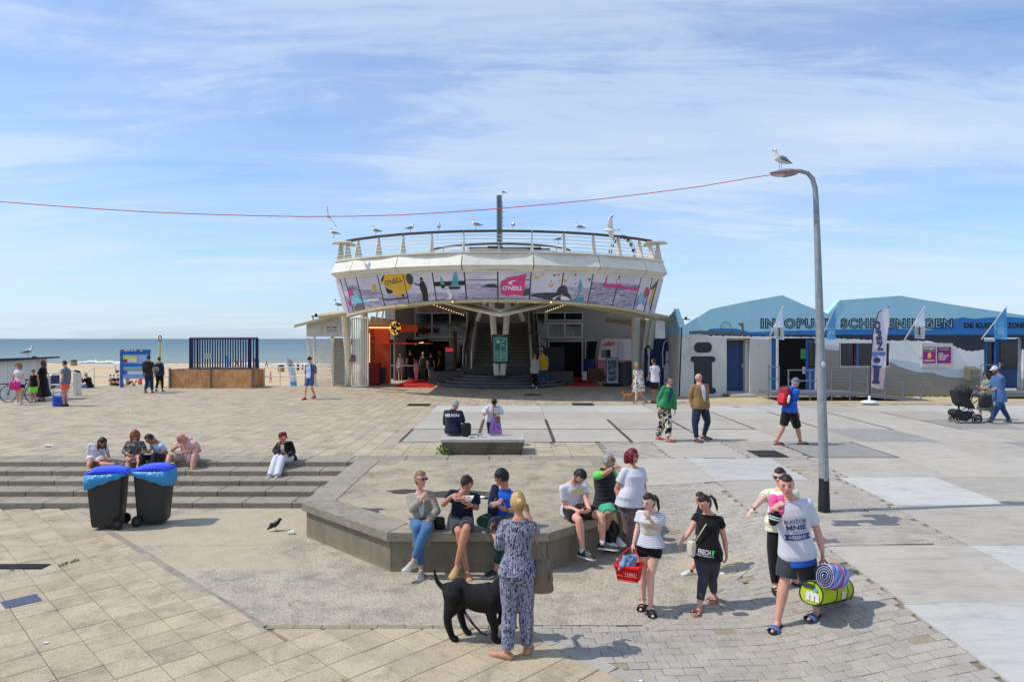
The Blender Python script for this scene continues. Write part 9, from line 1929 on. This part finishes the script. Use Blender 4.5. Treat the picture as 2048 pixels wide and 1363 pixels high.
dog,WD=quadruped('glossy black labrador standing before the seated people, head hidden by its owner',M0,loc,sc3([(-.03,0,.50),(.05,0,.48),(.18,0,.455),(.34,0,.435),(.50,0,.45),(.60,0,.51)]),[.10*S_,.135*S_,.125*S_,.15*S_,.165*S_,.12*S_],[sc3(L_)for L_ in([(.02,-.07,.50),(.0,-.085,.36),(-.055,-.085,.23),(.0,-.085,.05),(.05,-.085,.02)],[(.06,.07,.50),(.11,.085,.36),(.07,.085,.24),(.13,.085,.06),(.18,.085,.02)],[(.50,-.08,.46),(.49,-.085,.30),(.53,-.085,.16),(.53,-.085,.045),(.58,-.085,.02)],[(.53,.08,.46),(.58,.085,.32),(.60,.085,.20),(.52,.085,.12),(.50,.085,.07)])],[[.125,.092,.048,.036,.038],[.12,.088,.046,.034,.038],[.10,.062,.046,.036,.040],[.095,.058,.044,.034,.038]],BLKFUR,[([q for q in sc3([(.58,0,.56),(.68,0,.62),(.74,0,.63)])],[.10,.085,.085]),(sc3([(.74,0,.62),(.84,0,.585),(.89,0,.575)]),[.08,.05,.04])],(sc3([(-.07,0,.55),(-.15,0,.54),(-.21,0,.60),(-.25,0,.73)]),[.045,.034,.026,.012]),[sc3([(.72,s_*.06,.70),(.73,s_*.10,.65),(.75,s_*.10,.59)])for s_ in(-1,1)],.0105,extra=sc3([(.815,-.045,.64),(.815,.045,.64)]))
mb=MB();mb.tube([WD(p)for p in sc3([(.63,.085*math.cos(a_),.60+.1*math.sin(a_))for a_ in[6.2832*i/16 for i in range(16)]])],.010,5,closed=True);obj('collar',mb,M_BLACK,dog)
LEASH=mat('black leash',srgb(28,30,40),rough=.6);mb=MB();g0=w4.wr['R']+V3(0,0,-.3)
zz=lambda u,v,y:P(780+u/3.3,920+v/3.3,y)
mb.tube([zz(735,1040,7.5),zz(712,1100,7.42),zz(690,1130,7.38),zz(650,1150,7.4),zz(610,1140,7.42),zz(560,1090,7.5),zz(520,1030,7.55),zz(485,985,7.6)],.008,5,sq=.6);mb.tube([zz(485,985,7.6),zz(500,1025,7.5),zz(545,1080,7.45),zz(600,1140,7.38),zz(640,1152,7.36)],.008,5,sq=.6);obj('leash',mb,LEASH,None,label='slack black leash hanging under the belly of the black labrador',cat='leash',smooth=True)
ld=G(1240+90/6.815,700+695/6.815);TF=mat('tan dog fur',srgb(178,116,60),rough=.8,var=.2,vs=16);s2_=.62
sc4=lambda L_:[tuple(q*s2_ for q in p)for p in L_]
quadruped('small tan dog with curled tail trotting left before the pavilion',Matrix.Rotation(math.pi,3,'Z'),ld+V3(.18,0,0),sc4([(-.02,0,.42),(.1,0,.42),(.3,0,.41),(.45,0,.45)]),[.07,.085,.08,.07],[sc4(L_)for L_ in([(.0,-.06,.40),(-.02,-.06,.22),(.0,-.06,.02)],[(.0,.06,.4),(-.08,.06,.22),(-.12,.06,.03)],[(.42,-.06,.38),(.40,-.06,.2),(.36,-.06,.03)],[(.42,.06,.38),(.46,.06,.2),(.48,.06,.02)])],[[.05,.025,.02]]*4,TF,[(sc4([(.45,0,.48),(.56,0,.60)]),[.055,.06]),(sc4([(.56,0,.60),(.70,0,.55)]),[.055,.03])],(sc4([(-.05,0,.48),(-.14,0,.58),(-.10,0,.68),(-.0,0,.66)]),[.03,.035,.035,.02]),[sc4([(.52,s_*.05,.70),(.50,s_*.08,.66),(.5,s_*.09,.6)])for s_ in(-1,1)],.018)
# birds
FEW=mat('gull white feathers',srgb(232,232,230),rough=.8,var=.04);FEG=mat('gull grey wing',srgb(128,132,142),rough=.7,var=.1);FEB=mat('wing tip black',srgb(30,30,32),rough=.6);BEAK=mat('gull beak',srgb(214,170,60),rough=.5);GLEG=mat('gull leg',srgb(160,140,130))
M_TAS=None
def gull(label,foot,yaw,s_=1.0,hyaw=None):
 foot=Vector(foot);t=thing('gull',label,'gull',foot,'gulls perched about the pavilion');M=Matrix.Rotation(math.radians(yaw),3,'Z');W_=lambda x,y_,z:foot+M@V3(x*s_,y_*s_,z*s_)
 mb=MB();mb.tube([W_(-.24,0,.16),W_(-.16,0,.19),W_(-.02,0,.225),W_(.09,0,.26),W_(.125,0,.33),W_(.13,0,.385)],[.012*s_,.045*s_,.078*s_,.072*s_,.042*s_,.036*s_],12,'round');mb.ell(W_(.135,0,.405),(.042*s_,)*3,nu=12,nv=8)
 mb.v=[tuple(Vector(p)-foot)for p in mb.v];me=remesh(mb,.012*s_ if s_>.9 else .015,2);me.materials.append(FEW);q=bpy.data.objects.new('body',me);COL.objects.link(q);q.parent=t
 hM=M;mb=MB();mb.tube([W_(.165,0,.405),W_(.205,0,.398),W_(.222,0,.388)],[.014*s_,.010*s_,.003],6);obj('beak',mb,BEAK,t)
 for sg_ in(-1,1):
  mb=MB();mb.loft([[W_(x,sg_*(y_+.0),z+dz)for dz in(-hz_,hz_)]+[W_(x,sg_*(y_+.014),z+dz)for dz in(hz_,-hz_)]for x,y_,z,hz_ in((.08,.058,.26,.02),(.02,.070,.245,.045),(-.08,.062,.225,.042),(-.17,.03,.205,.02),(-.24,.012,.185,.010))]);w_=obj('wing',mb,FEG,t,smooth=True)
  mb=MB();mb.tube([W_(-.20,sg_*.022,.20),W_(-.30,sg_*.008,.175)],[.013*s_,.003],5);obj('wing_tip',mb,FEB,w_)
  mb=MB();mb.tube([W_(.0,sg_*.03,.17),W_(.005,sg_*.03,.0)],.005*s_,5);mb.box(W_(.02,sg_*.03,.004),(.05*s_,.035*s_,.006),M=M);obj('leg',mb,GLEG,t)
  mb=MB();mb.ell(W_(.155,sg_*.034,.415),(.006*s_,)*3,nu=6,nv=5);obj('eye',mb,M_EYE,t)
 return t
gull('large gull standing on top of the street lamp head',P(1561,341.5,yl),200,.82)
def onrail(u,label,yaw,s_=1.35):
 s_*=.80
 best=min((abs((arcp(9.77,a_,ZR).x/arcp(9.77,a_,ZR).y)*F+U0-u),a_)for a_ in[x*.1 for x in range(-500,501)]);return gull(label,arcp(9.77,best[1],ZR+.04),yaw,s_)
onrail(752,'gull on the handrail second from the left, facing left',170);onrail(821,'gull on the handrail above the yellow kite poster, facing right',20,1.15);onrail(878,'gull on the handrail facing the camera, left of centre',-80,1.15);onrail(952,'gull on the handrail just left of the tower, facing left',172,1.35);onrail(1026,'gull on the handrail just right of the tower, seen from behind',80,1.2);onrail(1158,'pale gull on the handrail right of centre, facing left',175,1.3)
gull('gull perched on the left wing plate of the deck',P(668,476.5,31.9),175,1.15);gull('gull on the side beam under the left end of the posters',P(676,620,34),165,1.3);gull('gull standing behind the deck railing right of centre',P(1117,488,44),20,1.5);gull('tiny gull on the very top of the distant grey tower',P(1006,391,170),175,1.9*2);gull('small gull on the roof of the white cabin',P(56,713.5,30),20,1.1)
def flyer(label,c,span,bank,yaw,rollv,bodyM=FEW):
 c=Vector(c);t=thing('flying_gull',label,'gull',c,'gulls in flight');M=Matrix.Rotation(math.radians(yaw),3,'Z')@Matrix.Rotation(math.radians(rollv),3,'X');W_=lambda x,y_,z:c+M@V3(x,y_,z)
 mb=MB();mb.tube([W_(-.26,0,0),W_(-.15,0,.0),W_(.0,0,.0),(W_(.16,0,.02)),W_(.24,0,.02)],[.02,.05,.075,.05,.035],10,'round');obj('body',mb,FEW,t,smooth=True)
 for sg_ in(-1,1):
  mb=MB();mb.loft([[W_(x0_,sg_*y_,z),W_(x1_,sg_*y_,z),W_(x1_,sg_*y_,z+.012),W_(x0_,sg_*y_,z+.012)]for x0_,x1_,y_,z in((.08,-.10,.03,.01),(.12,-.09,.25,bank*.5),(.06,-.09,.45,bank),(-.10,-.16,span/2,bank*.9))]);w_=obj('wing',mb,FEW,t,smooth=True);mb=MB();mb.tube([W_(-.06,sg_*span*.43,bank*.93),W_(-.14,sg_*span*.5,bank*.9)],[.02,.003],5);obj('wing_tip',mb,FEB,w_)
 mb=MB();mb.tube([W_(.24,0,.02),W_(.31,0,.01)],[.014,.003],6);obj('beak',mb,BEAK,t);mb=MB();mb.loft([[W_(-.24,-.03,0),W_(-.24,.03,0),W_(-.24,.03,.01),W_(-.24,-.03,.01)],[W_(-.36,-.07,0),W_(-.36,.07,0),W_(-.36,.07,.01),W_(-.36,-.07,.01)]]);obj('tail',mb,FEW,t)
flyer('white gull in flight banking steeply over the right part of the deck',P(1221,460,26),1.1,.16,165,48);flyer('distant gull gliding edge-on just above the rope at left',P(657,433,30),1.1,.12,-90,-65)
cr_=G(552,1061);t=thing('jackdaw','small black jackdaw standing on the sandy ground facing right','bird',cr_);CW=mat('jackdaw feathers',srgb(22,22,26),rough=.45,var=.1);M=Matrix.Rotation(math.radians(20),3,'Z');W_=lambda x,y_,z:cr_+M@V3(x,y_,z)
mb=MB();mb.tube([W_(-.14,0,.04),W_(-.09,0,.075),W_(-.02,0,.115),W_(.03,0,.15),W_(.05,0,.18)],[.012,.03,.048,.040,.028],12,'round');mb.ell(W_(.062,0,.192),(.03,)*3,nu=12,nv=8);mb.tube([W_(.085,0,.193),W_(.118,0,.182)],[.011,.003],6);mb.v=[tuple(Vector(p)-cr_)for p in mb.v];me=remesh(mb,.008,2);me.materials.append(CW);q=bpy.data.objects.new('body',me);COL.objects.link(q);q.parent=t
for sg_ in(-1,1):mb=MB();mb.tube([W_(0,sg_*.018,.08),W_(.0,sg_*.02,.0),W_(.03,sg_*.02,.004)],.004,5);obj('leg',mb,CW,t);mb=MB();mb.ell(W_(-.04,sg_*.042,.11),(.07,.01,.032),M,10,6);obj('wing',mb,CW,t,smooth=True)
# litter
def litter(u,v,lb,s_=.06,z=None,m_=None,cup=False):
 p=G(u,v)if z is None else V3(*topP(u,v,z),z);mb=MB();r=random.Random(int(u))
 if cup:mb.tube([p+V3(0,0,s_*.4),p+V3(s_*1.4,.02,s_*.5)],[s_*.38,s_*.55],12);
 else:
  n=9;top_=[p+V3(s_*math.cos(6.28*i/n)*r.uniform(.5,1.1),s_*.8*math.sin(6.28*i/n)*r.uniform(.5,1.1),.006+r.uniform(0,.35)*s_)for i in range(n)];c=p+V3(0,0,s_*.3)
  mb.add(top_+[c,p],[(i,(i+1)%n,n)for i in range(n)]+[((i+1)%n,i,n+1)for i in range(n)])
 obj('litter',mb,m_ or mat('white paper litter',srgb(226,224,220),rough=.9),None,label=lb,cat='litter')
litter(576,1068,'white paper cup lying on the sand right of the jackdaw',.07,cup=True);litter(259,826,'small scrap of white paper on the upper plaza tiles',.08);litter(98,893,'flat white wrapper on the upper plaza above the steps',.14);litter(618,1082,'tiny white fleck beside the planter wall base',.03);litter(696,776,'white paper scrap before the barred gate',.1)
litter(967,995,'crumpled clear wrapper lying on the planter bed',.09,z=.57);litter(815,1044,'thin white straw scrap on the planter coping',.03,z=.578);litter(1490,1166,'small dry brown leaf on the bricks behind the girl in black',.05,m_=mat('dry leaf',srgb(104,76,50)));litter(1280,1362,'small red and white scrap at the bottom edge of the bricks',.03);litter(92,1286,'small white scrap on the lower left tiles',.03)
weeds('weeds',[(G(120+i*6,1132-i*2).x,G(120+i*6,1132-i*2).y)for i in range(7)]+[(G(24,1141).x,G(24,1141).y)],8,.05,'thin line of moss and weed in the lower tile joint',8)
